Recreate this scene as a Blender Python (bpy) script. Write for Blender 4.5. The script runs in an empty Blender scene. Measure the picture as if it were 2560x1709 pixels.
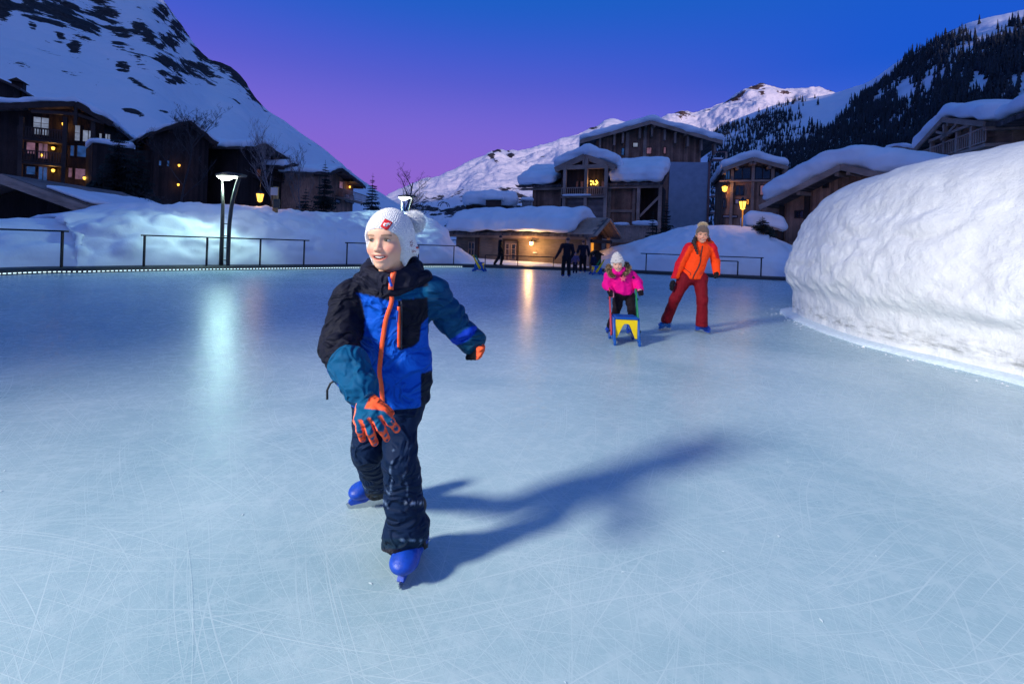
import bpy, math, random
import numpy as np
from mathutils import Vector, Matrix
from mathutils.bvhtree import BVHTree
random.seed(7); RNG = np.random.default_rng(11)
S = bpy.context.scene
COL = S.collection

# ------------------------------------------------------------------ camera, sky, light, exposure
F, CXP, CYP, EYE, ROLL = 1138.0, 1280.0, 613.0, 1.30, math.radians(2.0)
cam = bpy.data.cameras.new('camera'); camo = bpy.data.objects.new('camera', cam); COL.objects.link(camo)
cam.sensor_width = 36.0; cam.lens = 36.0 * F / 2560.0
cam.shift_y = -(854.5 - CYP) / 2560.0
cam.clip_start = 0.05; cam.clip_end = 20000
camo.location = (0, 0, EYE)
camo.rotation_euler = (Matrix.Rotation(math.pi / 2, 3, 'X') @ Matrix.Rotation(ROLL, 3, 'Z')).to_euler()
S.camera = camo
S.view_settings.view_transform = 'Standard'; S.view_settings.look = 'None'
S.view_settings.exposure = 0.0; S.view_settings.gamma = 1.0
S.cycles.use_denoising = True; S.cycles.use_adaptive_sampling = True; S.cycles.adaptive_threshold = 0.02; S.cycles.adaptive_min_samples = 20
S.cycles.max_bounces = 6; S.cycles.diffuse_bounces = 3; S.cycles.glossy_bounces = 3
S.cycles.sample_clamp_indirect = 4.0

def srgb(r, g, b):
    f = lambda c: (c / 255 / 12.92) if c <= 10 else ((c / 255 + .055) / 1.055) ** 2.4
    return (f(r), f(g), f(b), 1.0)

SUN_AZ = math.radians(160)      # from behind the camera, to the right (the pink arch stands opposite)
SUN_EL = math.radians(5)
W = bpy.data.worlds.new('World'); S.world = W; W.use_nodes = True
nt = W.node_tree; nt.nodes.clear()
N = lambda t: nt.nodes.new(t)
tc = N('ShaderNodeTexCoord'); sep = N('ShaderNodeSeparateXYZ'); nt.links.new(tc.outputs['Generated'], sep.inputs[0])
ramp = N('ShaderNodeValToRGB'); nt.links.new(sep.outputs['Z'], ramp.inputs[0])
cr = ramp.color_ramp; cr.interpolation = 'EASE'
stops = [(0.0, srgb(112, 110, 206)), (0.09, srgb(100, 108, 216)), (0.20, srgb(60, 98, 218)), (0.34, srgb(12, 84, 204)), (0.55, srgb(10, 92, 190)), (1.0, srgb(14, 100, 168))]
while len(cr.elements) < len(stops): cr.elements.new(0.5)
for e, (p, c) in zip(cr.elements, stops): e.position = p; e.color = c
# the pink anti-twilight arch, opposite the set sun
pd = Vector((-math.sin(math.radians(22)), math.cos(math.radians(22)), 0.10)).normalized()
dot = N('ShaderNodeVectorMath'); dot.operation = 'DOT_PRODUCT'; nt.links.new(tc.outputs['Generated'], dot.inputs[0]); dot.inputs[1].default_value = pd
mr = N('ShaderNodeMapRange'); mr.interpolation_type = 'SMOOTHSTEP'; nt.links.new(dot.outputs['Value'], mr.inputs[0])
mr.inputs[1].default_value = 0.45; mr.inputs[2].default_value = 1.0
mz = N('ShaderNodeMapRange'); mz.interpolation_type = 'SMOOTHSTEP'; nt.links.new(sep.outputs['Z'], mz.inputs[0])
mz.inputs[1].default_value = 0.50; mz.inputs[2].default_value = 0.04
mm = N('ShaderNodeMath'); mm.operation = 'MULTIPLY'; nt.links.new(mr.outputs[0], mm.inputs[0]); nt.links.new(mz.outputs[0], mm.inputs[1])
mxp = N('ShaderNodeMix'); mxp.data_type = 'RGBA'; nt.links.new(mm.outputs[0], mxp.inputs['Factor'])
nt.links.new(ramp.outputs[0], mxp.inputs['A']); mxp.inputs['B'].default_value = srgb(140, 98, 204)
# the brighter side of the dusk sky, broad and low over the set sun
ds = N('ShaderNodeVectorMath'); ds.operation = 'DOT_PRODUCT'; nt.links.new(tc.outputs['Generated'], ds.inputs[0]); ds.inputs[1].default_value = Vector((math.sin(SUN_AZ), math.cos(SUN_AZ), .12)).normalized()
ms = N('ShaderNodeMapRange'); ms.interpolation_type = 'SMOOTHSTEP'; nt.links.new(ds.outputs['Value'], ms.inputs[0]); ms.inputs[1].default_value = -.15; ms.inputs[2].default_value = 1.0; ms.inputs[4].default_value = .52
mxs = N('ShaderNodeMix'); mxs.data_type = 'RGBA'; nt.links.new(ms.outputs[0], mxs.inputs['Factor']); nt.links.new(mxp.outputs['Result'], mxs.inputs['A']); mxs.inputs['B'].default_value = srgb(160, 166, 226)
sky = N('ShaderNodeTexSky'); sky.sky_type = 'NISHITA'; sky.sun_disc = False
sky.sun_elevation = math.radians(-2.0); sky.sun_rotation = SUN_AZ
sk = N('ShaderNodeMix'); sk.data_type = 'RGBA'; sk.blend_type = 'ADD'; sk.inputs['Factor'].default_value = 0.06
nt.links.new(mxs.outputs['Result'], sk.inputs['A']); nt.links.new(sky.outputs[0], sk.inputs['B'])
bg = N('ShaderNodeBackground'); bg.inputs[1].default_value = 1.02
out = N('ShaderNodeOutputWorld'); nt.links.new(sk.outputs['Result'], bg.inputs[0]); nt.links.new(bg.outputs[0], out.inputs[0])

sl = bpy.data.lights.new('sun', 'SUN'); sl.energy = 2.4; sl.angle = math.radians(1.5); sl.color = (1.0, 0.80, 0.80)
so = bpy.data.objects.new('sun', sl); COL.objects.link(so)
sd = Vector((math.sin(SUN_AZ) * math.cos(SUN_EL), math.cos(SUN_AZ) * math.cos(SUN_EL), math.sin(SUN_EL)))
so.rotation_euler = sd.to_track_quat('Z', 'Y').to_euler(); so.location = sd * 60

# ------------------------------------------------------------------ layout maths
cR, sR = math.cos(ROLL), math.sin(ROLL)
def ray(px, py):
    u, v = px - CXP, CYP - py
    return ((u * cR - v * sR) / F, (u * sR + v * cR) / F)       # (x/Y, (z-EYE)/Y)
def P(px, py, Y):
    a, b = ray(px, py); return Vector((a * Y, Y, EYE + b * Y))
def G(px, py, z=0.0):
    a, b = ray(px, py); Y = (z - EYE) / b; return Vector((a * Y, Y, z))
def proj(p):
    p = np.asarray(p, float); x = p[..., 0] / p[..., 1] * F; y = (p[..., 2] - EYE) / p[..., 1] * F
    return CXP + x * cR + y * sR, CYP - (-x * sR + y * cR)

# ------------------------------------------------------------------ object helpers
def tag(o, label=None, cat=None, group=None, kind=None):
    if label: o['label'] = label
    if cat: o['category'] = cat
    if group: o['group'] = group
    if kind: o['kind'] = kind
    return o
def empty(name, loc=(0, 0, 0), rz=0.0, parent=None):
    o = bpy.data.objects.new(name, None); COL.objects.link(o); o.location = loc; o.rotation_euler = (0, 0, rz)
    o.empty_display_size = .2
    if parent: o.parent = parent
    return o
def mesh_obj(name, v, f, mat=None, parent=None, smooth=False, col=None):
    """v (N,3); f: (M,k) array or list of index lists"""
    me = bpy.data.meshes.new(name)
    v = np.asarray(v, np.float32).reshape(-1, 3)
    if isinstance(f, np.ndarray):
        k = f.shape[1]; m = len(f)
        me.vertices.add(len(v)); me.vertices.foreach_set('co', v.ravel())
        me.loops.add(m * k); me.loops.foreach_set('vertex_index', f.astype(np.int32).ravel())
        me.polygons.add(m); me.polygons.foreach_set('loop_start', np.arange(0, m * k, k, dtype=np.int32))
        me.update(calc_edges=True)
    else:
        me.from_pydata(v.tolist(), [], f); me.update()
    if smooth: me.polygons.foreach_set('use_smooth', np.ones(len(me.polygons), bool))
    if col is not None: set_col(me, col)
    o = bpy.data.objects.new(name, me); COL.objects.link(o)
    if mat: me.materials.append(mat)
    if parent: o.parent = parent
    return o
def set_col(me, col):
    a = me.color_attributes.new('col', 'FLOAT_COLOR', 'POINT')
    c = np.ones((len(me.vertices), 4), np.float32); col = np.asarray(col, np.float32); c[:, :col.shape[1]] = col
    a.data.foreach_set('color', c.ravel())
def rel(o, root):
    """parent o (built in world coordinates) under root, keeping its place"""
    o.parent = root; o.matrix_parent_inverse = Matrix.Identity(4)
    m = (Matrix.Translation(root.location) @ root.rotation_euler.to_matrix().to_4x4()).inverted()
    o.data.transform(m); return o

class MB:
    def __init__(s): s.v = []; s.f = []
    def add(s, v, f):
        n = len(s.v); s.v += [tuple(p) for p in v]; s.f += [[i + n for i in q] for q in f]; return s
    def box(s, x0, x1, y0, y1, z0, z1):
        return s.add([(x0,y0,z0),(x1,y0,z0),(x1,y1,z0),(x0,y1,z0),(x0,y0,z1),(x1,y0,z1),(x1,y1,z1),(x0,y1,z1)],
                     [(0,3,2,1),(4,5,6,7),(0,1,5,4),(1,2,6,5),(2,3,7,6),(3,0,4,7)])
    def beam(s, a, b, w, h, up=(0, 0, 1)):
        a, b = Vector(a), Vector(b); d = (b - a).normalized(); u = Vector(up)
        if abs(d.dot(u)) > .98: u = Vector((0, 1, 0))
        r = d.cross(u).normalized() * (w / 2); u = r.normalized().cross(d).normalized() * (h / 2)
        v = [a - r - u, a + r - u, a + r + u, a - r + u, b - r - u, b + r - u, b + r + u, b - r + u]
        return s.add(v, [(0,1,2,3),(7,6,5,4),(0,4,5,1),(1,5,6,2),(2,6,7,3),(3,7,4,0)])
    def prism(s, poly, y0, y1):
        """poly: (x,z) outline counter-clockwise seen from -y, extruded along y"""
        n = len(poly); v = [(x, y0, z) for x, z in poly] + [(x, y1, z) for x, z in poly]
        f = [list(range(n)), list(range(2 * n - 1, n - 1, -1))] + [[i, i + n, (i + 1) % n + n, (i + 1) % n] for i in range(n)]
        return s.add(v, f)
    def tube(s, pts, rad, seg=8, caps=True):
        pts = [Vector(p) for p in pts]; n = len(pts)
        if not hasattr(rad, '__len__'): rad = [rad] * n
        rings = []; ref = None
        for i, p in enumerate(pts):
            d = (pts[min(i + 1, n - 1)] - pts[max(i - 1, 0)]).normalized()
            if ref is None: ref = Vector((1, 0, 0)) if abs(d.x) < .8 else Vector((0, 1, 0))
            r = (ref - d * ref.dot(d)).normalized(); ref = r; u = d.cross(r)
            rings.append([p + (r * math.cos(t) + u * math.sin(t)) * rad[i] for t in [2 * math.pi * k / seg for k in range(seg)]])
        v = [q for R in rings for q in R]; f = []
        for i in range(n - 1):
            for k in range(seg):
                k2 = (k + 1) % seg; f.append((i*seg+k, i*seg+k2, (i+1)*seg+k2, (i+1)*seg+k))
        if caps: f += [list(range(seg - 1, -1, -1)), list(range((n-1)*seg, n*seg))]
        return s.add(v, f)
    def lathe(s, prof, c=(0, 0, 0), seg=12):
        c = Vector(c); v = []; f = []
        for r, z in prof:
            for k in range(seg):
                t = 2 * math.pi * k / seg; v.append((c.x + r * math.cos(t), c.y + r * math.sin(t), c.z + z))
        for i in range(len(prof) - 1):
            for k in range(seg):
                k2 = (k + 1) % seg; f.append((i*seg+k, i*seg+k2, (i+1)*seg+k2, (i+1)*seg+k))
        f += [list(range(seg - 1, -1, -1)), list(range((len(prof)-1)*seg, len(prof)*seg))]
        return s.add(v, f)
    def build(s, name, mat=None, parent=None, smooth=False, bevel=0.0):
        o = mesh_obj(name, s.v, s.f, mat, parent, smooth)
        if bevel:
            m = o.modifiers.new('bevel', 'BEVEL'); m.width = bevel; m.segments = 2; m.limit_method = 'ANGLE'
        return o

# ------------------------------------------------------------------ noise
_perm = np.arange(256); np.random.default_rng(3).shuffle(_perm); _perm = np.concatenate([_perm] * 3)
_g = np.random.default_rng(5).normal(size=(256, 3)); _g /= np.linalg.norm(_g, axis=1)[:, None]
def pn(p, seed=0):
    p = np.asarray(p, float) + seed * 17.31
    i = np.floor(p).astype(int); f = p - i; i &= 255; w = f * f * f * (f * (f * 6 - 15) + 10); r = 0
    for dx in (0, 1):
        for dy in (0, 1):
            for dz in (0, 1):
                h = _perm[_perm[_perm[i[:, 0] + dx] + i[:, 1] + dy] + i[:, 2] + dz]
                d = ((f - (dx, dy, dz)) * _g[h]).sum(1)
                r = r + d * (w[:, 0] if dx else 1 - w[:, 0]) * (w[:, 1] if dy else 1 - w[:, 1]) * (w[:, 2] if dz else 1 - w[:, 2])
    return r * 1.6
def fbm(p, oct=4, seed=0, gain=.5, lac=2.03):
    p = np.asarray(p, float); a = 1.0; r = 0
    for k in range(oct): r = r + a * pn(p, seed + k); p = p * lac; a *= gain
    return r
def sstep(a, b, x): t = np.clip((x - a) / (b - a), 0, 1); return t * t * (3 - 2 * t)

# ------------------------------------------------------------------ implicit surfaces
def smin(a, b, k):
    if k <= 0: return np.minimum(a, b)
    h = np.clip(.5 + .5 * (b - a) / k, 0, 1); return b + (a - b) * h - k * h * (1 - h)
def smax(a, b, k): return -smin(-a, -b, k)
def cone(g, a, b, r0, r1, sc=(1, 1, 1)):
    X, Y, Z = g; ax, ay, az = a; bx, by, bz = b[0] - ax, b[1] - ay, b[2] - az
    L = bx * bx + by * by + bz * bz + 1e-12
    px, py, pz = X - ax, Y - ay, Z - az
    t = np.clip((px * bx + py * by + pz * bz) / L, 0, 1)
    return np.sqrt(((px - t * bx) / sc[0]) ** 2 + ((py - t * by) / sc[1]) ** 2 + ((pz - t * bz) / sc[2]) ** 2) - (r0 + (r1 - r0) * t)
def ell(g, c, r, R=None):
    X, Y, Z = g; x, y, z = X - c[0], Y - c[1], Z - c[2]
    if R is not None: x, y, z = (R[i][0] * x + R[i][1] * y + R[i][2] * z for i in range(3))
    k0 = np.sqrt((x / r[0]) ** 2 + (y / r[1]) ** 2 + (z / r[2]) ** 2) + 1e-9
    k1 = np.sqrt((x / r[0] ** 2) ** 2 + (y / r[1] ** 2) ** 2 + (z / r[2] ** 2) ** 2) + 1e-9
    return k0 * (k0 - 1) / k1
def grid(lo, hi, h):
    ax = [np.arange(lo[i], hi[i] + h, h, dtype=np.float32) for i in range(3)]
    return ax[0][:, None, None], ax[1][None, :, None], ax[2][None, None, :]
def nets(Fv, lo, h):
    s = Fv < 0; nx, ny, nz = Fv.shape
    cnt = np.zeros((nx-1, ny-1, nz-1), np.int8)
    off = [(i, j, k) for i in (0, 1) for j in (0, 1) for k in (0, 1)]
    for i, j, k in off: cnt += s[i:nx-1+i, j:ny-1+j, k:nz-1+k]
    idx = np.argwhere((cnt > 0) & (cnt < 8)); M = len(idx)
    vid = np.full(cnt.shape, -1, np.int64); vid[tuple(idx.T)] = np.arange(M)
    cv = np.stack([Fv[idx[:, 0]+i, idx[:, 1]+j, idx[:, 2]+k] for i, j, k in off], 1).astype(np.float64)
    acc = np.zeros((M, 3)); n = np.zeros(M)
    for a in range(8):
        for b in range(a + 1, 8):
            da = np.array(off[b]) - np.array(off[a])
            if np.abs(da).sum() != 1: continue
            m = (cv[:, a] < 0) != (cv[:, b] < 0)
            t = np.where(m, cv[:, a] / np.where(m, cv[:, a] - cv[:, b], 1), 0)
            acc += m[:, None] * (np.array(off[a]) + t[:, None] * da); n += m
    v = (idx + acc / n[:, None]) * h + np.array(lo)
    fs = []
    for ax in range(3):
        sl0 = [slice(None)] * 3; sl1 = [slice(None)] * 3; sl0[ax] = slice(0, -1); sl1[ax] = slice(1, None)
        a, b = s[tuple(sl0)], s[tuple(sl1)]; e = np.argwhere(a != b)
        u, w = (ax + 1) % 3, (ax + 2) % 3
        e = e[(e[:, u] > 0) & (e[:, w] > 0) & (e[:, u] < Fv.shape[u] - 1) & (e[:, w] < Fv.shape[w] - 1)]
        ins = a[tuple(e.T)]
        q = []
        for du, dw in ((-1, -1), (0, -1), (0, 0), (-1, 0)):
            c = e.copy(); c[:, u] += du; c[:, w] += dw; q.append(vid[tuple(c.T)])
        q = np.stack(q, 1); q[~ins] = q[~ins][:, ::-1]; fs.append(q)
    return v, np.concatenate(fs)
def vnormals(v, f):
    n = np.zeros_like(v); a, b, c = v[f[:, 0]], v[f[:, 1]], v[f[:, 2]]; d = v[f[:, 3]] if f.shape[1] > 3 else a
    fn = np.cross(c - a, d - b) if f.shape[1] > 3 else np.cross(b - a, c - a)
    for k in range(f.shape[1]): np.add.at(n, f[:, k], fn)
    return n / (np.linalg.norm(n, axis=1)[:, None] + 1e-12)
def relax(v, f, it=1, lam=.5):
    for _ in range(it):
        acc = np.zeros_like(v); c = np.zeros(len(v)); k = f.shape[1]
        for a in range(k):
            np.add.at(acc, f[:, a], v[f[:, (a+1) % k]] + v[f[:, (a-1) % k]]); np.add.at(c, f[:, a], 2)
        v = v + lam * (acc / np.maximum(c, 1)[:, None] - v)
    return v
def blob(fn, lo, hi, h, noise=None, it=1):
    g = grid(lo, hi, h); v, f = nets(np.broadcast_to(fn(g), (g[0].size, g[1].size, g[2].size)), lo, h)
    if it: v = relax(v, f, it)
    if noise is not None:
        nn = vnormals(v, f); v = v + nn * noise(v)[:, None]
    return v, f
def union(g, prims, k):
    r = None
    for p in prims:
        if p[0] == 'c': d = cone(g, *p[1:])
        else: d = ell(g, *p[1:])
        r = d if r is None else smin(r, d, k)
    return r
def bounds(prims, pad):
    lo = np.full(3, 1e9); hi = np.full(3, -1e9)
    for p in prims:
        if p[0] == 'c':
            sc = np.array(p[5]) if len(p) > 5 else np.ones(3)
            for q, r in ((p[1], p[3]), (p[2], p[4])): lo = np.minimum(lo, np.array(q) - r * sc); hi = np.maximum(hi, np.array(q) + r * sc)
        else:
            r = max(p[2]) if len(p) > 3 else np.array(p[2]); lo = np.minimum(lo, np.array(p[1]) - r); hi = np.maximum(hi, np.array(p[1]) + r)
    return lo - pad, hi + pad
def soft(name, prims, k, h, mat, parent, noise=None, colfn=None, it=1, cut=None):
    lo, hi = bounds(prims, 3 * h)
    fn = (lambda g: union(g, prims, k)) if cut is None else (lambda g: cut(g, union(g, prims, k)))
    v, f = blob(fn, lo, hi, h, noise, it)
    o = mesh_obj(name, v, f, mat, None, True, relax(np.array(colfn(v, vnormals(v, f)), float), f, 1, .75) if colfn else None)
    if parent: rel(o, parent)
    return o
def inpoly(px, py, poly):
    r = np.zeros(len(px), bool); n = len(poly)
    for i in range(n):
        x0, y0 = poly[i]; x1, y1 = poly[(i + 1) % n]
        if y0 == y1: continue
        c = ((y0 > py) != (y1 > py)) & (px < (x1 - x0) * (py - y0) / (y1 - y0) + x0); r ^= c
    return r
def catmull(pts, n):
    pts = np.array(pts, float); P0 = np.vstack([2*pts[0]-pts[1], pts, 2*pts[-1]-pts[-2]]); outp = []
    for i in range(1, len(P0) - 2):
        for t in np.linspace(0, 1, n, endpoint=False):
            a, b, c, d = P0[i-1], P0[i], P0[i+1], P0[i+2]
            outp.append(.5*((2*b)+(-a+c)*t+(2*a-5*b+4*c-d)*t*t+(-a+3*b-3*c+d)*t**3))
    outp.append(pts[-1]); return np.array(outp)

# ------------------------------------------------------------------ materials
def newmat(name):
    m = bpy.data.materials.new(name); m.use_nodes = True; t = m.node_tree; return m, t, t.nodes['Principled BSDF']
def node(t, typ, **kw):
    n = t.nodes.new(typ)
    for k, v in kw.items():
        if k in ('ins',):
            for a, b in v.items(): n.inputs[a].default_value = b
        else: setattr(n, k, v)
    return n
def flat(name, c, rough=.6, bump=0, scale=40, var=0.0, metal=0.0, spec=.5, vcol=False, coat=0.0, detail=4, sheen=0.0):
    m, t, b = newmat(name); c = tuple(c[:3]) + (1,)
    b.inputs['Base Color'].default_value = c; b.inputs['Roughness'].default_value = rough
    b.inputs['Metallic'].default_value = metal; b.inputs['Specular IOR Level'].default_value = spec
    b.inputs['Coat Weight'].default_value = coat
    if sheen: b.inputs['Sheen Weight'].default_value = sheen
    src = None
    if vcol:
        at = node(t, 'ShaderNodeVertexColor', layer_name='col'); src = at.outputs[0]; t.links.new(src, b.inputs['Base Color'])
    if bump or var:
        tx = node(t, 'ShaderNodeTexCoord'); ns = node(t, 'ShaderNodeTexNoise', ins={'Scale': scale, 'Detail': detail, 'Roughness': .6})
        t.links.new(tx.outputs['Object'], ns.inputs['Vector'])
        if bump:
            bp = node(t, 'ShaderNodeBump', ins={'Strength': bump, 'Distance': .02}); t.links.new(ns.outputs[0], bp.inputs['Height']); t.links.new(bp.outputs[0], b.inputs['Normal'])
        if var:
            hs = node(t, 'ShaderNodeHueSaturation', ins={'Color': c}); mp = node(t, 'ShaderNodeMapRange', ins={1: .3, 2: .7, 3: 1 - var, 4: 1 + var})
            t.links.new(ns.outputs[0], mp.inputs[0]); t.links.new(mp.outputs[0], hs.inputs['Value'])
            if src: t.links.new(src, hs.inputs['Color'])
            t.links.new(hs.outputs[0], b.inputs['Base Color'])
    return m
def emis(name, c, s):
    m, t, b = newmat(name); b.inputs['Base Color'].default_value = (0, 0, 0, 1)
    b.inputs['Emission Color'].default_value = tuple(c[:3]) + (1,); b.inputs['Emission Strength'].default_value = s; return m
def wood(name, c, axis=0, width=.18, rough=.75, var=.35, groove=.6):
    """boards of the given width side by side along the axis (0 x, 1 y, 2 z), grain along the other way"""
    m, t, b = newmat(name); b.inputs['Roughness'].default_value = rough; b.inputs['Specular IOR Level'].default_value = .25
    tx = node(t, 'ShaderNodeTexCoord'); sp = node(t, 'ShaderNodeSeparateXYZ'); t.links.new(tx.outputs['Object'], sp.inputs[0])
    dv = node(t, 'ShaderNodeMath', operation='DIVIDE'); t.links.new(sp.outputs[axis], dv.inputs[0]); dv.inputs[1].default_value = width
    fl = node(t, 'ShaderNodeMath', operation='FLOOR'); t.links.new(dv.outputs[0], fl.inputs[0])
    fr = node(t, 'ShaderNodeMath', operation='FRACT'); t.links.new(dv.outputs[0], fr.inputs[0])
    wn = node(t, 'ShaderNodeTexWhiteNoise', noise_dimensions='1D'); t.links.new(fl.outputs[0], wn.inputs['W'])
    mp = node(t, 'ShaderNodeMapping'); sc = [9, 9, 9]; sc[axis] = 60
    if axis == 0: sc[2] = 2.2
    else: sc[0] = 2.2
    mp.inputs['Scale'].default_value = sc; t.links.new(tx.outputs['Object'], mp.inputs[0])
    ns = node(t, 'ShaderNodeTexNoise', ins={'Scale': 1.0, 'Detail': 5, 'Roughness': .65}); t.links.new(mp.outputs[0], ns.inputs['Vector'])
    n2 = node(t, 'ShaderNodeTexNoise', ins={'Scale': .7, 'Detail': 3}); t.links.new(tx.outputs['Object'], n2.inputs['Vector'])
    a = node(t, 'ShaderNodeMapRange', ins={1: 0, 2: 1, 3: 1 - var, 4: 1 + var}); t.links.new(wn.outputs[0], a.inputs[0])
    g = node(t, 'ShaderNodeMapRange', ins={1: .3, 2: .7, 3: .65, 4: 1.35}); t.links.new(ns.outputs[0], g.inputs[0])
    g2 = node(t, 'ShaderNodeMapRange', ins={1: .35, 2: .65, 3: .7, 4: 1.3}); t.links.new(n2.outputs[0], g2.inputs[0])
    mu = node(t, 'ShaderNodeMath', operation='MULTIPLY'); t.links.new(a.outputs[0], mu.inputs[0]); t.links.new(g.outputs[0], mu.inputs[1])
    mu2 = node(t, 'ShaderNodeMath', operation='MULTIPLY'); t.links.new(mu.outputs[0], mu2.inputs[0]); t.links.new(g2.outputs[0], mu2.inputs[1])
    hs = node(t, 'ShaderNodeHueSaturation', ins={'Color': tuple(c[:3]) + (1,)}); t.links.new(mu2.outputs[0], hs.inputs['Value'])
    t.links.new(hs.outputs[0], b.inputs['Base Color'])
    gr = node(t, 'ShaderNodeMapRange', ins={1: 0, 2: .12, 3: 0, 4: 1}); t.links.new(fr.outputs[0], gr.inputs[0])
    ad = node(t, 'ShaderNodeMath', operation='MULTIPLY_ADD'); t.links.new(ns.outputs[0], ad.inputs[0]); ad.inputs[1].default_value = .25; t.links.new(gr.outputs[0], ad.inputs[2])
    bp = node(t, 'ShaderNodeBump', ins={'Strength': groove, 'Distance': .03}); t.links.new(ad.outputs[0], bp.inputs['Height']); t.links.new(bp.outputs[0], b.inputs['Normal'])
    return m
def snowmat(name, c=(.84, .86, .89), bump=.35, scale=3.0, dist=.06):
    m, t, b = newmat(name); b.inputs['Roughness'].default_value = .62; b.inputs['Specular IOR Level'].default_value = .3
    tx = node(t, 'ShaderNodeTexCoord')
    ns = node(t, 'ShaderNodeTexNoise', ins={'Scale': scale, 'Detail': 8, 'Roughness': .62}); t.links.new(tx.outputs['Object'], ns.inputs['Vector'])
    bp = node(t, 'ShaderNodeBump', ins={'Strength': bump, 'Distance': dist}); t.links.new(ns.outputs[0], bp.inputs['Height']); t.links.new(bp.outputs[0], b.inputs['Normal'])
    n2 = node(t, 'ShaderNodeTexNoise', ins={'Scale': scale * .3, 'Detail': 5}); t.links.new(tx.outputs['Object'], n2.inputs['Vector'])
    mp = node(t, 'ShaderNodeMapRange', ins={1: .3, 2: .7, 3: .90, 4: 1.05}); t.links.new(n2.outputs[0], mp.inputs[0])
    hs = node(t, 'ShaderNodeHueSaturation', ins={'Color': tuple(c) + (1,)}); t.links.new(mp.outputs[0], hs.inputs['Value']); t.links.new(hs.outputs[0], b.inputs['Base Color'])
    return m
M = {}
M['snow'] = snowmat('snow'); M['snow_near'] = snowmat('snow_near', bump=.5, scale=7, dist=.03)
M['roof_snow'] = snowmat('roof_snow', bump=.3, scale=2.5, dist=.08)
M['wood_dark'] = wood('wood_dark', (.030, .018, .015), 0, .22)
M['wood_brown'] = wood('wood_brown', (.30, .155, .10), 0, .22)
M['wood_light'] = wood('wood_light', (.46, .29, .19), 2, .3, var=.2)
M['wood_grey'] = wood('wood_grey', (.19, .135, .115), 2, .3, var=.2)
M['wood_plank'] = wood('wood_plank', (.20, .145, .105), 2, 5.0, var=.1, groove=.3)
M['timber'] = wood('timber', (.36, .24, .18), 2, 9.0, var=.1, groove=.2)
M['timber_dark'] = wood('timber_dark', (.05, .032, .026), 2, 9.0, var=.1, groove=.2)
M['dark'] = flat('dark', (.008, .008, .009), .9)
M['black_metal'] = flat('black_metal', (.02, .021, .024), .45, metal=.6)
M['lamp_metal'] = flat('lamp_metal', (.07, .06, .055), .5, metal=.4, var=.2, scale=6)
M['stone'] = flat('stone', (.20, .19, .19), .9, bump=.8, scale=6, var=.4)
M['panel_blue'] = flat('panel_blue', (.30, .36, .44), .8, bump=.15, scale=1.5, var=.12)
M['rail_pink'] = flat('rail_pink', (.24, .12, .10), .7, var=.2, scale=8)
M['shingle'] = wood('shingle', (.11, .085, .078), 0, .16, var=.45, groove=1.0)
M['curtain'] = flat('curtain', (.5, .42, .45), .9)
def winmat(name, c, s):
    m, t, b = newmat(name); b.inputs['Base Color'].default_value = (.02, .025, .03, 1); b.inputs['Roughness'].default_value = .08
    tx = node(t, 'ShaderNodeTexCoord'); ns = node(t, 'ShaderNodeTexNoise', ins={'Scale': 1.7, 'Detail': 3}); t.links.new(tx.outputs['Object'], ns.inputs['Vector'])
    mp = node(t, 'ShaderNodeMapRange', ins={1: .3, 2: .7, 3: .45 * s, 4: 1.4 * s}); t.links.new(ns.outputs[0], mp.inputs[0]); t.links.new(mp.outputs[0], b.inputs['Emission Strength'])
    b.inputs['Emission Color'].default_value = tuple(c[:3]) + (1,); return m
M['win_white'] = winmat('win_white', srgb(190, 205, 240), .34)
M['win_pink'] = winmat('win_pink', srgb(205, 150, 180), .26)
M['win_blue'] = winmat('win_blue', srgb(60, 110, 190), .34)
M['win_warm'] = winmat('win_warm', srgb(255, 160, 50), .9)
M['win_dim'] = winmat('win_dim', srgb(150, 95, 70), .16)
M['glass'] = flat('glass', (.015, .02, .028), .06, spec=.8)
M['amber'] = emis('amber', (1.0, .48, .06), 3.2)
M['amber_hot'] = emis('amber_hot', (1.0, .62, .22), 40)
M['led'] = emis('led', (.80, 1.0, .93), 30)
M['led_strip'] = emis('led_strip', (.62, .86, 1.0), 1.7)
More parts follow.
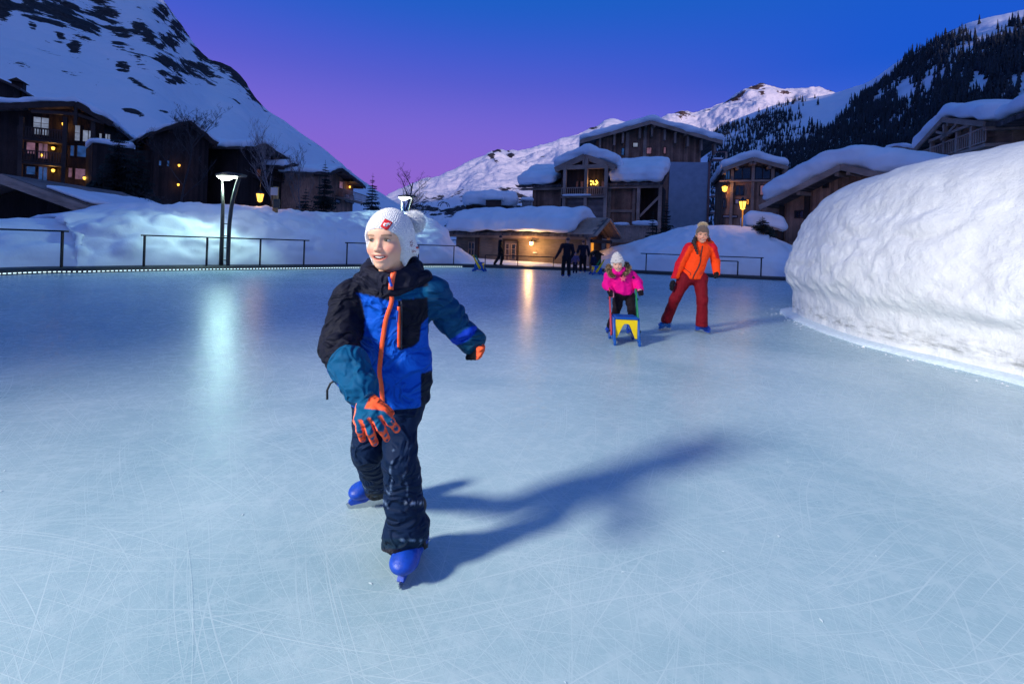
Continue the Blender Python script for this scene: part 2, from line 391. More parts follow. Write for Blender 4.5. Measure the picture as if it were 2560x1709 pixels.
# ================================================================== THE SETTING
# ---- ice
def icemat():
    m, t, b = newmat('ice'); L = t.links
    b.inputs['Roughness'].default_value = .28; b.inputs['Specular IOR Level'].default_value = .45; b.inputs['IOR'].default_value = 1.31
    tx = node(t, 'ShaderNodeTexCoord')
    n1 = node(t, 'ShaderNodeTexNoise', ins={'Scale': .55, 'Detail': 7, 'Roughness': .62, 'Distortion': .6}); L.new(tx.outputs['Object'], n1.inputs['Vector'])
    n2 = node(t, 'ShaderNodeTexNoise', ins={'Scale': 9.0, 'Detail': 8, 'Roughness': .7}); L.new(tx.outputs['Object'], n2.inputs['Vector'])
    tot = None
    for k, (ang, sx, sy, lo, gain) in enumerate([(12, .6, 95, .60, .26), (-31, .55, 110, .605, .25), (48, .8, 90, .61, .25), (78, .6, 120, .61, .24), (-62, .7, 100, .605, .25), (-8, .5, 145, .595, .30), (25, .8, 165, .595, .28), (-48, .9, 185, .595, .27), (64, .8, 195, .595, .27)]):
        wv = node(t, 'ShaderNodeTexNoise', ins={'Scale': .35, 'Detail': 1}); L.new(tx.outputs['Object'], wv.inputs['Vector'])
        ad = node(t, 'ShaderNodeVectorMath', operation='MULTIPLY_ADD'); L.new(wv.outputs['Color'], ad.inputs[0]); ad.inputs[1].default_value = (.9, .9, 0); L.new(tx.outputs['Object'], ad.inputs[2])
        mp = node(t, 'ShaderNodeMapping'); mp.vector_type = 'TEXTURE'; mp.inputs['Rotation'].default_value = (0, 0, math.radians(ang)); mp.inputs['Scale'].default_value = (1 / sx, 1 / sy, 1)
        mp.inputs['Location'].default_value = (k * 3.7, k * 1.9, 0); L.new(ad.outputs[0], mp.inputs[0])
        ns = node(t, 'ShaderNodeTexNoise', ins={'Scale': 1.0, 'Detail': 2.5, 'Roughness': .6}); L.new(mp.outputs[0], ns.inputs['Vector'])
        r = node(t, 'ShaderNodeMapRange', ins={1: lo, 2: lo + .09, 3: 0, 4: gain}); L.new(ns.outputs[0], r.inputs[0])
        if tot is None: tot = r.outputs[0]
        else:
            mx = node(t, 'ShaderNodeMath', operation='MAXIMUM'); L.new(tot, mx.inputs[0]); L.new(r.outputs[0], mx.inputs[1]); tot = mx.outputs[0]
    rp = node(t, 'ShaderNodeValToRGB'); e = rp.color_ramp.elements
    e[0].position = .30; e[0].color = (.26, .42, .465, 1); e[1].position = .68; e[1].color = (.46, .60, .62, 1); L.new(n1.outputs[0], rp.inputs[0])
    f2 = node(t, 'ShaderNodeMapRange', ins={1: .50, 2: .76, 3: 0, 4: .24}); L.new(n2.outputs[0], f2.inputs[0])
    mxa = node(t, 'ShaderNodeMath', operation='MAXIMUM'); L.new(tot, mxa.inputs[0]); L.new(f2.outputs[0], mxa.inputs[1])
    mix = node(t, 'ShaderNodeMix', data_type='RGBA'); L.new(mxa.outputs[0], mix.inputs['Factor']); L.new(rp.outputs[0], mix.inputs['A']); mix.inputs['B'].default_value = (.80, .87, .86, 1)
    L.new(mix.outputs['Result'], b.inputs['Base Color'])
    rr = node(t, 'ShaderNodeMapRange', ins={1: 0, 2: .5, 3: .25, 4: .5}); L.new(mxa.outputs[0], rr.inputs[0]); L.new(rr.outputs[0], b.inputs['Roughness'])
    bp = node(t, 'ShaderNodeBump', ins={'Strength': .25, 'Distance': .004}); L.new(mxa.outputs[0], bp.inputs['Height'])
    b2 = node(t, 'ShaderNodeBump', ins={'Strength': .12, 'Distance': .02}); L.new(n2.outputs[0], b2.inputs['Height']); L.new(bp.outputs[0], b2.inputs['Normal']); L.new(b2.outputs[0], b.inputs['Normal'])
    return m
M['ice'] = icemat()
EDGE = catmull([(-9, -14), (-13.5, -6), (-15.0, 4)] + [tuple(G(*q)[:2]) for q in ((0, 688), (215, 682), (440, 677), (885, 671), (1135, 668), (1385, 675), (1580, 683), (1780, 693))] + [(14.5, 22.6), (19, 20)], 14)
ice_poly = [tuple(p) for p in EDGE] + [(19, -14)]
tag(mesh_obj('ice_rink', [(x, y, 0) for x, y in ice_poly], [list(range(len(ice_poly)))][::-1], M['ice']), 'scratched pale blue ice of the skating rink', None, kind='structure')
bpy.data.objects['ice_rink'].data.flip_normals() if bpy.data.objects['ice_rink'].data.polygons[0].normal.z < 0 else None
g = MB(); R0 = 9000
g.add([(-R0, -R0, -.06), (R0, -R0, -.06), (R0, R0, -.06), (-R0, R0, -.06)], [(0, 1, 2, 3)])
tag(g.build('ground', M['snow']), 'wide snow covered valley ground', None, kind='structure')
# skate cuts: long thin arcs ploughed white by the blades
M['cut'] = flat('cut', (.66, .77, .78), .8)
mb = MB(); rr = random.Random(4)
for k in range(320):
    cx, cy = rr.uniform(-7, 6), rr.uniform(.3, 11); a = rr.gauss(.5, .9); L_ = rr.choice([rr.uniform(.05, .3), rr.uniform(.1, .6), rr.uniform(.3, 1.3)]); kap = rr.uniform(-.35, .35); w = rr.choice([.0003, .0004, .0004, .0005, .0008])
    if cy > 4: w *= 2.0
    n = max(4, int(L_ * 6)); pl = []
    x, y = cx, cy
    for i in range(n + 1):
        t = i / n; ww = w * math.sin(math.pi * min(1, .06 + t * .94)) ** .6 * (1 + .5 * rr.uniform(-1, 1))
        pl.append((x, y, a, ww)); x += math.cos(a) * L_ / n; y += math.sin(a) * L_ / n; a += kap * L_ / n
    vs = []
    for (x, y, a2, ww) in pl: vs += [(x - math.sin(a2) * ww, y + math.cos(a2) * ww, .0025), (x + math.sin(a2) * ww, y - math.cos(a2) * ww, .0025)]
    mb.add(vs, [(2*i, 2*i+1, 2*i+3, 2*i+2) for i in range(n)])
for k in range(420):      # small chips and shavings lying on the ice
    x, y = rr.uniform(-5, 5), rr.uniform(.4, 9); a = rr.uniform(0, 6.28); l = rr.uniform(.002, .012); w = l * rr.uniform(.2, .6)
    c, s = math.cos(a), math.sin(a)
    mb.add([(x + c*l, y + s*l, .003), (x - s*w, y + c*w, .004), (x - c*l, y - s*l, .003), (x + s*w, y - c*w, .004)], [(0, 1, 2, 3)])
tag(mb.build('skate_marks', M['cut']), 'white skate cuts and shavings across the ice', 'skate marks', kind='stuff')

def path_frames(pth):
    d = np.gradient(pth, axis=0); d /= np.linalg.norm(d, axis=1)[:, None]; return d, np.stack([-d[:, 1], d[:, 0]], 1)   # left normal
def resample(pth, step):
    s = np.concatenate([[0], np.cumsum(np.linalg.norm(np.diff(pth, axis=0), axis=1))]); n = int(s[-1] / step) + 1
    q = np.linspace(0, s[-1], n); return np.stack([np.interp(q, s, pth[:, 0]), np.interp(q, s, pth[:, 1])], 1)
def gridfaces(n, m):
    i = np.arange(n - 1)[:, None]; j = np.arange(m - 1)[None, :]; a = (i * m + j).ravel()
    return np.stack([a, a + 1, a + m + 1, a + m], 1)
def sweep(name, pth, prof_off, prof_z, mat):
    """prof_off, prof_z: (n,m) outward offset (left of the path) and height"""
    d, nl = path_frames(pth); V = np.zeros((len(pth), prof_off.shape[1], 3))
    V[:, :, :2] = pth[:, None, :] + nl[:, None, :] * prof_off[:, :, None]; V[:, :, 2] = prof_z
    return V
# ---- kerb round the rink with its LED line
e2 = resample(EDGE, .25); d, nl = path_frames(e2)
off = np.array([-.02, -.02, .62, .62]); zz = np.array([-.05, .13, .17, -.05])
V = sweep('k', e2, np.tile(off, (len(e2), 1)), np.tile(zz, (len(e2), 1)), None)
M['kerb'] = flat('kerb', (.025, .028, .032), .6, var=.3, scale=3)
kerb = mesh_obj('rink_kerb', V.reshape(-1, 3), gridfaces(len(e2), 4), M['kerb']); tag(kerb, 'low dark kerb running round the rink', None, kind='structure')
led = empty('light_strip', (-13.5, 12, 0)); tag(led, 'string of tiny white lights along the foot of the dark kerb', 'light strip')
strip = resample(EDGE[40:100], .11); ds, nls = path_frames(strip)
mb = MB(); mb2 = MB()
for i, (p, q) in enumerate(zip(strip, ds)):
    a = Vector((p[0], p[1], .045)) + Vector((-nls[i][0], -nls[i][1], 0)) * -.035
    a = Vector((p[0] - nls[i][0] * .035, p[1] - nls[i][1] * .035, .045)); b_ = a + Vector((q[0], q[1], 0)) * .062
    mb.beam(a, b_, .02, .028)
o = mb.build('light', M['led_strip']); rel(o, led); o['kind'] = 'stuff'
tb = MB().tube([(p[0] - n[0] * .028, p[1] - n[1] * .028, .02) for p, n in zip(strip[::4], nls[::4])], .012, 6).build('cable', M['black_metal']); rel(tb, led)

# ---- snow bank behind the kerb (height follows what stands out against the village)
sil = [(-900, 560), (-300, 560), (0, 571), (64, 554), (102, 560), (150, 552), (191, 533), (220, 536), (240, 505), (274, 492), (319, 500), (354, 517), (440, 511), (555, 508), (647, 517), (698, 527), (813, 531), (940, 530), (1000, 526), (1050, 527), (1085, 545), (1112, 580), (1132, 612), (1160, 641), (1220, 650), (1300, 653), (1385, 655), (1450, 655), (1490, 640), (1520, 622), (1560, 612), (1600, 607), (1634, 596), (1678, 574), (1730, 565), (1780, 563), (1848, 562), (1893, 570), (1931, 586), (1960, 615), (2000, 622), (2300, 600), (3000, 560)]
sx, sy = np.array(sil).T
bp = resample(EDGE[26:], .12); d, nl = path_frames(bp); n = len(bp); m = 64
w = np.linspace(0, 1, m)
offm = .60 + 3.4 * w ** 1.25
crest = bp + nl * 4.0
hz = np.zeros(n)
for i in range(n):
    Y = max(crest[i, 1], 4.0); px = CXP + crest[i, 0] / Y * F + 6
    py = np.interp(px, sx, sy); hz[i] = max(.25, P(px, py, Y).z)
k_ = np.ones(5) / 5; k_ = np.ones(13) / 13; hz = np.convolve(np.pad(hz, 6, mode='edge'), k_, 'valid')
OFF = np.tile(np.concatenate([offm, [5.5, 8, 12]]), (n, 1))
ZZ = np.concatenate([hz[:, None] * np.sin(w * math.pi / 2)[None, :] ** .85, hz[:, None] * np.array([.97, .85, .5])[None, :]], 1)
V = sweep('b', bp, OFF, ZZ, None); sh = V.shape; Vf = V.reshape(-1, 3)
amp = np.tile(np.concatenate([np.sin(w * math.pi) ** .5 * .85 + .15, [.3, .3, .3]]), (n, 1)).ravel() * np.clip(ZZ.ravel() / .8, .15, 1)
lump = .22 * fbm(Vf * .55, 4, 2) + .10 * np.abs(pn(Vf * 1.9, 8)) + .04 * fbm(Vf * 4, 3, 12)
lump = lump + (.30 * np.abs(pn(Vf * (1.0, 1.0, 1.4), 55)) + .10 * np.abs(pn(Vf * 2.6, 56)) - .10) * sstep(-7.5, -10.5, Vf[:, 0]) + .05 * np.abs(pn(Vf * 2.4, 57))
fc = gridfaces(sh[0], sh[1])[:, ::-1]; nn = vnormals(Vf, fc)
Vf = Vf + nn * (lump * amp)[:, None]; Vf[:, 2] = np.maximum(Vf[:, 2], -.05)
bank = mesh_obj('snow_bank', Vf, fc, M['snow'], None, True); tag(bank, 'tall bank of piled snow behind the rink railing', None, kind='structure')

# ---- the big carved wall of snow on the right
base = [(5.2, -9), (5.5, -4), (5.62, 0), (5.68, 3)] + [tuple(G(*q)[:2]) for q in ((2560, 953), (2302, 892), (2120, 843), (1988, 789))]
ex = base[-1]; base += [(ex[0] + .45, ex[1] + .75), (ex[0] + 1.6, ex[1] + 1.5), (ex[0] + 3.5, ex[1] + 2.0), (ex[0] + 8, ex[1] + 2.3)]
bs = resample(catmull(base, 16), .05); kw = np.ones(17) / 17; base = np.stack([np.convolve(np.pad(bs[:, k], 8, mode='edge'), kw, 'valid') for k in (0, 1)], 1)
base = base[::8]
wp = resample(catmull(base, 6), .035); d, nl = path_frames(wp)
prof = np.array([(0, 0), (.0, .2), (.0, .45), (.0, .56), (-.10, .66), (-.16, .85), (-.15, 1.05), (-.08, 1.35), (.02, 1.7), (.14, 2.03), (.27, 2.3), (.48, 2.54), (.85, 2.78), (1.4, 2.93), (2.1, 3.02), (3.2, 3.05), (5, 3.0)])
ps = np.concatenate([[0], np.cumsum(np.linalg.norm(np.diff(prof, axis=0), axis=1))])
q = np.concatenate([np.linspace(0, 4.6, 150), np.linspace(4.7, ps[-1], 14)]); po = np.interp(q, ps, prof[:, 0]); pz = np.interp(q, ps, prof[:, 1])
kk = np.ones(7) / 7; po = np.convolve(np.pad(po, 3, mode='edge'), kk, 'valid'); pz = np.convolve(np.pad(pz, 3, mode='edge'), kk, 'valid')
V = sweep('w', wp, np.tile(-po, (len(wp), 1)), np.tile(pz, (len(wp), 1)), None); sh = V.shape
k0 = int(np.argmax(po > 1.0)); rim = V[:, k0, :2]; spine = np.stack([np.full(len(wp), 10.5), np.clip(rim[:, 1], -9, 8.0)], 1)
for j in range(k0, sh[1]): V[:, j, :2] = rim + (spine - rim) * ((po[j] - po[k0]) / (po[-1] - po[k0])) ** 1.1
Vf = V.reshape(-1, 3); fc = gridfaces(*sh[:2]); nn = vnormals(Vf, fc)
if nn[len(wp) // 2 * sh[1] + 60, 0] > 0: fc = fc[:, ::-1]; nn = -nn
z = Vf[:, 2]; face = sstep(.45, .8, z) * (1 - sstep(2.25, 2.75, z)); low = 1 - sstep(.4, .6, z)
wv = Vf + .25 * np.stack([fbm(Vf * 1.1, 2, 31), fbm(Vf * 1.1, 2, 32), fbm(Vf * 1.1, 2, 33)], 1)
chunk = np.abs(pn(wv * (1.3, 1.3, 1.9), 3)); chunk2 = np.abs(pn(wv * (3.2, 3.2, 4.2), 4))
lump = .46 * face * (.19 * (chunk - .35) + .045 * (chunk2 - .3) * sstep(-.2, .5, pn(Vf * .9, 77)) + .030 * fbm(wv * 5, 4, 9) + .05 * (np.abs(pn(wv * (2.3, 2.3, 3.4), 19)) - .3)) + .010 * face * fbm(Vf * 13, 3, 88) + .014 * face * np.sin(z * 21 + 3 * pn(Vf * .8, 15)) * sstep(-.1, .5, pn(Vf * 1.2, 16)) + low * (.018 * fbm(Vf * (3, 3, 6), 4, 21)) + (1 - face) * .02 * fbm(Vf * 2.2, 3, 5) + .10 * face * pn(Vf * .6, 13)
Vf = Vf + nn * lump[:, None]; Vf[:, 2] += .12 * sstep(2.0, 2.8, z) * fbm(Vf * .35, 2, 44)
Vf[:, 2] = np.where(np.arange(len(Vf)) % sh[1] == 0, -.02, Vf[:, 2])
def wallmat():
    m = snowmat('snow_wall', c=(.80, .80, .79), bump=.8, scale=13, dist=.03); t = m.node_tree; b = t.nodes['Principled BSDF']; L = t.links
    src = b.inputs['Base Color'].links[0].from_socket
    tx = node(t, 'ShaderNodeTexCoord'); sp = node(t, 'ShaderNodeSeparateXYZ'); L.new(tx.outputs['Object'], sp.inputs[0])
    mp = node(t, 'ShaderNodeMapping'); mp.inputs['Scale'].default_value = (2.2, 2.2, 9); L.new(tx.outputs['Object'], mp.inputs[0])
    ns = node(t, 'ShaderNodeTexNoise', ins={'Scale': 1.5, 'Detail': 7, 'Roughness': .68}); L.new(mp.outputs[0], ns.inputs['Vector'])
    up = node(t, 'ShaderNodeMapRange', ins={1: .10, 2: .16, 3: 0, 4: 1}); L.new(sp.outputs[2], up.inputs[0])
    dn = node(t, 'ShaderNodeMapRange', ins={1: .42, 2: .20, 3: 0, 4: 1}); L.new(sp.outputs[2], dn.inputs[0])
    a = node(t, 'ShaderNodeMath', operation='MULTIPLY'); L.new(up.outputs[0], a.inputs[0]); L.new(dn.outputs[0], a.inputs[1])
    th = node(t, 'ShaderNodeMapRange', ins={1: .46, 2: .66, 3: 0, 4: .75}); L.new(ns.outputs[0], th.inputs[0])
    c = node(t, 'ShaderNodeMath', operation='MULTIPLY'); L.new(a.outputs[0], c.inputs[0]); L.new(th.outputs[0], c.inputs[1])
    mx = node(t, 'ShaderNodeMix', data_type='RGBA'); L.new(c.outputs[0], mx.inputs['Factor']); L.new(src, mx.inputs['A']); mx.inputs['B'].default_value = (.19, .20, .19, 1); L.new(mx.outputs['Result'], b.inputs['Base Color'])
    return m
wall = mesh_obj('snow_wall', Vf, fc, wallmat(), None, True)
tag(wall, 'huge rounded wall of carved snow bulging over the rink edge', None, kind='structure')
# pale ice lip in front of the snow wall
lp = resample(catmull(base, 6), .1)
lo_ = np.tile(np.array([.24, .24, .20, -.05]), (len(lp), 1)); lz = np.tile(np.array([-.01, .035, .05, .055]), (len(lp), 1))
lo_ = lo_ + .012 * np.random.default_rng(2).normal(size=(len(lp), 1))
V = sweep('l', lp, lo_, lz, None).reshape(-1, 3); fl_ = gridfaces(len(lp), 4)
lip = mesh_obj('ice_lip', V, fl_[:, ::-1], flat('lip', (.70, .80, .84), .5, bump=.3, scale=20, var=.12), None, False); tag(lip, 'pale ice lip at the foot of the snow wall', None, kind='structure')

# crumbs fallen from the snow wall
rc = np.random.default_rng(31); d_l, n_l = path_frames(lp); cb = MB()
for k in range(240):
    i = int(rc.integers(8, len(lp) - 8)); q_ = lp[i] + n_l[i] * (.27 + abs(rc.normal(0, .13))); r_ = float(rc.uniform(.006, .022)) * (1.6 if rc.random() < .1 else 1)
    v_, f_ = [(0, 0, 1), (1, 0, .1), (0, 1, .1), (-1, 0, .1), (0, -1, .1), (0, 0, -.4)], [(0, 1, 2), (0, 2, 3), (0, 3, 4), (0, 4, 1), (5, 2, 1), (5, 3, 2), (5, 4, 3), (5, 1, 4)]
    cb.add([(q_[0] + x * r_ * rc.uniform(.6, 1.2), q_[1] + y * r_ * rc.uniform(.6, 1.2), .003 + max(0, z * r_ * rc.uniform(.5, 1))) for x, y, z in v_], f_)
tag(cb.build('snow_crumbs', M['snow_near']), 'small crumbs of snow along the foot of the snow wall', 'snow', kind='stuff')

# ---- mountains
def rockmat(name, snowc, rockc, bump=.6, scale=.12, dist=2.0):
    m, t, b = newmat(name); L = t.links; b.inputs['Roughness'].default_value = .8; b.inputs['Specular IOR Level'].default_value = .1
    at = node(t, 'ShaderNodeVertexColor', layer_name='col'); tx = node(t, 'ShaderNodeTexCoord')
    ns = node(t, 'ShaderNodeTexNoise', ins={'Scale': scale, 'Detail': 8, 'Roughness': .68}); mpg = node(t, 'ShaderNodeMapping'); mpg.inputs['Scale'].default_value = (.75, .75, 1.7); mpg.inputs['Rotation'].default_value = (0, .35, 0); L.new(tx.outputs['Object'], mpg.inputs[0]); L.new(mpg.outputs[0], ns.inputs['Vector'])
    ad = node(t, 'ShaderNodeMath', operation='MULTIPLY_ADD'); L.new(ns.outputs[0], ad.inputs[0]); ad.inputs[1].default_value = 1.6; sp = node(t, 'ShaderNodeSeparateColor'); L.new(at.outputs[0], sp.inputs[0]); L.new(sp.outputs[0], ad.inputs[2])
    th = node(t, 'ShaderNodeMapRange', ins={1: 1.15, 2: 1.20, 3: 0, 4: 1}); L.new(ad.outputs[0], th.inputs[0])
    rp = node(t, 'ShaderNodeValToRGB'); e = rp.color_ramp.elements; e[0].position = .35; e[0].color = tuple(x * .35 for x in rockc) + (1,); e[1].position = .65; e[1].color = tuple(x * 1.5 for x in rockc) + (1,)
    n3 = node(t, 'ShaderNodeTexNoise', ins={'Scale': scale * 3, 'Detail': 6, 'Roughness': .7}); L.new(tx.outputs['Object'], n3.inputs['Vector']); L.new(n3.outputs[0], rp.inputs[0])
    mx = node(t, 'ShaderNodeMix', data_type='RGBA'); L.new(th.outputs[0], mx.inputs['Factor']); mx.inputs['A'].default_value = tuple(snowc) + (1,); L.new(rp.outputs[0], mx.inputs['B']); L.new(mx.outputs['Result'], b.inputs['Base Color'])
    bp = node(t, 'ShaderNodeBump', ins={'Strength': bump, 'Distance': dist}); L.new(ns.outputs[0], bp.inputs['Height']); L.new(bp.outputs[0], b.inputs['Normal'])
    return m
def mountain(name, label, crest, Yb, zb, nu, nt_, disp, rockfn, mat, power=1.15, seed=0, nscale=.02, crest_noise=0.0):
    c = np.array(crest, float); px = np.linspace(c[0, 0], c[-1, 0], nu)
    py = np.interp(px, c[:, 0], c[:, 1]); Yc = np.interp(px, c[:, 0], c[:, 2])
    ks = max(3, nu // 40) | 1; sm_ = lambda q: np.convolve(np.pad(q, ks // 2, mode='reflect', reflect_type='odd'), np.ones(ks) / ks, 'valid')
    py = sm_(py); Yc = sm_(sm_(Yc)); py = py + crest_noise * fbm(np.stack([px * .05, px * 0, px * 0], 1), 4, seed + 50)
    yb = np.array(Yb, float); ybv = np.interp(px, yb[:, 0], yb[:, 1]) if yb.ndim == 2 else np.full(nu, float(Yb))
    C = np.array([P(a, b, y) for a, b, y in zip(px, py, Yc)]); B = np.array([P(a, 600, y) for a, y in zip(px, ybv)]); B[:, 2] = zb
    t = np.linspace(0, 1, nt_); bk = np.array([1.03, 1.1, 1.35])
    V = B[:, None, :] + (C - B)[:, None, :] * t[None, :, None]
    V[:, :, 2] = B[:, None, 2] + (C - B)[:, None, 2] * (t ** power)[None, :]
    Bk = C[:, None, :] + (C - B)[:, None, :] * (bk - 1)[None, :, None]; Bk[:, :, 2] = C[:, None, 2] * np.array([.97, .85, .3])[None, :]
    V = np.concatenate([V, Bk], 1); sh = V.shape; Vf = V.reshape(-1, 3); fc = gridfaces(*sh[:2])[:, ::-1]; nn = vnormals(Vf, fc)
    if nn[:, 2].mean() < 0: fc = fc[:, ::-1]; nn = -nn
    T = np.tile(np.concatenate([t, bk]), (nu, 1)).ravel()
    fade = np.sin(np.clip(T, 0, 1) * math.pi * .5) ** .5 * (1 - .65 * sstep(.9, 1.0, T))
    rk = rockfn(Vf, *proj(Vf), T) if rockfn else np.zeros(len(Vf))
    Vf = Vf + nn * (disp * fbm(Vf * nscale, 5, seed) * fade)[:, None] + nn * (disp * .35 * np.clip(rk, 0, 1) * np.abs(fbm(Vf * nscale * 5, 4, seed + 7)) * fade)[:, None]
    o = mesh_obj(name, Vf, fc, mat, None, True, np.stack([rk, rk, rk], 1)); tag(o, label, None, kind='structure'); return o, Vf, sh, T
def blobs(px, py, lst):
    r = np.zeros(len(px))
    for x, y, a, b, ang, s in lst:
        c, q = math.cos(math.radians(ang)), math.sin(math.radians(ang)); u = (px - x) * c + (py - y) * q; v = -(px - x) * q + (py - y) * c
        r = np.maximum(r, s * np.exp(-((u / a) ** 2 + (v / b) ** 2)))
    return r
LB = [(5, 15, 34, 40, 30, 1), (75, 15, 55, 30, 25, .9), (150, 25, 75, 38, 35, 1.0), (195, 62, 42, 26, 40, 1), (255, 30, 45, 28, 20, .9), (232, 60, 16, 34, -30, .8), (285, 60, 42, 14, 15, .9), (300, 80, 40, 12, 10, .7), (80, 66, 16, 8, 20, .9), (150, 92, 16, 9, 30, .8), (188, 118, 20, 14, 45, 1), (345, 18, 14, 8, 50, .5), (400, 38, 16, 26, -30, .9), (345, 65, 22, 22, 50, .8), (372, 90, 30, 16, 40, .85), (430, 100, 34, 20, 0, 1), (405, 115, 18, 9, 0, .7), (300, 115, 26, 14, 30, .85), (328, 130, 14, 8, 30, .7), (272, 148, 12, 12, 30, .6), (310, 165, 24, 16, 20, .95), (352, 162, 32, 18, 30, .8), (420, 160, 36, 14, 20, .85), (455, 178, 40, 20, 30, .95), (505, 178, 42, 18, 30, .95), (500, 135, 18, 24, -30, .85), (440, 66, 20, 12, 45, .8), (560, 162, 36, 16, 35, .95), (600, 200, 36, 18, 40, .95), (635, 238, 24, 14, 45, .9), (430, 210, 26, 9, 20, .9), (400, 190, 24, 10, 20, .8), (490, 218, 20, 7, 10, .7), (360, 222, 34, 8, 38, .95), (330, 290, 26, 4, 18, .85), (405, 288, 14, 3, 8, .8), (425, 8, 16, 26, 0, 1), (470, 70, 8, 34, -30, .6), (590, 250, 16, 6, 35, .5), (120, 130, 40, 8, 20, .35), (170, 180, 60, 10, 15, .33), (240, 215, 40, 10, 15, .35), (60, 170, 40, 10, 10, .3)]
def rock_left(V, px, py, T):
    e = sstep(-6, 14, 26 - np.abs(py - np.interp(px, [428, 466, 526, 584, 640, 678, 707, 744, 784, 822, 848], [33, 85, 153, 178, 236, 284, 294, 325, 356, 385, 412]) - 6) * 2.4)
    return blobs(px, py, [(x, y, a * 1.15, b * 1.2, g_, s) for x, y, a, b, g_, s in LB]) * .80 + .46 * sstep(.05, .5, blobs(px, py, [(x, y, a * 1.7, b * 1.9, g_, s) for x, y, a, b, g_, s in LB])) * pn(V * (.05, .05, .14), 66) + .34 * e * (px > 425) * (.6 + .5 * pn(V * .06, 61)) - .06
crestL = [(-700, -900, 620), (-300, -560, 600), (0, -330, 560), (250, -120, 500), (380, -45, 440), (428, 30, 420), (466, 85, 410), (496, 123, 405), (526, 150, 400), (562, 158, 395), (584, 178, 390), (611, 200, 385), (641, 246, 380), (678, 282, 375), (707, 296, 370), (744, 325, 365), (784, 356, 360), (822, 385, 350), (848, 411, 345), (905, 452, 340), (960, 486, 330), (1010, 515, 330)]
mountain('mountain', 'steep snowy mountain side with dark rock bands on the left', crestL, 78, 1.0, 560, 330, 4.5, rock_left, rockmat('mountain_left', (.80, .82, .86), (.045, .034, .034), bump=.5, scale=.22, dist=1.6), 1.12, 3, .018, 0.0)
crestC = [(860, 560, 1900), (960, 492, 2000), (1034, 456, 2100), (1057, 448, 2100), (1095, 442, 2150), (1126, 431, 2150), (1172, 402, 2200), (1224, 379, 2200), (1244, 368, 2200), (1264, 372, 2200), (1316, 375, 2250), (1373, 359, 2300), (1416, 342, 2300), (1458, 328, 2400), (1494, 316, 2500), (1524, 295, 2600), (1565, 307, 2600), (1640, 330, 2600), (1760, 390, 2600), (1900, 470, 2600)]
def rock_c(V, px, py, T):
    tl = 466 - (px - 1100) * .10
    low = sstep(0, 14, py - tl) * (.30 + .28 * pn(V * .012, 4)) * (px > 1030)
    return np.maximum(.62 * blobs(px, py, [(1245, 378, 18, 12, 0, 1), (1232, 392, 10, 14, 0, .8), (1275, 384, 16, 6, 20, .8), (1345, 392, 60, 7, -12, .5), (1240, 405, 10, 6, 0, .7), (1470, 330, 40, 8, -25, .6), (1190, 420, 50, 4, -20, .4)]), low)
mountain('far_ridge', 'distant snowy ridge glowing in the dusk behind the huts', crestC, 900, 0, 420, 150, 36, rock_c, rockmat('mountain_mid', (.88, .86, .88), (.05, .045, .05), bump=.9, scale=.02, dist=14), 1.0, 17, .005, 2.0)
crestP = [(1480, 420, 3800), (1600, 330, 3800), (1665, 292, 3900), (1700, 282, 3900), (1737, 278, 4000), (1784, 262, 4000), (1839, 236, 4000), (1872, 216, 4000), (1900, 204, 4000), (1920, 208, 4000), (1964, 221, 4000), (2022, 219, 4000), (2031, 212, 4000), (2051, 216, 4000), (2084, 230, 4000), (2200, 262, 4000), (2350, 330, 4000)]
def rock_p(V, px, py, T): return .58 * blobs(px, py, [(1895, 215, 30, 10, -25, 1), (1840, 245, 40, 9, -20, .8), (1700, 288, 40, 8, 0, .9), (1960, 236, 40, 8, 10, .7), (1905, 235, 10, 24, 10, .7), (2075, 226, 18, 6, 25, 1), (1880, 258, 40, 10, -10, .55), (1780, 272, 40, 6, -10, .6)])
mountain('far_peak', 'far twin snow peak catching the last light', crestP, 2000, 0, 320, 150, 95, rock_p, rockmat('mountain_far', (.90, .87, .88), (.11, .07, .06), bump=1.0, scale=.012, dist=26), 1.0, 23, .0028, 3.0)
crestR = [(1600, 470, 1000), (1700, 392, 1000), (1806, 314, 980), (1860, 292, 950), (1920, 269, 920), (2029, 243, 860), (2088, 232, 820), (2169, 207, 760), (2249, 150, 700), (2322, 112, 650), (2337, 96, 640), (2425, 55, 600), (2560, 26, 560), (2800, -40, 500), (3200, -160, 420), (3800, -300, 380)]
def rock_r(V, px, py, T): return .5 * blobs(px, py, [(2380, 75, 60, 4, -24, .9), (1930, 292, 60, 6, -12, .9), (1985, 318, 40, 6, -10, .6)])
mo, VR, shR, TR = mountain('forest_slope', 'blue shadowed mountain slope under the forest on the right', crestR, [(1600, 560), (1810, 430), (2560, 210), (3800, 150)], 4.0, 420, 170, 7, rock_r, rockmat('mountain_right', (.74, .80, .86), (.04, .034, .036), bump=.4, scale=.08, dist=3), 1.05, 29, .010, 1.0)
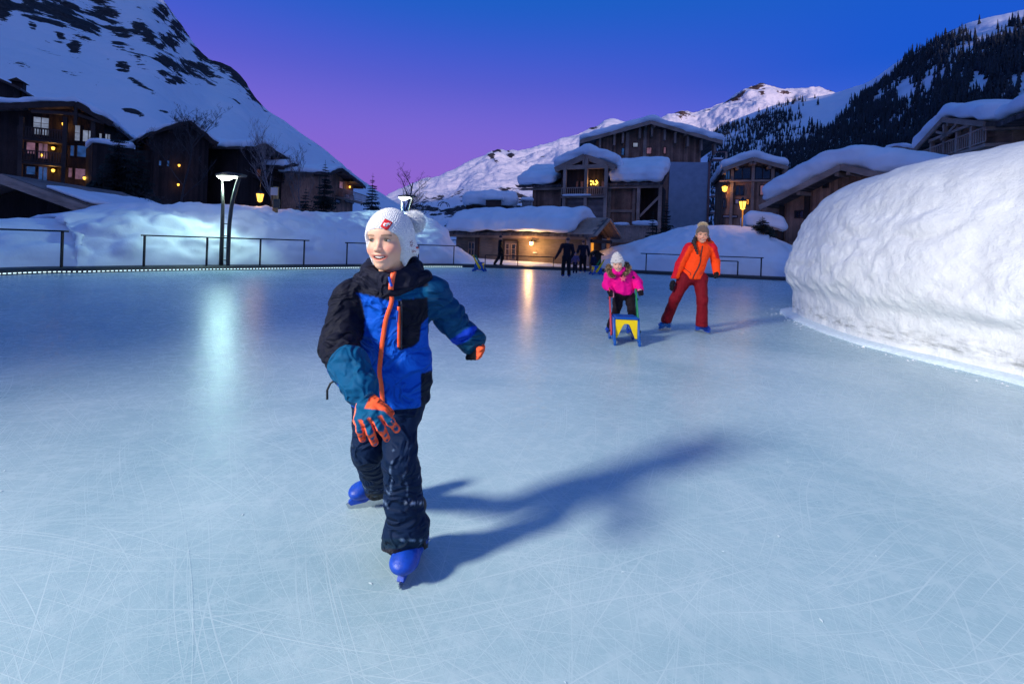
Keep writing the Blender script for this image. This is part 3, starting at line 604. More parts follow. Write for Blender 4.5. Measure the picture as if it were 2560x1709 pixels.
# added ridge, unseen behind the camera: it shades the valley, not the far peaks
ax_ = np.linspace(-3200, 3200, 160); ay_ = np.linspace(-1, 1, 40); gx, gy = np.meshgrid(ax_, ay_, indexing='ij')
hgt = 345 * (1 - np.abs(gy)) * (1 + .10 * fbm(np.stack([gx.ravel() * .002, gy.ravel(), gx.ravel() * 0], 1), 3, 5).reshape(gx.shape))
dx_, dy_ = math.sin(SUN_AZ), math.cos(SUN_AZ); cy_ = 1000 + gy * 560
Vb = np.stack([dx_ * cy_ + dy_ * gx, dy_ * cy_ - dx_ * gx, hgt - 2], 2).reshape(-1, 3); Vb[:, 2] += 14 * fbm(Vb * .012, 4, 9) * (hgt.ravel() > 5)
fb_ = gridfaces(160, 40); nb_ = vnormals(Vb, fb_); fb_ = fb_ if nb_[:, 2].mean() > 0 else fb_[:, ::-1]
tag(mesh_obj('added_ridge', Vb, fb_, bpy.data.materials['mountain_right'], None, True, np.full((len(Vb), 3), .2)), 'added unseen snowy ridge that keeps the low sun off the valley', None, kind='structure')
# forest: one mass of conifers standing on that slope
def forest():
    r = np.random.default_rng(8); n = 62000
    V = VR.reshape(shR); iu = r.integers(0, shR[0] - 1, n); it = r.integers(0, shR[1] - 5, n)
    fu, ft = r.random(n), r.random(n)
    p = V[iu, it] * ((1-fu)*(1-ft))[:, None] + V[iu+1, it] * (fu*(1-ft))[:, None] + V[iu, it+1] * ((1-fu)*ft)[:, None] + V[iu+1, it+1] * (fu*ft)[:, None]
    px, py = proj(p)
    # where the photograph shows wood: below a tree line, thinning to clearings
    tl = np.interp(px, [1780, 1830, 1950, 2030, 2060, 2130, 2200, 2250, 2320, 2345, 2400, 2480, 2600, 3800], [320, 306, 282, 285, 330, 262, 215, 168, 128, 108, 92, 92, 80, -60])
    dens = sstep(-4, 10, py - tl) * .60
    dens += .5 * fbm(p * (.012, .012, .02), 3, 71)
    dens -= .95 * blobs(px, py, [(2260, 230, 26, 30, -40, 1), (2200, 250, 30, 16, -45, .9), (2325, 205, 22, 46, 15, .8), (2420, 130, 40, 30, 0, .9), (2470, 105, 60, 12, -15, 1.0), (2440, 215, 30, 40, 10, .8), (2060, 290, 60, 22, -35, .9), (2000, 330, 50, 24, -20, .45), (1880, 345, 60, 16, 0, .35), (2150, 300, 30, 40, -30, .45), (2550, 250, 20, 60, 0, .5), (2290, 320, 40, 20, 0, .5), (1900, 385, 40, 14, 0, .4), (2120, 235, 60, 14, -15, .9)])
    dens += .42 * blobs(px, py, [(2170, 290, 60, 60, 0, 1), (2290, 150, 70, 40, -30, 1), (2060, 350, 30, 60, 0, .5), (2360, 260, 60, 80, 0, .55), (2520, 180, 60, 90, 0, .45), (2100, 390, 120, 20, 0, .6), (1830, 320, 30, 14, 0, .5)])
    area = np.interp(px, [1780, 2100, 2560, 3800], [1.0, .8, .42, .25])
    keep = (r.random(n) < np.clip(dens, 0, .9) * area) & (px > 1770) & (px < 2800)
    p = p[keep]; px = px[keep]; m = len(p)
    H = np.interp(px, [1780, 2000, 2150, 2560, 3800], [9, 11, 13, 14, 16]) * r.uniform(.65, 1.25, m); Rw = H * r.uniform(.11, .19, m)
    nt2, sg = 4, 6; vs = []; fs = []
    base = 0; A = np.arange(sg) * 2 * math.pi / sg
    allv = []; allf = []
    for k in range(nt2):
        z0 = .06 + .86 * k / nt2; z1 = min(1.0, z0 + .42 - .03 * k); rad = (1 - z0) ** .9
        ph = r.uniform(0, 6.28, m)[:, None] + A[None, :]; rj = r.uniform(.6, 1.25, (m, sg))
        ring = np.stack([p[:, None, 0] + np.cos(ph) * (Rw * rad)[:, None] * rj, p[:, None, 1] + np.sin(ph) * (Rw * rad)[:, None] * rj, p[:, None, 2] + (H * z0)[:, None] + H[:, None] * r.uniform(-.07, .04, (m, sg))], 2)
        tip = np.stack([p[:, 0] + r.normal(0, .05, m) * Rw, p[:, 1], p[:, 2] + H * z1], 1)[:, None, :]
        allv.append(np.concatenate([ring, tip], 1).reshape(-1, 3))
        b0 = base + np.arange(m)[:, None] * (sg + 1); i = np.arange(sg)[None, :]
        allf.append(np.stack([b0 + i, b0 + (i + 1) % sg, b0 + sg + 0 * i], 2).reshape(-1, 3)); base += m * (sg + 1)
    o = mesh_obj('forest', np.concatenate(allv), np.concatenate(allf), flat('forest', (.018, .026, .032), .9, var=.5, scale=.05))
    tag(o, 'dense dark conifer forest covering the right mountain slope', 'forest', kind='stuff'); return m
NTREES = forest()
# ================================================================== THE VILLAGE
class Fac:
    """a facade plane: origin (x, y), heading of its local x axis; local y runs into the building"""
    def __init__(s, o, a): s.o = Vector((o[0], o[1])); s.a = a; s.ex = Vector((math.cos(a), math.sin(a))); s.ey = Vector((-math.sin(a), math.cos(a)))
    def at(s, px, py, off=0.0):
        a, b = ray(px, py); d = Vector((a, 1.0)); t = (off + s.o.dot(s.ey)) / d.dot(s.ey)
        return ((d * t - s.o).dot(s.ex), EYE + b * t)
    def root(s, name, label, cat='chalet', group=None):
        return tag(empty(name, (s.o.x, s.o.y, 0), s.a), label, cat, group)
def gable_fac(pl, pa, pr, he, oh=1.0):
    """facade whose two eaves stand he above the eye; returns the plane and eave/apex in local (u, z)"""
    def eave(p): a, b = ray(*p); Y = he / b; return Vector((a * Y, Y))
    L, R = eave(pl), eave(pr); d = R - L; f = Fac(L, math.atan2(d.y, d.x)); r = (f.at(*pl), f.at(*pa), f.at(*pr)); f.o = f.o + f.ey * oh; return (f,) + r
def flat_fac(px, Y, yaw=0.0):
    p = P(px, 600, Y); return Fac((p.x, p.y), yaw)
def roof_snow(root, line, y0, y1, t, h=None, seed=0, over=.18, name='roof_snow', amp=.16, rk=.48, sm=.5, tf=None):
    """thick snow lying on a roof whose section is the (u, z) polyline"""
    u = np.array([p[0] for p in line]); z = np.array([p[1] for p in line])
    u0, u1 = u[0] - over, u[-1] + over; y0 -= over; y1 += over; h = h or max(.07, min(.16, t * .14)); Rr = t * rk
    lo = np.array([u0 - .35, y0 - .35, z.min() - .5]); hi = np.array([u1 + .35, y1 + .35, z.max() + t + .5])
    uu = np.arange(lo[0], hi[0] + h, h); rz = np.interp(uu, u, z); kk = max(1, int(sm / h)); kk += 1 - kk % 2
    rs = np.convolve(np.pad(rz, kk // 2, mode='edge'), np.ones(kk) / kk, 'valid')[:len(uu)]
    left = uu < u[0]; rs[left] = z[0] - (u[0] - uu[left]) * .5; rt = uu > u[-1]; rs[rt] = z[-1] - (uu[rt] - u[-1]) * .5
    def fn(g):
        X, Y, Z = g; n = X.size; r = rs[:n].astype(np.float32)[:, None, None]
        tt = t if tf is None else tf(X, Y)
        qx = np.abs(X - (u0 + u1) / 2) - (u1 - u0) / 2 + Rr; qy = np.abs(Y - (y0 + y1) / 2) - (y1 - y0) / 2 + Rr; qz = np.abs(Z - r - tt / 2) - tt / 2 + Rr
        return np.sqrt(np.maximum(qx, 0) ** 2 + np.maximum(qy, 0) ** 2 + np.maximum(qz, 0) ** 2) + np.minimum(np.maximum(np.maximum(qx, qy), qz), 0) - Rr
    lay = lambda v: amp * fbm(v * .55, 3, seed) + .03 * np.sin(v[:, 2] * 9 + 2 * pn(v * .3, seed)) * (amp > .05)
    v, f = blob(fn, lo, hi, h, lay, 2)
    return mesh_obj(name, v, f, M['roof_snow'], root, True)
def lerpz(line, u):
    return float(np.interp(u, [p[0] for p in line], [p[1] for p in line]))
def gabled(root, L, A, R, depth, wall, trim, oh=.9, inset=.7, thick=.22, snow=.7, back=.5, seed=0, base=0.0, purlins=True, barge=.34, struts=0, wallname='wall', side=None, snowkw={}):
    """gable-fronted house in the root's frame: wall, roof planes, bargeboards, purlins, roof snow"""
    ln = [L, A, R]
    wl, wr = L[0] + inset, R[0] - inset
    if side: wl, wr = side
    MB().prism([(wl, base), (wr, base), (wr, lerpz(ln, wr) - thick), (A[0], A[1] - thick), (wl, lerpz(ln, wl) - thick)], 0, depth).build(wallname, wall, root)
    for a, b in ((L, A), (A, R)):
        MB().prism([(a[0], a[1] - thick), (b[0], b[1] - thick), (b[0], b[1]), (a[0], a[1])], -oh, depth + back).build('roof_plane', M['shingle'], root)
    for a, b in ((L, A), (R, A)):
        MB().beam((a[0], -oh - .05, a[1] - barge / 2 + .06), (b[0], -oh - .05, b[1] - barge / 2 + .06), .10, barge).build('bargeboard', trim, root)
    if purlins:
        for q in (.06, .5, .94):
            for a, b in ((L, A), (R, A)):
                x = a[0] + (b[0] - a[0]) * q; zz = a[1] + (b[1] - a[1]) * q - thick - .14
                if wl - .6 < x < wr + .6: MB().box(x - .11, x + .11, -oh + .08, .3, zz - .12, zz + .12).build('purlin', trim, root)
    for k in range(struts):
        x = wl + (wr - wl) * (k + .5) / struts; zt = lerpz(ln, x) - thick
        MB().beam((x, -.02, zt - 1.5), (x, -oh * .8, zt - .12), .14, .14).build('strut', trim, root)
    if snow: roof_snow(root, ln, -oh, depth + back, snow, seed=seed, **snowkw)
def window(root, u0, z0, u1, z1, pane, y=0.0, nx=2, nz=1, fw=.07, frame=None):
    u0, u1 = min(u0, u1), max(u0, u1); z0, z1 = min(z0, z1), max(z0, z1)
    w = empty('window', (0, 0, 0), 0, root); frame = frame or M['timber_dark']; b = MB(); d0, d1 = y - .07, y + .02
    for a in (u0, u1): b.box(a - fw / 2, a + fw / 2, d0, d1, z0 - fw / 2, z1 + fw / 2)
    for a in (z0, z1): b.box(u0 + fw / 2, u1 - fw / 2, d0 + .004, d1, a - fw / 2, a + fw / 2)
    for k in range(1, nx): a = u0 + (u1 - u0) * k / nx; b.box(a - fw * .35, a + fw * .35, d0 + .008, d1, z0 + fw / 2, z1 - fw / 2)
    for k in range(1, nz): a = z0 + (z1 - z0) * k / nz; b.box(u0 + fw / 2, u1 - fw / 2, d0 + .012, d1, a - fw * .3, a + fw * .3)
    b.build('frame', frame, w); MB().box(u0 + fw * .4, u1 - fw * .4, y - .03, y - .012, z0 + fw * .4, z1 - fw * .4).build('pane', pane, w); return w
def wpx(root, fac, x0, y0, x1, y1, pane, **k):
    off = k.get('y', 0.0); a, b = fac.at(x0, y1, off), fac.at(x1, y0, off); return window(root, a[0], a[1], b[0], b[1], pane, **k)
def balcony(root, u0, u1, z, trim, out=1.1, h=.95, y=0.0, gap=.16, posts=True, slab=.18, snow=False):
    b = empty('balcony', (0, 0, 0), 0, root)
    MB().box(u0, u1, y - out, y + .01, z - slab, z).build('floor_slab', trim, b)
    MB().box(u0, u1, y - out - .02, y - out + .07, z + h - .09, z + h).build('handrail', trim, b)
    MB().box(u0, u1, y - out, y - out + .05, z + .08, z + .15).build('bottom_rail', trim, b)
    m = MB(); n = max(2, int((u1 - u0) / gap))
    for k in range(n + 1):
        x = u0 + (u1 - u0) * k / n; m.box(x - .035, x + .035, y - out + .008, y - out + .043, z + .15, z + h - .09)
    o = m.build('balusters', trim, b); o['kind'] = 'stuff'
    if snow: 
        v, f = blob(lambda g: ell(g, ((u0 + u1) / 2, y - out + .25, z + h + .05), ((u1 - u0) / 2, .3, .13)), np.array([u0 - .2, y - out - .3, z + h - .3]), np.array([u1 + .2, y + .1, z + h + .4]), .07, None, 1)
        mesh_obj('snow_ridge', v, f, M['roof_snow'], b, True)
    return b
def glow(root, u, z, y=-.25, s=.12, power=6, col=(1, .55, .15), name='wall_light'):
    w = empty(name, (0, 0, 0), 0, root)
    MB().lathe([(.01, -s * 1.3), (s * .7, -s), (s, s * .6), (.02, s * .9)], (u, y, z), 8).build('lamp_glass', M['amber'], w, True)
    MB().lathe([(s * 1.25, s * .92), (s * .9, s * 1.25), (.02, s * 1.7)], (u, y, z), 8).build('lamp_cap', M['black_metal'], w)
    MB().box(u - .02, u + .02, y, .03, z + s * 1.0, z + s * 1.15).build('bracket', M['black_metal'], w)
    if power:
        l = bpy.data.lights.new('wall_light_bulb', 'POINT'); l.energy = power; l.color = col; l.shadow_soft_size = .1
        o = bpy.data.objects.new('bulb', l); COL.objects.link(o); o.parent = w; o.location = (u, y - s * 1.6 - .05, z)

# ---- A: the big dark lodge on the left
f, L, A, R = gable_fac((-70, 262), (190, 254), (280, 306), 10.0, 1.6)
rt = f.root('timber_lodge', 'tall dark timber lodge at far left with three storeys of lit balconies', 'lodge')
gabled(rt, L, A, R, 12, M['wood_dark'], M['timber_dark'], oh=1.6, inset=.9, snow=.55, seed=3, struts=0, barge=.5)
wpx(rt, f, 82, 296, 124, 336, M['win_white'], nx=2, nz=3); wpx(rt, f, 186, 314, 202, 352, M['win_white'], nx=1, nz=2); wpx(rt, f, 206, 328, 236, 354, M['win_white'], nx=2)
wpx(rt, f, 247, 334, 256, 354, M['win_white'], nx=1); wpx(rt, f, 262, 336, 277, 354, M['win_white'], nx=2)
wpx(rt, f, 65, 357, 90, 384, M['win_pink'], nx=1); wpx(rt, f, 95, 360, 121, 396, M['win_pink'], nx=2); wpx(rt, f, 175, 364, 187, 390, M['win_blue'], nx=1); wpx(rt, f, 192, 366, 222, 392, M['win_blue'], nx=1); wpx(rt, f, 226, 374, 237, 394, M['win_blue'], nx=1)
wpx(rt, f, 65, 417, 90, 436, M['win_blue'], nx=1); wpx(rt, f, 95, 418, 120, 452, M['win_blue'], nx=2); wpx(rt, f, 170, 420, 182, 444, M['win_pink'], nx=1); wpx(rt, f, 187, 423, 220, 448, M['win_pink'], nx=1); wpx(rt, f, 224, 428, 235, 450, M['win_pink'], nx=1)
wpx(rt, f, 185, 474, 216, 490, M['win_dim'], nx=2)
for x, y, pw in ((162, 312, 20), (136, 372, 26), (136, 427, 26), (107, 389, 0), (214, 446, 10), (217, 490, 5)):
    u, z = f.at(x, y); glow(rt, u, z, y=-.3, s=.13 if pw else .10, power=pw)
for (xa, xb, y) in ((60, 175, 346), (62, 166, 404)):
    a, b = f.at(xa, y), f.at(xb, y + 8); balcony(rt, a[0], b[0], a[1] - .1, M['timber_dark'], out=1.3, h=1.0)
for x in (70, 176, 244):
    u, z = f.at(x, 300); MB().box(u - .14, u + .14, -1.35, -1.07, 0, z).build('post', M['timber_dark'], rt)
u0, z0 = f.at(150, 292); u1, z1 = f.at(240, 316); MB().beam((A[0], -1.5, A[1] - 1.1), (u1 + .9, -1.5, z1 + .1), .18, .26).build('truss_beam', M['timber_dark'], rt); MB().beam((A[0], -1.5, A[1] - 1.1), (u0 - 1.4, -1.5, z0 - .1), .18, .26).build('truss_beam', M['timber_dark'], rt)
MB().beam((A[0], -1.52, A[1] - .3), (A[0], -1.52, A[1] - 2.1), .22, .22).build('king_post', M['timber_dark'], rt)
wg = MB(); wg.box(R[0] - .9 + .003, R[0] + 7, 4.5, 10, 0, L[1] - 3.9); wg.build('side_wing', M['wood_dark'], rt)
roof_snow(rt, [(R[0] - .8, L[1] - 3.88), (R[0] + 7.5, L[1] - 4.4)], 3.8, 10.4, .35, seed=5)
# far-left upper roof
f2 = flat_fac(20, 66, .5); rt = f2.root('hillside_chalet', 'dark chalet corner on the slope above the big lodge, chimney on its roof', 'chalet')
a, b, c = f2.at(-60, 205), f2.at(-20, 190), f2.at(58, 224)
gabled(rt, a, b, c, 8, M['wood_dark'], M['timber_dark'], oh=.8, snow=0, inset=1.0, purlins=False, base=5)
u, z = f2.at(26, 206); MB().box(u - .6, u + .6, 2, 3.2, z - 1.5, z + .7).build('chimney', M['wood_dark'], rt); MB().prism([(u - .9, z + .7), (u + .9, z + .7), (u, z + 1.25)], 1.7, 3.5).build('chimney_cap', M['timber_dark'], rt)
# ---- B: dark gable house
f, L, A, R = gable_fac((376, 330), (474, 300), (544, 358), 9.0, .9)
rt = f.root('gabled_house', 'dark steep gabled house behind the big leafless tree', 'house')
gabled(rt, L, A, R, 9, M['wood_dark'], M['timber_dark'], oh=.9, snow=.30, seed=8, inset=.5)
wpx(rt, f, 396, 402, 404, 414, M['win_blue'], nx=1); wpx(rt, f, 416, 402, 424, 416, M['win_blue'], nx=1)
u, z = f.at(446, 414); glow(rt, u, z, s=.1, power=4); u, z = f.at(444, 462); glow(rt, u, z, s=.1, power=4)
MB().box(L[0] - 3.6, L[0] + .6, 1, 6, 0, f.at(400, 378)[1]).build('annex', M['wood_dark'], rt)
roof_snow(rt, [(L[0] - 3.7, f.at(400, 378)[1]), (L[0] - 1.0, f.at(400, 376)[1])], .8, 4, .5, seed=4, name='annex_snow')
# ---- C: long wing with a snow roof
f = flat_fac(540, 50, .9); rt = f.root('long_wing', 'long low dark building with a snow covered roof behind the left lamp', 'house')
ua, za = f.at(505, 362); ub, zb = f.at(640, 392)
MB().prism([(ua, 0), (ub, 0), (ub, zb), (ua, za)], 0, 7).build('wall', M['wood_dark'], rt)
roof_snow(rt, [(ua - .4, za + .05), (ub + .4, zb + .05)], -1.0, 7.4, .75, seed=9)
ua, za = f.at(540, 412); ub, zb = f.at(628, 428); MB().prism([(ua, za - .25), (ub, zb - .25), (ub, zb), (ua, za)], -2.0, -.003).build('awning', M['timber_dark'], rt); roof_snow(rt, [(ua, za + .01), (ub, zb + .01)], -2.0, -.1, .42, seed=2, name='awning_snow', amp=.06)
for x, y in ((533, 378), (556, 388), (611, 399)):
    u, z = f.at(x, y); glow(rt, u, z, s=.07, power=0)
# ---- D, E, F: the row of small chalets
f, L, A, R = gable_fac((614, 367), (664, 361), (724, 399), 9.0, 1.6)
rt = f.root('row_chalet', 'dark chalet with wide roof overhang, left one of the row behind the hanging lantern', 'chalet', 'row of small dark chalets')
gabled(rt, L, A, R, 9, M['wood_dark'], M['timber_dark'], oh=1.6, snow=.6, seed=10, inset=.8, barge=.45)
u, z = f.at(664, 411); glow(rt, u, z, s=.08, power=3); a, b = f.at(630, 440), f.at(712, 448); balcony(rt, a[0], b[0], a[1], M['timber_dark'], gap=.3)
wpx(rt, f, 640, 424, 652, 440, M['win_dim'], nx=1); wpx(rt, f, 676, 428, 690, 444, M['glass'], nx=2)
f, L, A, R = gable_fac((711, 414), (740, 407), (788, 440), 8.0, 1.2)
rt = f.root('row_chalet', 'small dark chalet with bare slim trees before it, middle of the left row', 'chalet', 'row of small dark chalets')
gabled(rt, L, A, R, 9, M['wood_dark'], M['timber_dark'], oh=1.2, snow=.5, seed=12, inset=.7)
wpx(rt, f, 735, 452, 745, 466, M['glass'], nx=2); wpx(rt, f, 757, 456, 768, 470, M['win_dim'], nx=1)
f, L, A, R = gable_fac((820, 432), (853, 420), (913, 466), 7.5, 1.4)
rt = f.root('row_chalet', 'brown chalet with one amber wall lamp, right end of the left row', 'chalet', 'row of small dark chalets')
gabled(rt, L, A, R, 9, M['wood_brown'], M['timber_dark'], oh=1.4, snow=.45, seed=14, inset=.7, barge=.4)
u, z = f.at(870, 467); glow(rt, u, z, s=.13, power=10); wpx(rt, f, 847, 455, 857, 470, M['win_pink'], nx=1); wpx(rt, f, 862, 490, 884, 504, M['curtain'], nx=2); wpx(rt, f, 838, 492, 850, 506, M['glass'], nx=1)
a, b = f.at(838, 487), f.at(905, 494); balcony(rt, a[0], b[0], a[1] - .2, M['timber'], gap=.3, h=1.0)

# ---- low hut roof in the left foreground, half buried behind the bank
f = flat_fac(20, 18.6, .12); rt = f.root('buried_hut', 'low hut on the left with weathered gable roof half buried in snow', 'hut')
L, A, R = f.at(-330, 540), f.at(22, 437), f.at(256, 522)
MB().prism([(L[0] + 1, 0), (R[0] - 1.0, 0), (R[0] - 1.0, lerpz([L, A, R], R[0] - 1.0) - .3), (A[0], A[1] - .3), (L[0] + 1, lerpz([L, A, R], L[0] + 1) - .3)], 1.2, 6).build('wall', M['wood_dark'], rt)
for a, b in ((L, A), (A, R)):
    MB().prism([(a[0], a[1] - .16), (b[0], b[1] - .16), (b[0], b[1]), (a[0], a[1])], -.3, 6.3).build('roof_plane', M['wood_grey'], rt)
    for k, (dz, hh) in enumerate(((-.10, .16), (-.30, .20))):
        MB().beam((a[0], -.36 - .05 * (1 - k), a[1] + dz), (b[0], -.36 - .05 * (1 - k), b[1] + dz), .07, hh).build('bargeboard', M['timber'], rt)
roof_snow(rt, [(A[0] + 1.4, lerpz([L, A, R], A[0] + 1.4) + .01), (R[0] - .4, lerpz([L, A, R], R[0] - .4) + .01)], -.1, 6, .20, h=.06, seed=6, over=.02, amp=.05)
roof_snow(rt, [L, (A[0] - .5, lerpz([L, A, R], A[0] - .5) + .01)], -.1, 6, .22, h=.08, seed=7, over=.02, amp=.05)

# ---- G: the skate hut, eave towards the rink, gable end with open porch on the right
pl, pr = P(1118, 582, 33.5), P(1466, 586, 26.2); dd = (pr - pl).xy
f = Fac(pl.xy, math.atan2(dd.y, dd.x)); Lh = dd.length; rt = f.root('skate_hut', 'low timber skate hut under a deep snow roof with a bright amber lamp', 'hut')
ze = (pl.z + pr.z) / 2; zr = ze + 1.05; hw = 1.6
MB().box(.45, Lh - .6, .55, 2 * hw - .2, 0, ze - .02).build('wall', M['wood_brown'], rt)
rp = random.Random(3); z = .25; k = 0
while z < ze - .25:
    hh = rp.uniform(.19, .25); cuts = [.45, .45 + (Lh - 1.05) * rp.uniform(.25, .4), .45 + (Lh - 1.05) * rp.uniform(.58, .75), Lh - .6]
    for a, b in zip(cuts[:-1], cuts[1:]):
        d_ = rp.uniform(.035, .06); o = MB().box(a + .006, b - .006, .55 - d_, .549, z + .006, z + hh - .006).build('plank', M['wood_plank'], rt)
    z += hh
for i, (x0, x1) in enumerate(((0, 3.2), (3.2, Lh * .62), (Lh * .62, Lh - .1))):
    MB().beam((x0 + .02, .22, ze - .16), (x1 - .02, .22, ze - .16), .16, .26).build('eave_beam', M['timber'], rt)
for s in (0, 1):   # roof planes, ridge along the hut
    ya, yb, za, zb2 = (-.05, hw, ze, zr) if s == 0 else (hw, 2 * hw + .1, zr, ze)
    V_ = [(0, ya, za - .14), (Lh + .55, ya, za - .14), (Lh + .55, yb, zb2 - .14), (0, yb, zb2 - .14), (0, ya, za), (Lh + .55, ya, za), (Lh + .55, yb, zb2), (0, yb, zb2)]
    MB().add(V_, [(0,3,2,1),(4,5,6,7),(0,1,5,4),(1,2,6,5),(2,3,7,6),(3,0,4,7)]).build('roof_plane', M['shingle'], rt)
    rows = 7
    for q in range(rows):        # shingle courses showing at the bare right end
        t0, t1 = q / rows, (q + 1) / rows
        for c in range(5):
            xa = Lh - 1.15 + c * .34 + .17 * (q % 2) - .1
            if xa + .32 > Lh + .56: continue
            y_0, y_1 = ya + (yb - ya) * t0, ya + (yb - ya) * t1; z_0, z_1 = za + (zb2 - za) * t0 + .012, za + (zb2 - za) * t1 + .012
            MB().add([(xa, y_0, z_0), (xa + .32, y_0, z_0), (xa + .32, y_1, z_1), (xa, y_1, z_1), (xa, y_0, z_0 + .03), (xa + .32, y_0, z_0 + .03), (xa + .32, y_1, z_1 + .022), (xa, y_1, z_1 + .022)], [(0,3,2,1),(4,5,6,7),(0,1,5,4),(1,2,6,5),(2,3,7,6),(3,0,4,7)]).build('roof_shingle', M['timber'], rt)
for (y_, s) in ((-.05, 1), (2 * hw + .1, -1)):
    MB().beam((Lh + .56, y_, ze - .06), (Lh + .56, hw, zr - .06), .10, .26, up=(1, 0, 0)).build('bargeboard', M['timber'], rt)
MB().beam((Lh + .1, .3, ze - .35), (Lh + .1, 2 * hw - .3, ze - .35), .18, .2).build('tie_beam', M['timber_dark'], rt)
for y_ in (.28, 2 * hw - .35): MB().box(Lh - .1, Lh + .1, y_ - .1, y_ + .1, 0, ze - .1).build('porch_post', M['timber'], rt)
MB().prism([(0, 0)] * 3, 0, 0) if False else None
tri = MB().add([(Lh - .59, .5, 0), (Lh - .59, 2 * hw - .2, 0), (Lh - .59, 2 * hw - .2, ze), (Lh - .59, hw, zr - .2), (Lh - .59, .5, ze)], [(0, 1, 2, 3, 4)]).build('gable_wall', M['wood_dark'], rt)
# snow on the hut: profile across the ridge, drawn along the length
us = [(-.05, ze + .02), (hw, zr + .02), (2 * hw + .1, ze + .02)]
hs = roof_snow(empty('tmp'), us, 0, Lh - 1.0, .98, h=.09, seed=20, over=.16, amp=.14, sm=1.2)
hs.parent = None; bpy.data.objects.remove(bpy.data.objects['tmp']); me = hs.data
co = np.zeros(len(me.vertices) * 3, np.float32); me.vertices.foreach_get('co', co); co = co.reshape(-1, 3); co = np.stack([co[:, 1], co[:, 0], co[:, 2]], 1); me.vertices.foreach_set('co', co.ravel()); me.flip_normals(); me.update(); hs.parent = rt
# doors, windows, the lamp
def hut_at(px, py, y=.5): return f.at(px, py, y)
def hpx(x0, y0, x1, y1, pane, **k):
    a, b = hut_at(x0, y1), hut_at(x1, y0); return window(rt, a[0], a[1], b[0], b[1], pane, y=.48, frame=M['timber'], **k)
hpx(1172, 606, 1188, 640, M['glass'], nx=2, nz=2); hpx(1264, 609, 1275, 650, M['win_dim'], nx=1, nz=3); hpx(1279, 610, 1291, 648, M['glass'], nx=1, nz=3)
a = hut_at(1190, 600); MB().box(a[0], a[0] + .35, .40, .48, .1, ze - .3).build('shutter', M['timber_dark'], rt)
a, b = hut_at(1258, 652), hut_at(1296, 603); d_ = MB()
for x in (a[0], b[0]): d_.box(x - .06, x + .06, .40, .49, a[1] - .4, b[1])
d_.box(a[0], b[0], .41, .488, b[1], b[1] + .1); d_.build('door_frame', M['timber_dark'], rt)
u, z = hut_at(1328, 608, .0)
w = empty('wall_lamp', (0, 0, 0), 0, rt)
MB().lathe([(.02, -.11), (.09, -.08), (.11, 0), (.09, .08), (.02, .11)], (u, .0, z), 12).build('lamp_globe', M['amber_hot'], w, True)
MB().tube([(u, .52, z + .05), (u, .3, z + .24), (u, .0, z + .22), (u, .0, z + .12)], .018, 6).build('lamp_arm', M['black_metal'], w)
MB().lathe([(.16, .08), (.10, .15), (.02, .2)], (u, 0, z), 10).build('lamp_shade', M['black_metal'], w)
l = bpy.data.lights.new('hut_lamp_bulb', 'POINT'); l.energy = 150; l.color = (1, .56, .18); l.shadow_soft_size = .14
o = bpy.data.objects.new('bulb', l); COL.objects.link(o); o.parent = w; o.location = (u, -.22, z - .06)
MB().box(u - .14, u + .14, .40, .5, z - .62, z - .55).build('sign_ledge', M['curtain'], rt)
window(rt, Lh - .58 + .001, .7, Lh - .57, 1.9, M['win_warm'], y=1.2) if False else None
lw = MB().box(Lh - .585, Lh - .575, 1.5, 1.95, .5, 1.75).build('lit_doorway', M['win_warm'], rt)
l = bpy.data.lights.new('porch_bulb', 'POINT'); l.energy = 14; l.color = (1, .5, .16); l.shadow_soft_size = .1
o = bpy.data.objects.new('porch_bulb', l); COL.objects.link(o); o.parent = rt; o.location = (Lh - .1, 1.7, 1.7)

# ---- small snow-buried roof behind the hut
f = flat_fac(1230, 44); rt = f.root('buried_roof', 'flat hut roof drowned in snow showing above the skate hut', 'hut')
a, b = f.at(1165, 513), f.at(1285, 513); MB().box(a[0], b[0], 0, 6, 0, a[1]).build('wall', M['wood_dark'], rt)
roof_snow(rt, [(a[0] - .2, a[1] + .01), (b[0] + .2, b[1] + .01)], -.4, 6, f.at(1200, 478)[1] - a[1], seed=25, rk=.46, amp=.25, sm=.2)
a, b = f.at(1216, 509), f.at(1254, 503); MB().box(a[0], b[0], -1.2, -.62, a[1] - .6, b[1]).build('dormer', M['timber_dark'], rt); roof_snow(rt, [(a[0] - .1, b[1] + .01), (b[0] + .1, b[1] + .01)], -1.3, -.3, .42, h=.06, seed=26, name='dormer_snow', amp=.05)
f = flat_fac(1305, 46); rt = f.root('snow_capped_wall', 'little dark wall end with a snow cap left of the brown chalet', 'wall')
a, b = f.at(1306, 510), f.at(1330, 502); MB().box(a[0], b[0], 0, 2, 0, b[1]).build('masonry', M['stone'], rt); roof_snow(rt, [(a[0], b[1] + .01), (b[0], b[1] + .01)], 0, 2, .35, h=.06, seed=27, amp=.05)

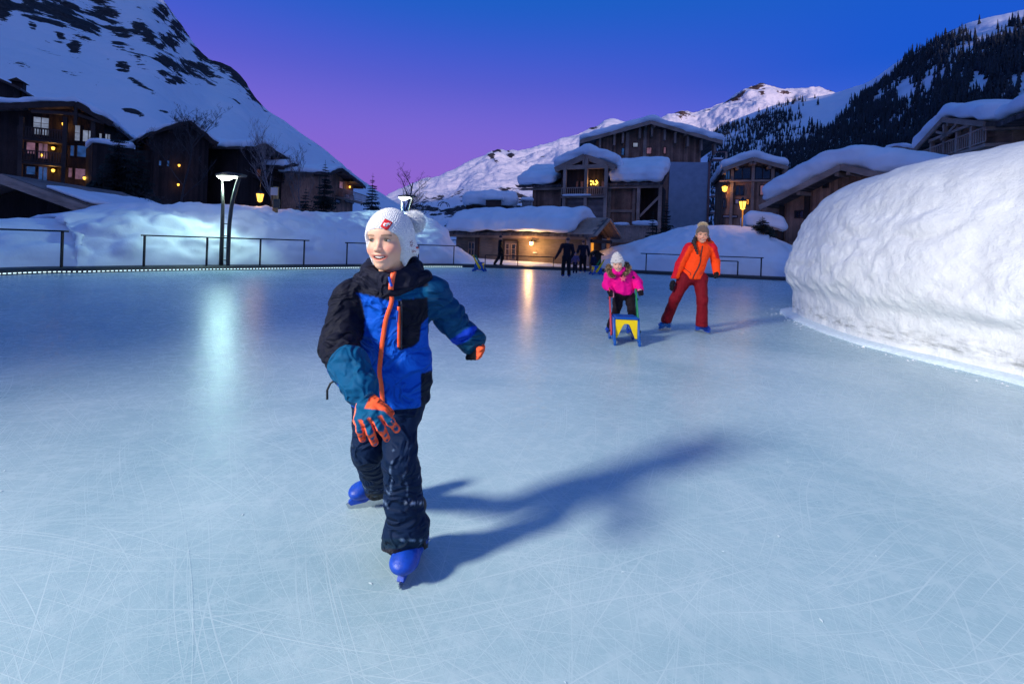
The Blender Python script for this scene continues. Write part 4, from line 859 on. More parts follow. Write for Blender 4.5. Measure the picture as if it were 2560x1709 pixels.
# ---- I: the big building behind, broad gable
f, L, A, R = gable_fac((1450, 352), (1627, 303), (1806, 353), 13.0, 1.4)
rt = f.root('timber_hotel', 'large timber hotel with a broad snowy gable behind the brown chalet', 'hotel')
gabled(rt, L, A, R, 14, M['wood_brown'], M['timber'], oh=1.4, inset=2.0, snow=.8, seed=30, barge=.42, struts=0, snowkw=dict(h=.15))
for px in (1500, 1535, 1556, 1597, 1627, 1659, 1685, 1716, 1750, 1783):
    u, z = f.at(px, 340); zt = lerpz([L, A, R], u) - .3; MB().box(u - .12, u + .12, -.9, -.003, zt - 1.3, zt).build('strut', M['timber'], rt)
for x0, y0, x1, y1, m_ in ((1582, 357, 1595, 368, 'win_white'), (1553, 370, 1561, 388, 'win_blue'), (1616, 369, 1629, 385, 'win_pink'), (1658, 368, 1665, 385, 'win_pink')): wpx(rt, f, x0, y0, x1, y1, M[m_], nx=1)
u, _ = f.at(1568, 350); u2, _ = f.at(1612, 350); zt = f.at(1590, 404)[1]
for q in (u, u2): MB().box(q - .2, q + .2, -.25, -.002, zt - 3, lerpz([L, A, R], q) - .3).build('corner_board', M['timber'], rt)
a, b = f.at(1675, 405, -.25), f.at(1771, 405, -.25); MB().box(a[0], b[0], -.25, -.004, 0, a[1]).build('blue_panel', M['panel_blue'], rt)['label'] = 'plain blue grey rendered wall panel'
MB().box(b[0], b[0] + .25, -.35, -.002, 0, a[1] + .05).build('panel_edge', M['rail_pink'], rt)
c, _ = f.at(1808, 420)
for y in (402, 447, 492, 533):
    z = f.at(1790, y)[1]; bl = empty('balcony', (0, 0, 0), 0, rt); MB().box(b[0] + .3, c, -1.0, -.006, z - .12, z).build('floor_slab', M['rail_pink'], bl); MB().box(b[0] + .3, c, -1.0, -.9, z + .8, z + .9).build('handrail', M['rail_pink'], bl)
    roof_snow(bl, [(b[0] + .4, z + .01), (c - .3, z + .01)], -.9, -.2, .22, h=.06, seed=y, over=.02, amp=.03, name='snow_ridge', rk=.3)
MB().box(c - .1, c + .1, -1.05, -.85, 0, f.at(1800, 385)[1]).build('post', M['timber'], rt)

# ---- H: the brown chalet with the gabled balcony
f, L, A, R = gable_fac((1388, 420), (1462, 386), (1539, 414), 7.9, .5)
rt = f.root('balcony_chalet', 'brown wooden chalet with gabled balcony and bulging snow roof', 'chalet')
T = lambda px, py, off=0.0: f.at(px, py, off)
gabled(rt, L, A, R, 7, M['wood_dark'], M['timber'], oh=.5, inset=.45, snow=1.15, seed=40, barge=.55, thick=.2, snowkw=dict(h=.11, sm=1.4, amp=.22), side=(T(1404, 450)[0], T(1514, 450)[0]))
# main roof, ridge along x, its eave snow blocks left and right of the gable
el = T(1303, 460, .9); er = T(1660, 456, .9); zeave = T(1516, 462, .9)[1]
MB().add([(el[0], .2, zeave - .2), (er[0], .2, zeave - .2), (er[0], 5, zeave + 1.75), (el[0], 5, zeave + 1.75), (el[0], .2, zeave), (er[0], .2, zeave), (er[0], 5, zeave + 1.95), (el[0], 5, zeave + 1.95)], [(0,3,2,1),(4,5,6,7),(0,1,5,4),(1,2,6,5),(2,3,7,6),(3,0,4,7)]).build('main_roof', M['shingle'], rt)
def eave_snow(ua, ub, t, seed):
    tmp = empty('tmp'); s_ = roof_snow(tmp, [(.1, zeave + .01), (5, zeave + 1.96)], ua, ub, t, h=.11, seed=seed, over=.15, amp=.2, sm=.3, rk=.45)
    s_.parent = None; bpy.data.objects.remove(tmp); me = s_.data; co = np.zeros(len(me.vertices) * 3, np.float32); me.vertices.foreach_get('co', co); co = co.reshape(-1, 3)[:, [1, 0, 2]]; me.vertices.foreach_set('co', np.ascontiguousarray(co).ravel()); me.flip_normals(); me.update(); s_.parent = rt; return s_
eave_snow(el[0] - .1, T(1386, 440)[0], 1.25, 41); eave_snow(T(1520, 440)[0], er[0], 1.5, 42)
a, b = T(1332, 467, 1.2), T(1403, 509, 1.2); MB().box(a[0], b[0], 1.2, 6, 0, zeave + .3).build('left_wing_wall', M['wood_brown'], rt)
a, b = T(1519, 473, 1.2), T(1590, 563, 1.2); MB().box(a[0], b[0], 1.2, 6, 0, zeave + .3).build('right_wing_wall', M['wood_brown'], rt)
for px in (1523, 1585): u, _ = T(px, 500, 1.0); MB().box(u - .14, u + .14, .95, 1.196, 0, zeave).build('corner_post', M['timber'], rt)
z = T(1550, 527, 1.0)[1]; MB().box(a[0], b[0], 1.02, 1.19, z - .12, z + .12).build('floor_beam', M['timber'], rt)
u, _ = T(1594, 500); u2, _ = T(1652, 500); MB().box(b[0], u2 - .2, 3.2, 6, 0, zeave).build('recess_wall', M['wood_dark'], rt)
for px in (1596, 1650): u, _ = T(px, 500, .6); MB().box(u - .15, u + .15, .5, .8, 0, zeave - .15).build('post', M['timber'], rt)
MB().beam((T(1596, 540)[0], .65, T(1596, 540)[1]), (T(1646, 490)[0], .65, T(1646, 490)[1]), .16, .2).build('brace', M['timber'], rt)
MB().beam((el[0] + .3, .55, zeave - .32), (er[0] - .2, .55, zeave - .32), .2, .24).build('eave_beam', M['timber'], rt)
# the balcony under the gable
a, b = T(1408, 492, -.35), T(1516, 492, -.35); zb = a[1]
balcony(rt, a[0], b[0], zb, M['timber'], out=.95, h=.85, y=.0, gap=.2)
for px in (1411, 1464, 1514): u, _ = T(px, 480, -.8); zt = lerpz([L, A, R], u) - .35; MB().box(u - .15, u + .15, -.9, -.6, T(1460, 520)[1] if px == 1464 else 0, zt).build('post', M['timber'], rt)
z = T(1460, 421)[1]; MB().box(T(1405, 421)[0], T(1520, 421)[0], -.86, -.66, z - .2, z + .2).build('tie_beam', M['timber'], rt)
MB().beam((A[0], -.76, A[1] - .3), (A[0], -.76, z + .18), .2, .2).build('king_post', M['timber'], rt)
z0 = zb - .2; MB().box(a[0] + .1, b[0] - .1, -.55, -.004, 0, z0).build('balcony_base', M['wood_grey'], rt)
roof_snow(rt, [(a[0] + .2, zb - .02), (b[0] - 1.3, zb - .02)], -1.35, -.98, .16, h=.05, over=.02, amp=.03, name='snow_ridge', seed=3)
wpx(rt, f, 1440, 453, 1446, 470, M['win_dim'], nx=1); wpx(rt, f, 1451, 453, 1459, 470, M['win_dim'], nx=1); wpx(rt, f, 1491, 453, 1499, 470, M['win_dim'], nx=1); wpx(rt, f, 1503, 453, 1511, 470, M['win_dim'], nx=1)
ch = empty('chandelier', (0, 0, 0), 0, rt); u, z = T(1485, 457, -.3)
for k in range(7):
    t_ = 2 * math.pi * k / 7; MB().lathe([(.01, -.10), (.07, -.05), (.085, .04), (.01, .1)], (u + .32 * math.cos(t_), -.3 + .15 * math.sin(t_), z + .18 * math.sin(t_ * 2)), 7).build('bulb_shade', emis('gold', (1, .62, .08), 4) if k == 0 else bpy.data.materials['gold'], ch, True)
l = bpy.data.lights.new('chandelier_bulb', 'POINT'); l.energy = 30; l.color = (1, .6, .2); l.shadow_soft_size = .25; o = bpy.data.objects.new('bulb', l); COL.objects.link(o); o.parent = ch; o.location = (u, -.6, z)
# deck at its foot
dk = empty('deck', (0, 0, 0), 0, rt)
a, b = T(1512, 565, -5), T(1640, 565, -5); z1, z2 = T(1570, 566, -5)[1], T(1570, 600, -5)[1]
n_ = 22
for k in range(n_):
    x0 = a[0] + (b[0] - a[0]) * k / n_; x1 = a[0] + (b[0] - a[0]) * (k + 1) / n_ - .02
    MB().box(x0, x1, -5 - .02 * (k % 3), -4.94, z2 + .05, z1 - .02 - .05 * (k % 2)).build('deck_board', M['timber'], dk)
MB().box(a[0], b[0], -5.02, -1.0, z2 - .2, z2 + .02).build('deck_floor', M['timber'], dk); MB().box(a[0] - .05, b[0] + .05, -5.12, -4.9, z1 - .02, z1 + .1).build('handrail', M['timber'], dk)
roof_snow(dk, [(a[0], z1 + .1), (a[0] + 1.9, z1 + .1)], -5.25, -4.2, .2, h=.04, over=.05, amp=.07, seed=50, name='snow_ridge', rk=.3); roof_snow(dk, [(b[0] - 1.9, z1 + .1), (b[0], z1 + .1)], -5.25, -4.0, .34, h=.04, over=.05, amp=.10, seed=51, name='snow_ridge', rk=.32)

# ---- J: chalet with the glazed gable
f, L, A, R = gable_fac((1808, 421), (1883, 395), (1970, 418), 7.4, .9)
rt = f.root('glazed_chalet', 'chalet with glazed gable and wall lamp behind the amber street lantern', 'chalet')
gabled(rt, L, A, R, 9, M['wood_brown'], M['timber'], oh=.9, inset=.35, snow=.8, seed=60, barge=.32)
MB().box(L[0] - .2, R[0] + .2, -.35, -.004, f.at(1880, 455)[1], f.at(1880, 451)[1]).build('floor_beam', M['timber'], rt)
wpx(rt, f, 1813, 426, 1825, 449, M['win_blue'], nx=2); wpx(rt, f, 1834, 418, 1878, 449, M['glass'], nx=2, fw=.12); wpx(rt, f, 1886, 416, 1927, 449, M['glass'], nx=2, fw=.12); wpx(rt, f, 1937, 424, 1960, 449, M['glass'], nx=1)
wpx(rt, f, 1838, 464, 1860, 488, M['glass'], nx=2); wpx(rt, f, 1837, 498, 1848, 510, M['curtain'], nx=1); wpx(rt, f, 1864, 498, 1873, 512, M['win_warm'], nx=1); wpx(rt, f, 1899, 463, 1912, 488, M['win_pink'], nx=1); wpx(rt, f, 1806, 497, 1816, 520, M['glass'], nx=1)
u, z = f.at(1811, 472); glow(rt, u, z, s=.24, power=30); u, z = f.at(1822, 541); window(rt, u - .5, z - .1, u + .7, z + .1, M['curtain'], nx=1)
for px in (1830, 1882, 1931): u, _ = f.at(px, 440); MB().box(u - .12, u + .12, -.16, -.003, 0, lerpz([L, A, R], u) - .3).build('post', M['timber'], rt)

# ---- K: the barn with the sweeping snow roof
f, L, A, R = gable_fac((1900, 515), (2104, 413), (2408, 480), 3.4, 1.3)
rt = f.root('snow_roofed_barn', 'brown barn with sweeping thick snow roof beside the snow wall', 'barn')
gabled(rt, L, A, R, 12, M['wood_brown'], M['timber'], oh=1.3, inset=.9, snow=1.55, seed=70, barge=.36, snowkw=dict(h=.13, sm=2.4, amp=.2), base=.9)
MB().box(L[0] + .85, R[0] - .85, -.08, 12.05, 0, .9).build('stone_base', M['stone'], rt)
for px in (1958, 2020): u, _ = f.at(px, 480); MB().box(u - .16, u + .16, -.12, -.003, .9, lerpz([L, A, R], u) - .3).build('post', M['timber_dark'], rt)
wpx(rt, f, 2058, 448, 2072, 470, M['glass'], nx=1); wpx(rt, f, 1988, 526, 2010, 545, M['glass'], nx=2)
f2 = flat_fac(2250, 33, -1.0); r2 = f2.root('roof_gable', 'small brown gable end poking from the snow above the barn', 'house')
a, b, c = f2.at(2170, 440), f2.at(2196, 404), f2.at(2310, 446); gabled(r2, a, b, c, 7, M['wood_brown'], M['timber'], oh=.5, inset=.2, snow=.95, seed=72, barge=.25)
# low snowed-in shed at the barn's foot
f = flat_fac(1915, 29, -.3); rt = f.root('low_shed', 'low shed roof under a round cap of snow beside the barn', 'shed')
a, b = f.at(1870, 566), f.at(1960, 566); MB().box(a[0] + .2, b[0] - .1, 0, 1.8, 0, a[1] - .2).build('wall', M['wood_dark'], rt); MB().box(a[0], b[0], -.3, 2.0, a[1] - .2, a[1]).build('roof_plane', M['timber'], rt)
roof_snow(rt, [(a[0], a[1] + .01), (a[0] + .9, a[1] + .01), (b[0] - .05, a[1] - .35)], -.3, 2.0, (f.at(1900, 526)[1] - a[1]) * .95, h=.07, seed=73, rk=.4, amp=.14)

# ---- L: chalet at the upper right with trussed gable
f, L, A, R = gable_fac((2284, 378), (2359, 296), (2464, 306), 7.7, 1.5)
rt = f.root('truss_chalet', 'light brown chalet at upper right with open truss gable and balcony', 'chalet')
wl, wr = f.at(2312, 390)[0], R[0] - .3
gabled(rt, L, A, R, 9, M['wood_light'], M['timber'], oh=1.5, inset=.6, snow=1.0, seed=80, barge=.3)
zt = f.at(2380, 320, -1.4)[1]
q = [f.at(2325, 352, -1.45), f.at(2372, 311, -1.45), f.at(2425, 312, -1.45)]
for a, b in ((q[0], q[2]), ((A[0], A[1] - .4), (A[0], f.at(2365, 332, -1.45)[1])), ((A[0] - .9, lerpz([L, A, R], A[0] - .9) - .3), (A[0] + .5, A[1] - 1.2)), ((A[0] + 1.3, lerpz([L, A, R], A[0] + 1.3) - .3), (A[0] - .3, A[1] - 1.3))): MB().beam((a[0], -1.42, a[1]), (b[0], -1.42, b[1]), .14, .16).build('truss_beam', M['timber'], rt)
a, b = f.at(2312, 395, -1.3), f.at(2432, 352, -1.3); zb = (a[1] + b[1]) / 2; balcony(rt, L[0] + .6, R[0] - .3, zb - .4, M['timber'], out=1.35, h=.95, gap=.2)
for px in (2330, 2362, 2394, 2430): u, _ = f.at(px, 350, -1.3); MB().box(u - .1, u + .1, -1.38, -1.18, zb - .4, lerpz([L, A, R], u) - .32).build('post', M['timber'], rt)
MB().box(R[0] - .25, R[0] + 9, .4, 9, 0, R[1] - .3).build('wing_wall', M['wood_light'], rt)
roof_snow(rt, [(R[0] - .9, R[1] + .05), (R[0] + 10, R[1] + .4)], -1.0, 9.5, .85, seed=81, name='wing_snow', h=.14)
MB().box(R[0] - .9, R[0] + 10, -1.0, 9.5, R[1] - .28, R[1] - .02).build('wing_roof', M['shingle'], rt)
for x in (1.6, 3.4): window(rt, R[0] + x, R[1] - 2.2, R[0] + x + .8, R[1] - 1.1, M['glass'], y=.4, nx=1)
MB().lathe([(.16, 0), (.16, R[1] - .3)], (R[0] + 1.0, .1, 0), 10).build('post', M['timber'], rt)
f = flat_fac(2260, 44, -1.2); rt = f.root('rear_roof', 'little snow covered roof tucked left of the truss chalet', 'house')
a, b, c = f.at(2222, 376), f.at(2245, 368), f.at(2300, 374); gabled(rt, a, b, c, 6, M['wood_brown'], M['timber'], oh=.4, inset=.1, snow=.5, seed=83)
# ================================================================== LAMPS, RAILS, TREES, SKATE AIDS
# ---- an added floodlight mast, unseen, left and behind; it throws the long shadows
FL = Vector((-14.6, -7.0, 10.6)); AIM = Vector((1.2, 1.8, .3))
rt = tag(empty('added_mast', (FL.x, FL.y, 0)), 'added floodlight mast, out of view at the left, throwing the long shadows', 'floodlight')
MB().lathe([(.16, 0), (.13, 6), (.09, FL.z + .6)], (0, 0, 0), 12).build('mast', M['lamp_metal'], rt, True)
dv_ = (AIM - FL).normalized(); back = -dv_ * .35
hd = MB(); q_ = dv_.to_track_quat('Z', 'Y').to_matrix()
c8 = [q_ @ Vector((x, y, z)) + Vector((0, 0, FL.z)) for z in (-.25, -.12) for x, y in ((-1.0, -.8), (1.0, -.8), (1.0, .8), (-1.0, .8))]
hd.add(c8, [(0, 3, 2, 1), (4, 5, 6, 7), (0, 1, 5, 4), (1, 2, 6, 5), (2, 3, 7, 6), (3, 0, 4, 7)]).build('lamp_housing', M['lamp_metal'], rt)
l = bpy.data.lights.new('floodlight', 'SPOT'); l.energy = 27000; l.color = (1.0, .97, .88); l.shadow_soft_size = 1.45; l.spot_size = math.radians(40); l.spot_blend = 1.0
o = bpy.data.objects.new('floodlight', l); COL.objects.link(o); o.parent = rt; o.location = (0, 0, FL.z); o.rotation_euler = (-dv_).to_track_quat('Z', 'Y').to_euler()

# ---- an added, unseen flash on a tripod: it lights the snow wall and two skaters
fp = Vector((-2.4, -5.2, 2.15)); fa = (Vector((5.9, 6.2, 1.3)) - fp).normalized()
rt = tag(empty('added_flash', (fp.x, fp.y, 0)), 'added flash head on a black tripod, unseen behind the camera', 'flash stand')
MB().tube([(0, 0, .5), (0, 0, fp.z - .1)], .016, 8).build('pole', M['black_metal'], rt)
for k in range(3): MB().tube([(0, 0, .75), (.45 * math.cos(k * 2.094), .45 * math.sin(k * 2.094), .005)], .012, 6).build('leg', M['black_metal'], rt)
q_ = fa.to_track_quat('Z', 'Y').to_matrix(); hb = [q_ @ Vector((.17 * c * r, .17 * s * r, z)) + Vector((0, 0, fp.z)) for z, r in ((-.42, .45), (-.12, .5), (-.05, 1.0)) for c, s in [(math.cos(k * math.pi / 5), math.sin(k * math.pi / 5)) for k in range(10)]]
MB().add(hb, [[j * 10 + k, j * 10 + (k + 1) % 10, (j + 1) * 10 + (k + 1) % 10, (j + 1) * 10 + k] for j in range(2) for k in range(10)] + [list(range(9, -1, -1))]).build('flash_head', M['black_metal'], rt)
l = bpy.data.lights.new('flash', 'SPOT'); l.energy = 1700; l.color = (1.0, .98, .92); l.shadow_soft_size = .3; l.spot_size = math.radians(36); l.spot_blend = .8
o = bpy.data.objects.new('flash', l); COL.objects.link(o); o.parent = rt; o.location = (0, 0, fp.z); o.rotation_euler = (-fa).to_track_quat('Z', 'Y').to_euler()

# ---- twin-pole LED street lamps
def street_lamp(base, top, label, face=1, energy=900):
    H = top.z; rt = tag(empty('street_lamp', (base.x, base.y, 0)), label, 'street lamp', 'twin pole lamps by the rink')
    MB().tube([(-.12, 0, -.05), (-.12, 0, H * .35), (-.13, 0, H * .7), (-.2, 0, H * .98)], [.075, .07, .06, .04], 8).build('pole', M['lamp_metal'], rt, True)
    pts = [(.14, 0, -.05), (.14, 0, H * .33), (.15, 0, H * .5), (.22, 0, H * .72), (.36, 0, H * .9), (.46, 0, H * .99)]
    MB().tube([tuple(p) for p in catmull(pts, 5)], .07, 8).build('curved_pole', M['lamp_metal'], rt, True)
    for k in range(4): MB().box(-.07, .09, -.02, .02, H * (.1 + .13 * k) - .015, H * (.1 + .13 * k) + .015).build('rung', M['lamp_metal'], rt)
    hd = MB(); hd.prism([(-.35, H), (.62, H + .02), (.66, H + .10), (.1, H + .16), (-.33, H + .08)], -.2, .2); hd.build('lamp_head', M['lamp_metal'], rt, bevel=.02)
    MB().box(-.30, .30, -.17, .17, H - .035, H - .008).build('lamp_panel', M['led'], rt)
    MB().lathe([(.02, -.13), (.12, -.11), (.22, -.06), (.22, .0)], (-.04, -.05, H - .02), 14).build('lamp_lens', M['led'], rt, True)
    l = bpy.data.lights.new('street_lamp_light', 'SPOT'); l.energy = energy; l.color = (.58, 1.0, .88); l.shadow_soft_size = .22; l.spot_size = math.radians(152); l.spot_blend = .3
    o = bpy.data.objects.new('lamp_light', l); COL.objects.link(o); o.parent = rt; o.location = (-.05, -.05, H - .24); o.rotation_euler = (math.radians(-36), 0, 0)
    return rt
e_ = resample(EDGE, .05); dd_, nn_ = path_frames(e_); q_ = e_ + nn_ * .42; k_ = int(np.argmin(np.abs(np.where(q_[:, 1] > 5, CXP + q_[:, 0] / np.maximum(q_[:, 1], .1) * F, 1e9) - 562))); b0 = Vector((q_[k_, 0], q_[k_, 1], 0)); t0 = P(575, 442, b0.y); street_lamp(b0, t0, 'left twin pole street lamp with bright white head on the snow bank', energy=300)
t1 = P(1012, 494, 25.6); street_lamp(t1, t1, 'farther twin pole street lamp showing just above the white bobble hat', energy=300)

# ---- hanging lantern and wooden post left, amber lantern on a pole right
def lantern(rt, c, s):
    ln = empty('lantern_head', (0, 0, 0), 0, rt)
    MB().lathe([(.03, -s * 1.25), (s * .55, -s * 1.0), (s * .85, s * .45), (.9 * s, s * .5)], c, 6).build('lantern_glass', M['amber'], ln)
    MB().lathe([(s * 1.05, s * .5), (s * .8, s * .8), (s * .35, s * 1.05), (s * .3, s * 1.2), (.02, s * 1.5)], c, 6).build('lantern_roof', M['black_metal'], ln)
    b = MB()
    for k in range(6):
        t = 2 * math.pi * k / 6; b.beam((c[0] + s * .57 * math.cos(t), c[1] + s * .57 * math.sin(t), c[2] - s), (c[0] + s * .9 * math.cos(t), c[1] + s * .9 * math.sin(t), c[2] + s * .5), s * .12, s * .12)
    b.build('lantern_frame', M['black_metal'], ln)
    l = bpy.data.lights.new('lantern_bulb', 'POINT'); l.energy = 30; l.color = (1, .5, .12); l.shadow_soft_size = s * .7; o = bpy.data.objects.new('bulb', l); COL.objects.link(o); o.parent = ln; o.location = (c[0], c[1] - s * 1.6, c[2] - s * .2)
c = P(650, 491, 21.5); rt = tag(empty('hanging_lantern', (c.x, c.y, 0)), 'amber lantern hanging from a dark hooked pole above the bank', 'lantern')
lantern(rt, (0, 0, c.z), .22)
MB().tube([(.5, .1, 0), (.5, .1, c.z + .9), (.42, .08, c.z + 1.15), (.2, .03, c.z + 1.25), (.02, 0, c.z + 1.15), (0, 0, c.z + .3)], .022, 6).build('hooked_pole', M['black_metal'], rt, True)
c = P(688, 526, 21.0); rt = tag(empty('wooden_post', (c.x, c.y, c.z - .6)), 'lamp lit wooden post carrying a grey meter box', 'post')
tp = P(688, 467, 21.0).z - c.z + .6
MB().box(-.09, .09, -.09, .09, 0, tp).build('post', flat('post_wood', (.30, .17, .07), .7, var=.3, scale=9), rt, bevel=.01)
MB().box(-.02, .26, -.16, -.092, tp * .42, tp * .66).build('meter_box', flat('box_black', (.03, .03, .03), .6), rt, bevel=.01)
MB().box(-.16, .14, -.17, -.092, tp * .76, tp * .97).build('glazed_box', M['curtain'], rt, bevel=.01)
c = P(1857, 510, 26.5); gb = P(1856, 570, 26.5).z; rt = tag(empty('street_lantern', (c.x, c.y, 0)), 'glowing amber street lantern on a pole behind the snow mound', 'street lantern')
lantern(rt, (0, 0, c.z), .27)
MB().tube([(0, 0, 0), (0, 0, c.z - .34)], [.07, .05], 8).build('pole', flat('pole_brass', (.35, .2, .06), .45, metal=.5), rt, True)

# ---- railings: each run a thing with its handrail and posts
def railing(pts, posts, label, h=1.0, z0=.15, rail=True):
    """pts: pixel points along the handrail foot on the kerb; posts: pixel x of each post"""
    pth = resample(EDGE, .1); d, nl = path_frames(pth); pc = pth + nl * .30
    sel = [i for i in range(len(pc)) if pc[i, 1] > 3]; pxs = np.array([CXP + pc[i, 0] / pc[i, 1] * F for i in sel])
    def on(px): k = sel[int(np.argmin(np.abs(pxs - px + 2)))]; return Vector((pc[k, 0], pc[k, 1], z0)), k
    A_, ka = on(pts[0]); B_, kb = on(pts[1]); rt = tag(empty('railing', (A_.x, A_.y, 0)), label, 'railing', 'dark railings round the rink')
    if rail:
        line = [(pc[k, 0] - A_.x, pc[k, 1] - A_.y, z0 + h) for k in range(ka, kb + 1, 4)] + [(pc[kb, 0] - A_.x, pc[kb, 1] - A_.y, z0 + h)]
        MB().tube(line, .028, 6).build('handrail', M['black_metal'], rt, True)
    for px in posts:
        p, _ = on(px); MB().box(p.x - A_.x - .022, p.x - A_.x + .022, p.y - A_.y - .03, p.y - A_.y + .03, 0, z0 + h).build('post', M['black_metal'], rt)
railing((-260, 176), (-160, 0, 158), 'dark railing at the far left edge of the rink', h=1.1)
railing((350, 776), (363, 520, 655, 765), 'longest dark railing, running past the left street lamp', h=1.05)
railing((866, 1150), (871, 1048, 1136), 'dark railing passing behind the boy in blue', h=1.0)
railing((1216, 1390), (1218, 1300, 1388), 'low railing in front of the skate hut', h=.55)
railing((1604, 1914), (1617, 1798, 1904), 'dark railing behind the orange jacket in front of the snow mound', h=.95)
railing((1801, 1850), (1801, 1848), 'short low rail below the right end of the railing', h=.72)

# ---- trees
def bare_tree(base, H, label, seed, spread=.5, r0=.12, depth=5, group='leafless trees between the chalets', color=(.05, .04, .038), first=.25):
    rr = random.Random(seed); rt = tag(empty('leafless_tree', tuple(base)), label, 'tree', group); tr = MB(); tw = MB()
    def grow(p, d, L, r, lev):
        n = 4; pts = [p]; rad = [r]; q = p.copy(); dd = d.copy()
        for i in range(n):
            dd = (dd + Vector((rr.gauss(0, .10), rr.gauss(0, .10), rr.gauss(.03, .06)))).normalized(); q = q + dd * L / n; pts.append(q.copy()); rad.append(r * (1 - .6 * (i + 1) / n))
        (tr if lev < 2 else tw).tube(pts, rad, 6 if lev < 2 else 3, caps=False)
        if lev >= depth: return
        nb = rr.randint(3, 5) if lev else rr.randint(7, 10)
        for k in range(nb):
            t = rr.uniform(first if lev == 0 else .2, 1.0); i = min(n - 1, int(t * n)); s = pts[i].lerp(pts[i + 1], t * n - i)
            a = rr.uniform(0, 6.28); side = Vector((math.cos(a), math.sin(a), 0)); nd = (dd * (1 - spread) + side * spread + Vector((0, 0, .25))).normalized()
            grow(s, nd, L * rr.uniform(.38, .62) * (1 if lev else (1.15 - .6 * t)), max(r * .42, .006), lev + 1)
    grow(Vector((0, 0, 0)), Vector((0, 0, 1)), H * .8, r0, 0)
    m_ = flat('bark_%d' % seed, color, .9, var=.3, scale=5); tr.build('trunk', m_, rt, True); tw.build('crown', m_, rt)
    return rt
def tb(px, py, Y): p = P(px, py, Y); return p
def grounded(px, ytop, Y, zbase=1.0):
    p = P(px, 560, Y); p.z = zbase; return p, P(px, ytop, Y).z - zbase
p, h = grounded(446, 270, 30, 1.2); bare_tree(p, h, 'big spreading leafless tree left of the lamp', 4, .5, .085, 5)
p, h = grounded(708, 342, 30, 1.0); bare_tree(p, h, 'slim pale leafless tree before the left row of chalets', 5, .42, .07, 4, color=(.22, .18, .17), first=.45)
p, h = grounded(748, 392, 33, 1.0); bare_tree(p, h, 'thin small leafless tree beside the slim pale one', 6, .4, .05, 4, color=(.16, .13, .12), first=.4)
p, h = grounded(1000, 402, 46, 1.0); bare_tree(p, h, 'bushy leafless larch behind the white bobble hat', 8, .55, .14, 5, color=(.09, .075, .06), first=.1)
p, h = grounded(370, 470, 24, 1.0); bare_tree(p, h, 'low leafless shrub on top of the bank', 12, .65, .04, 4)
M['needle'] = flat('needle', (.010, .018, .014), .85, var=.5, scale=3); M['needle_lit'] = M['needle']
def conifer(base, H, Rw, label, seed, whorls=22, group='dark conifers in the village', snow=False):
    rr = random.Random(seed); rt = tag(empty('conifer', tuple(base)), label, 'tree', group)
    MB().tube([(0, 0, 0), (0, 0, H * .5), (0, 0, H)], [H * .014, H * .008, .01], 6).build('trunk', M['timber_dark'], rt)
    m = MB()
    for k in range(whorls):
        t = (k + rr.uniform(-.3, .3)) / whorls; z = H * (.05 + .94 * max(0, t)); R_ = Rw * (1 - max(t, 0)) ** .85 * rr.uniform(.75, 1.1) + .06
        nb = int(13 - 5 * t)
        for b_ in range(nb):
            a = rr.uniform(0, 6.28); L_ = R_ * rr.uniform(.7, 1.15); c, s = math.cos(a), math.sin(a); dz = -L_ * rr.uniform(.12, .4); n = 5
            for i in range(n):
                q0, q1 = i / n, (i + 1) / n; w = L_ * .30 * (1 - q0 * .7)
                pz = lambda q: z + dz * q + .12 * L_ * q * q
                for sg in (-1, 1):
                    x0, y0 = c * L_ * q0, s * L_ * q0; x1, y1 = c * L_ * q1, s * L_ * q1
                    xm, ym = x0 * .35 + x1 * .65 - s * w * sg, y0 * .35 + y1 * .65 + c * w * sg
                    m.add([(x0, y0, pz(q0)), (x1, y1, pz(q1)), (xm + c * w * .6, ym + s * w * .6, pz(q1) - w * rr.uniform(.7, 1.7))], [(0, 1, 2)])
    m.build('crown', M['needle'], rt); return rt
p, h = grounded(290, 316, 31, .8); conifer(p, h, 2.4, 'large dark conifer in front of the big lodge', 1, 38)
p, h = grounded(338, 345, 32, .8); conifer(p, h, 2.0, 'dark conifer right of the largest one, by the lodge wing', 2, 24)
p, h = grounded(255, 392, 30, .8); conifer(p, h, 1.4, 'smaller dark conifer at the left foot of the largest one', 3, 22)
p, h = grounded(808, 400, 36, .8); conifer(p, h, 1.6, 'tall dark conifer in front of the brown chalet of the left row', 4, 28)
p, h = grounded(762, 466, 34, .8); conifer(p, h, 1.3, 'short bushy conifer left of the tall one near the row of chalets', 5, 20)
p, h = grounded(928, 432, 44, .8); conifer(p, h, 1.7, 'conifer standing against the dusk sky right of the chalet row', 6, 24)
p, h = grounded(1665, 494, 34, .8); conifer(p, h, .85, 'dark slender conifer against the blue grey wall panel', 7, 22)
p, h = grounded(1632, 520, 36, .8); conifer(p, h, .7, 'small conifer under the corner of the brown chalet', 8, 16)
p = P(1905, 574, 25.6); p.z -= .25; conifer(p, 1.0, .75, 'little pine sticking out of the snow before the barn', 9, 12)
# leafless hedge low on the far side of the bank
# ---- arch hoop half sunk in the snow roof line
c = P(1107, 511, 40); rt = tag(empty('hoop', (c.x, c.y, c.z - .2)), 'dark thin hoop sticking out of the snow behind the hut', 'hoop')
MB().tube([(-.42 + .0, 0, 0)] + [(-.42 * math.cos(t), 0, .42 * math.sin(t)) for t in np.linspace(.1, 3.04, 12)] + [(.42, 0, 0)], .03, 6).build('bow', M['black_metal'], rt, True)
MB().tube([(-.42 * math.cos(t) + .12, .4, .42 * math.sin(t)) for t in np.linspace(.1, 3.04, 12)], .03, 6).build('rear_bow', M['black_metal'], rt, True)

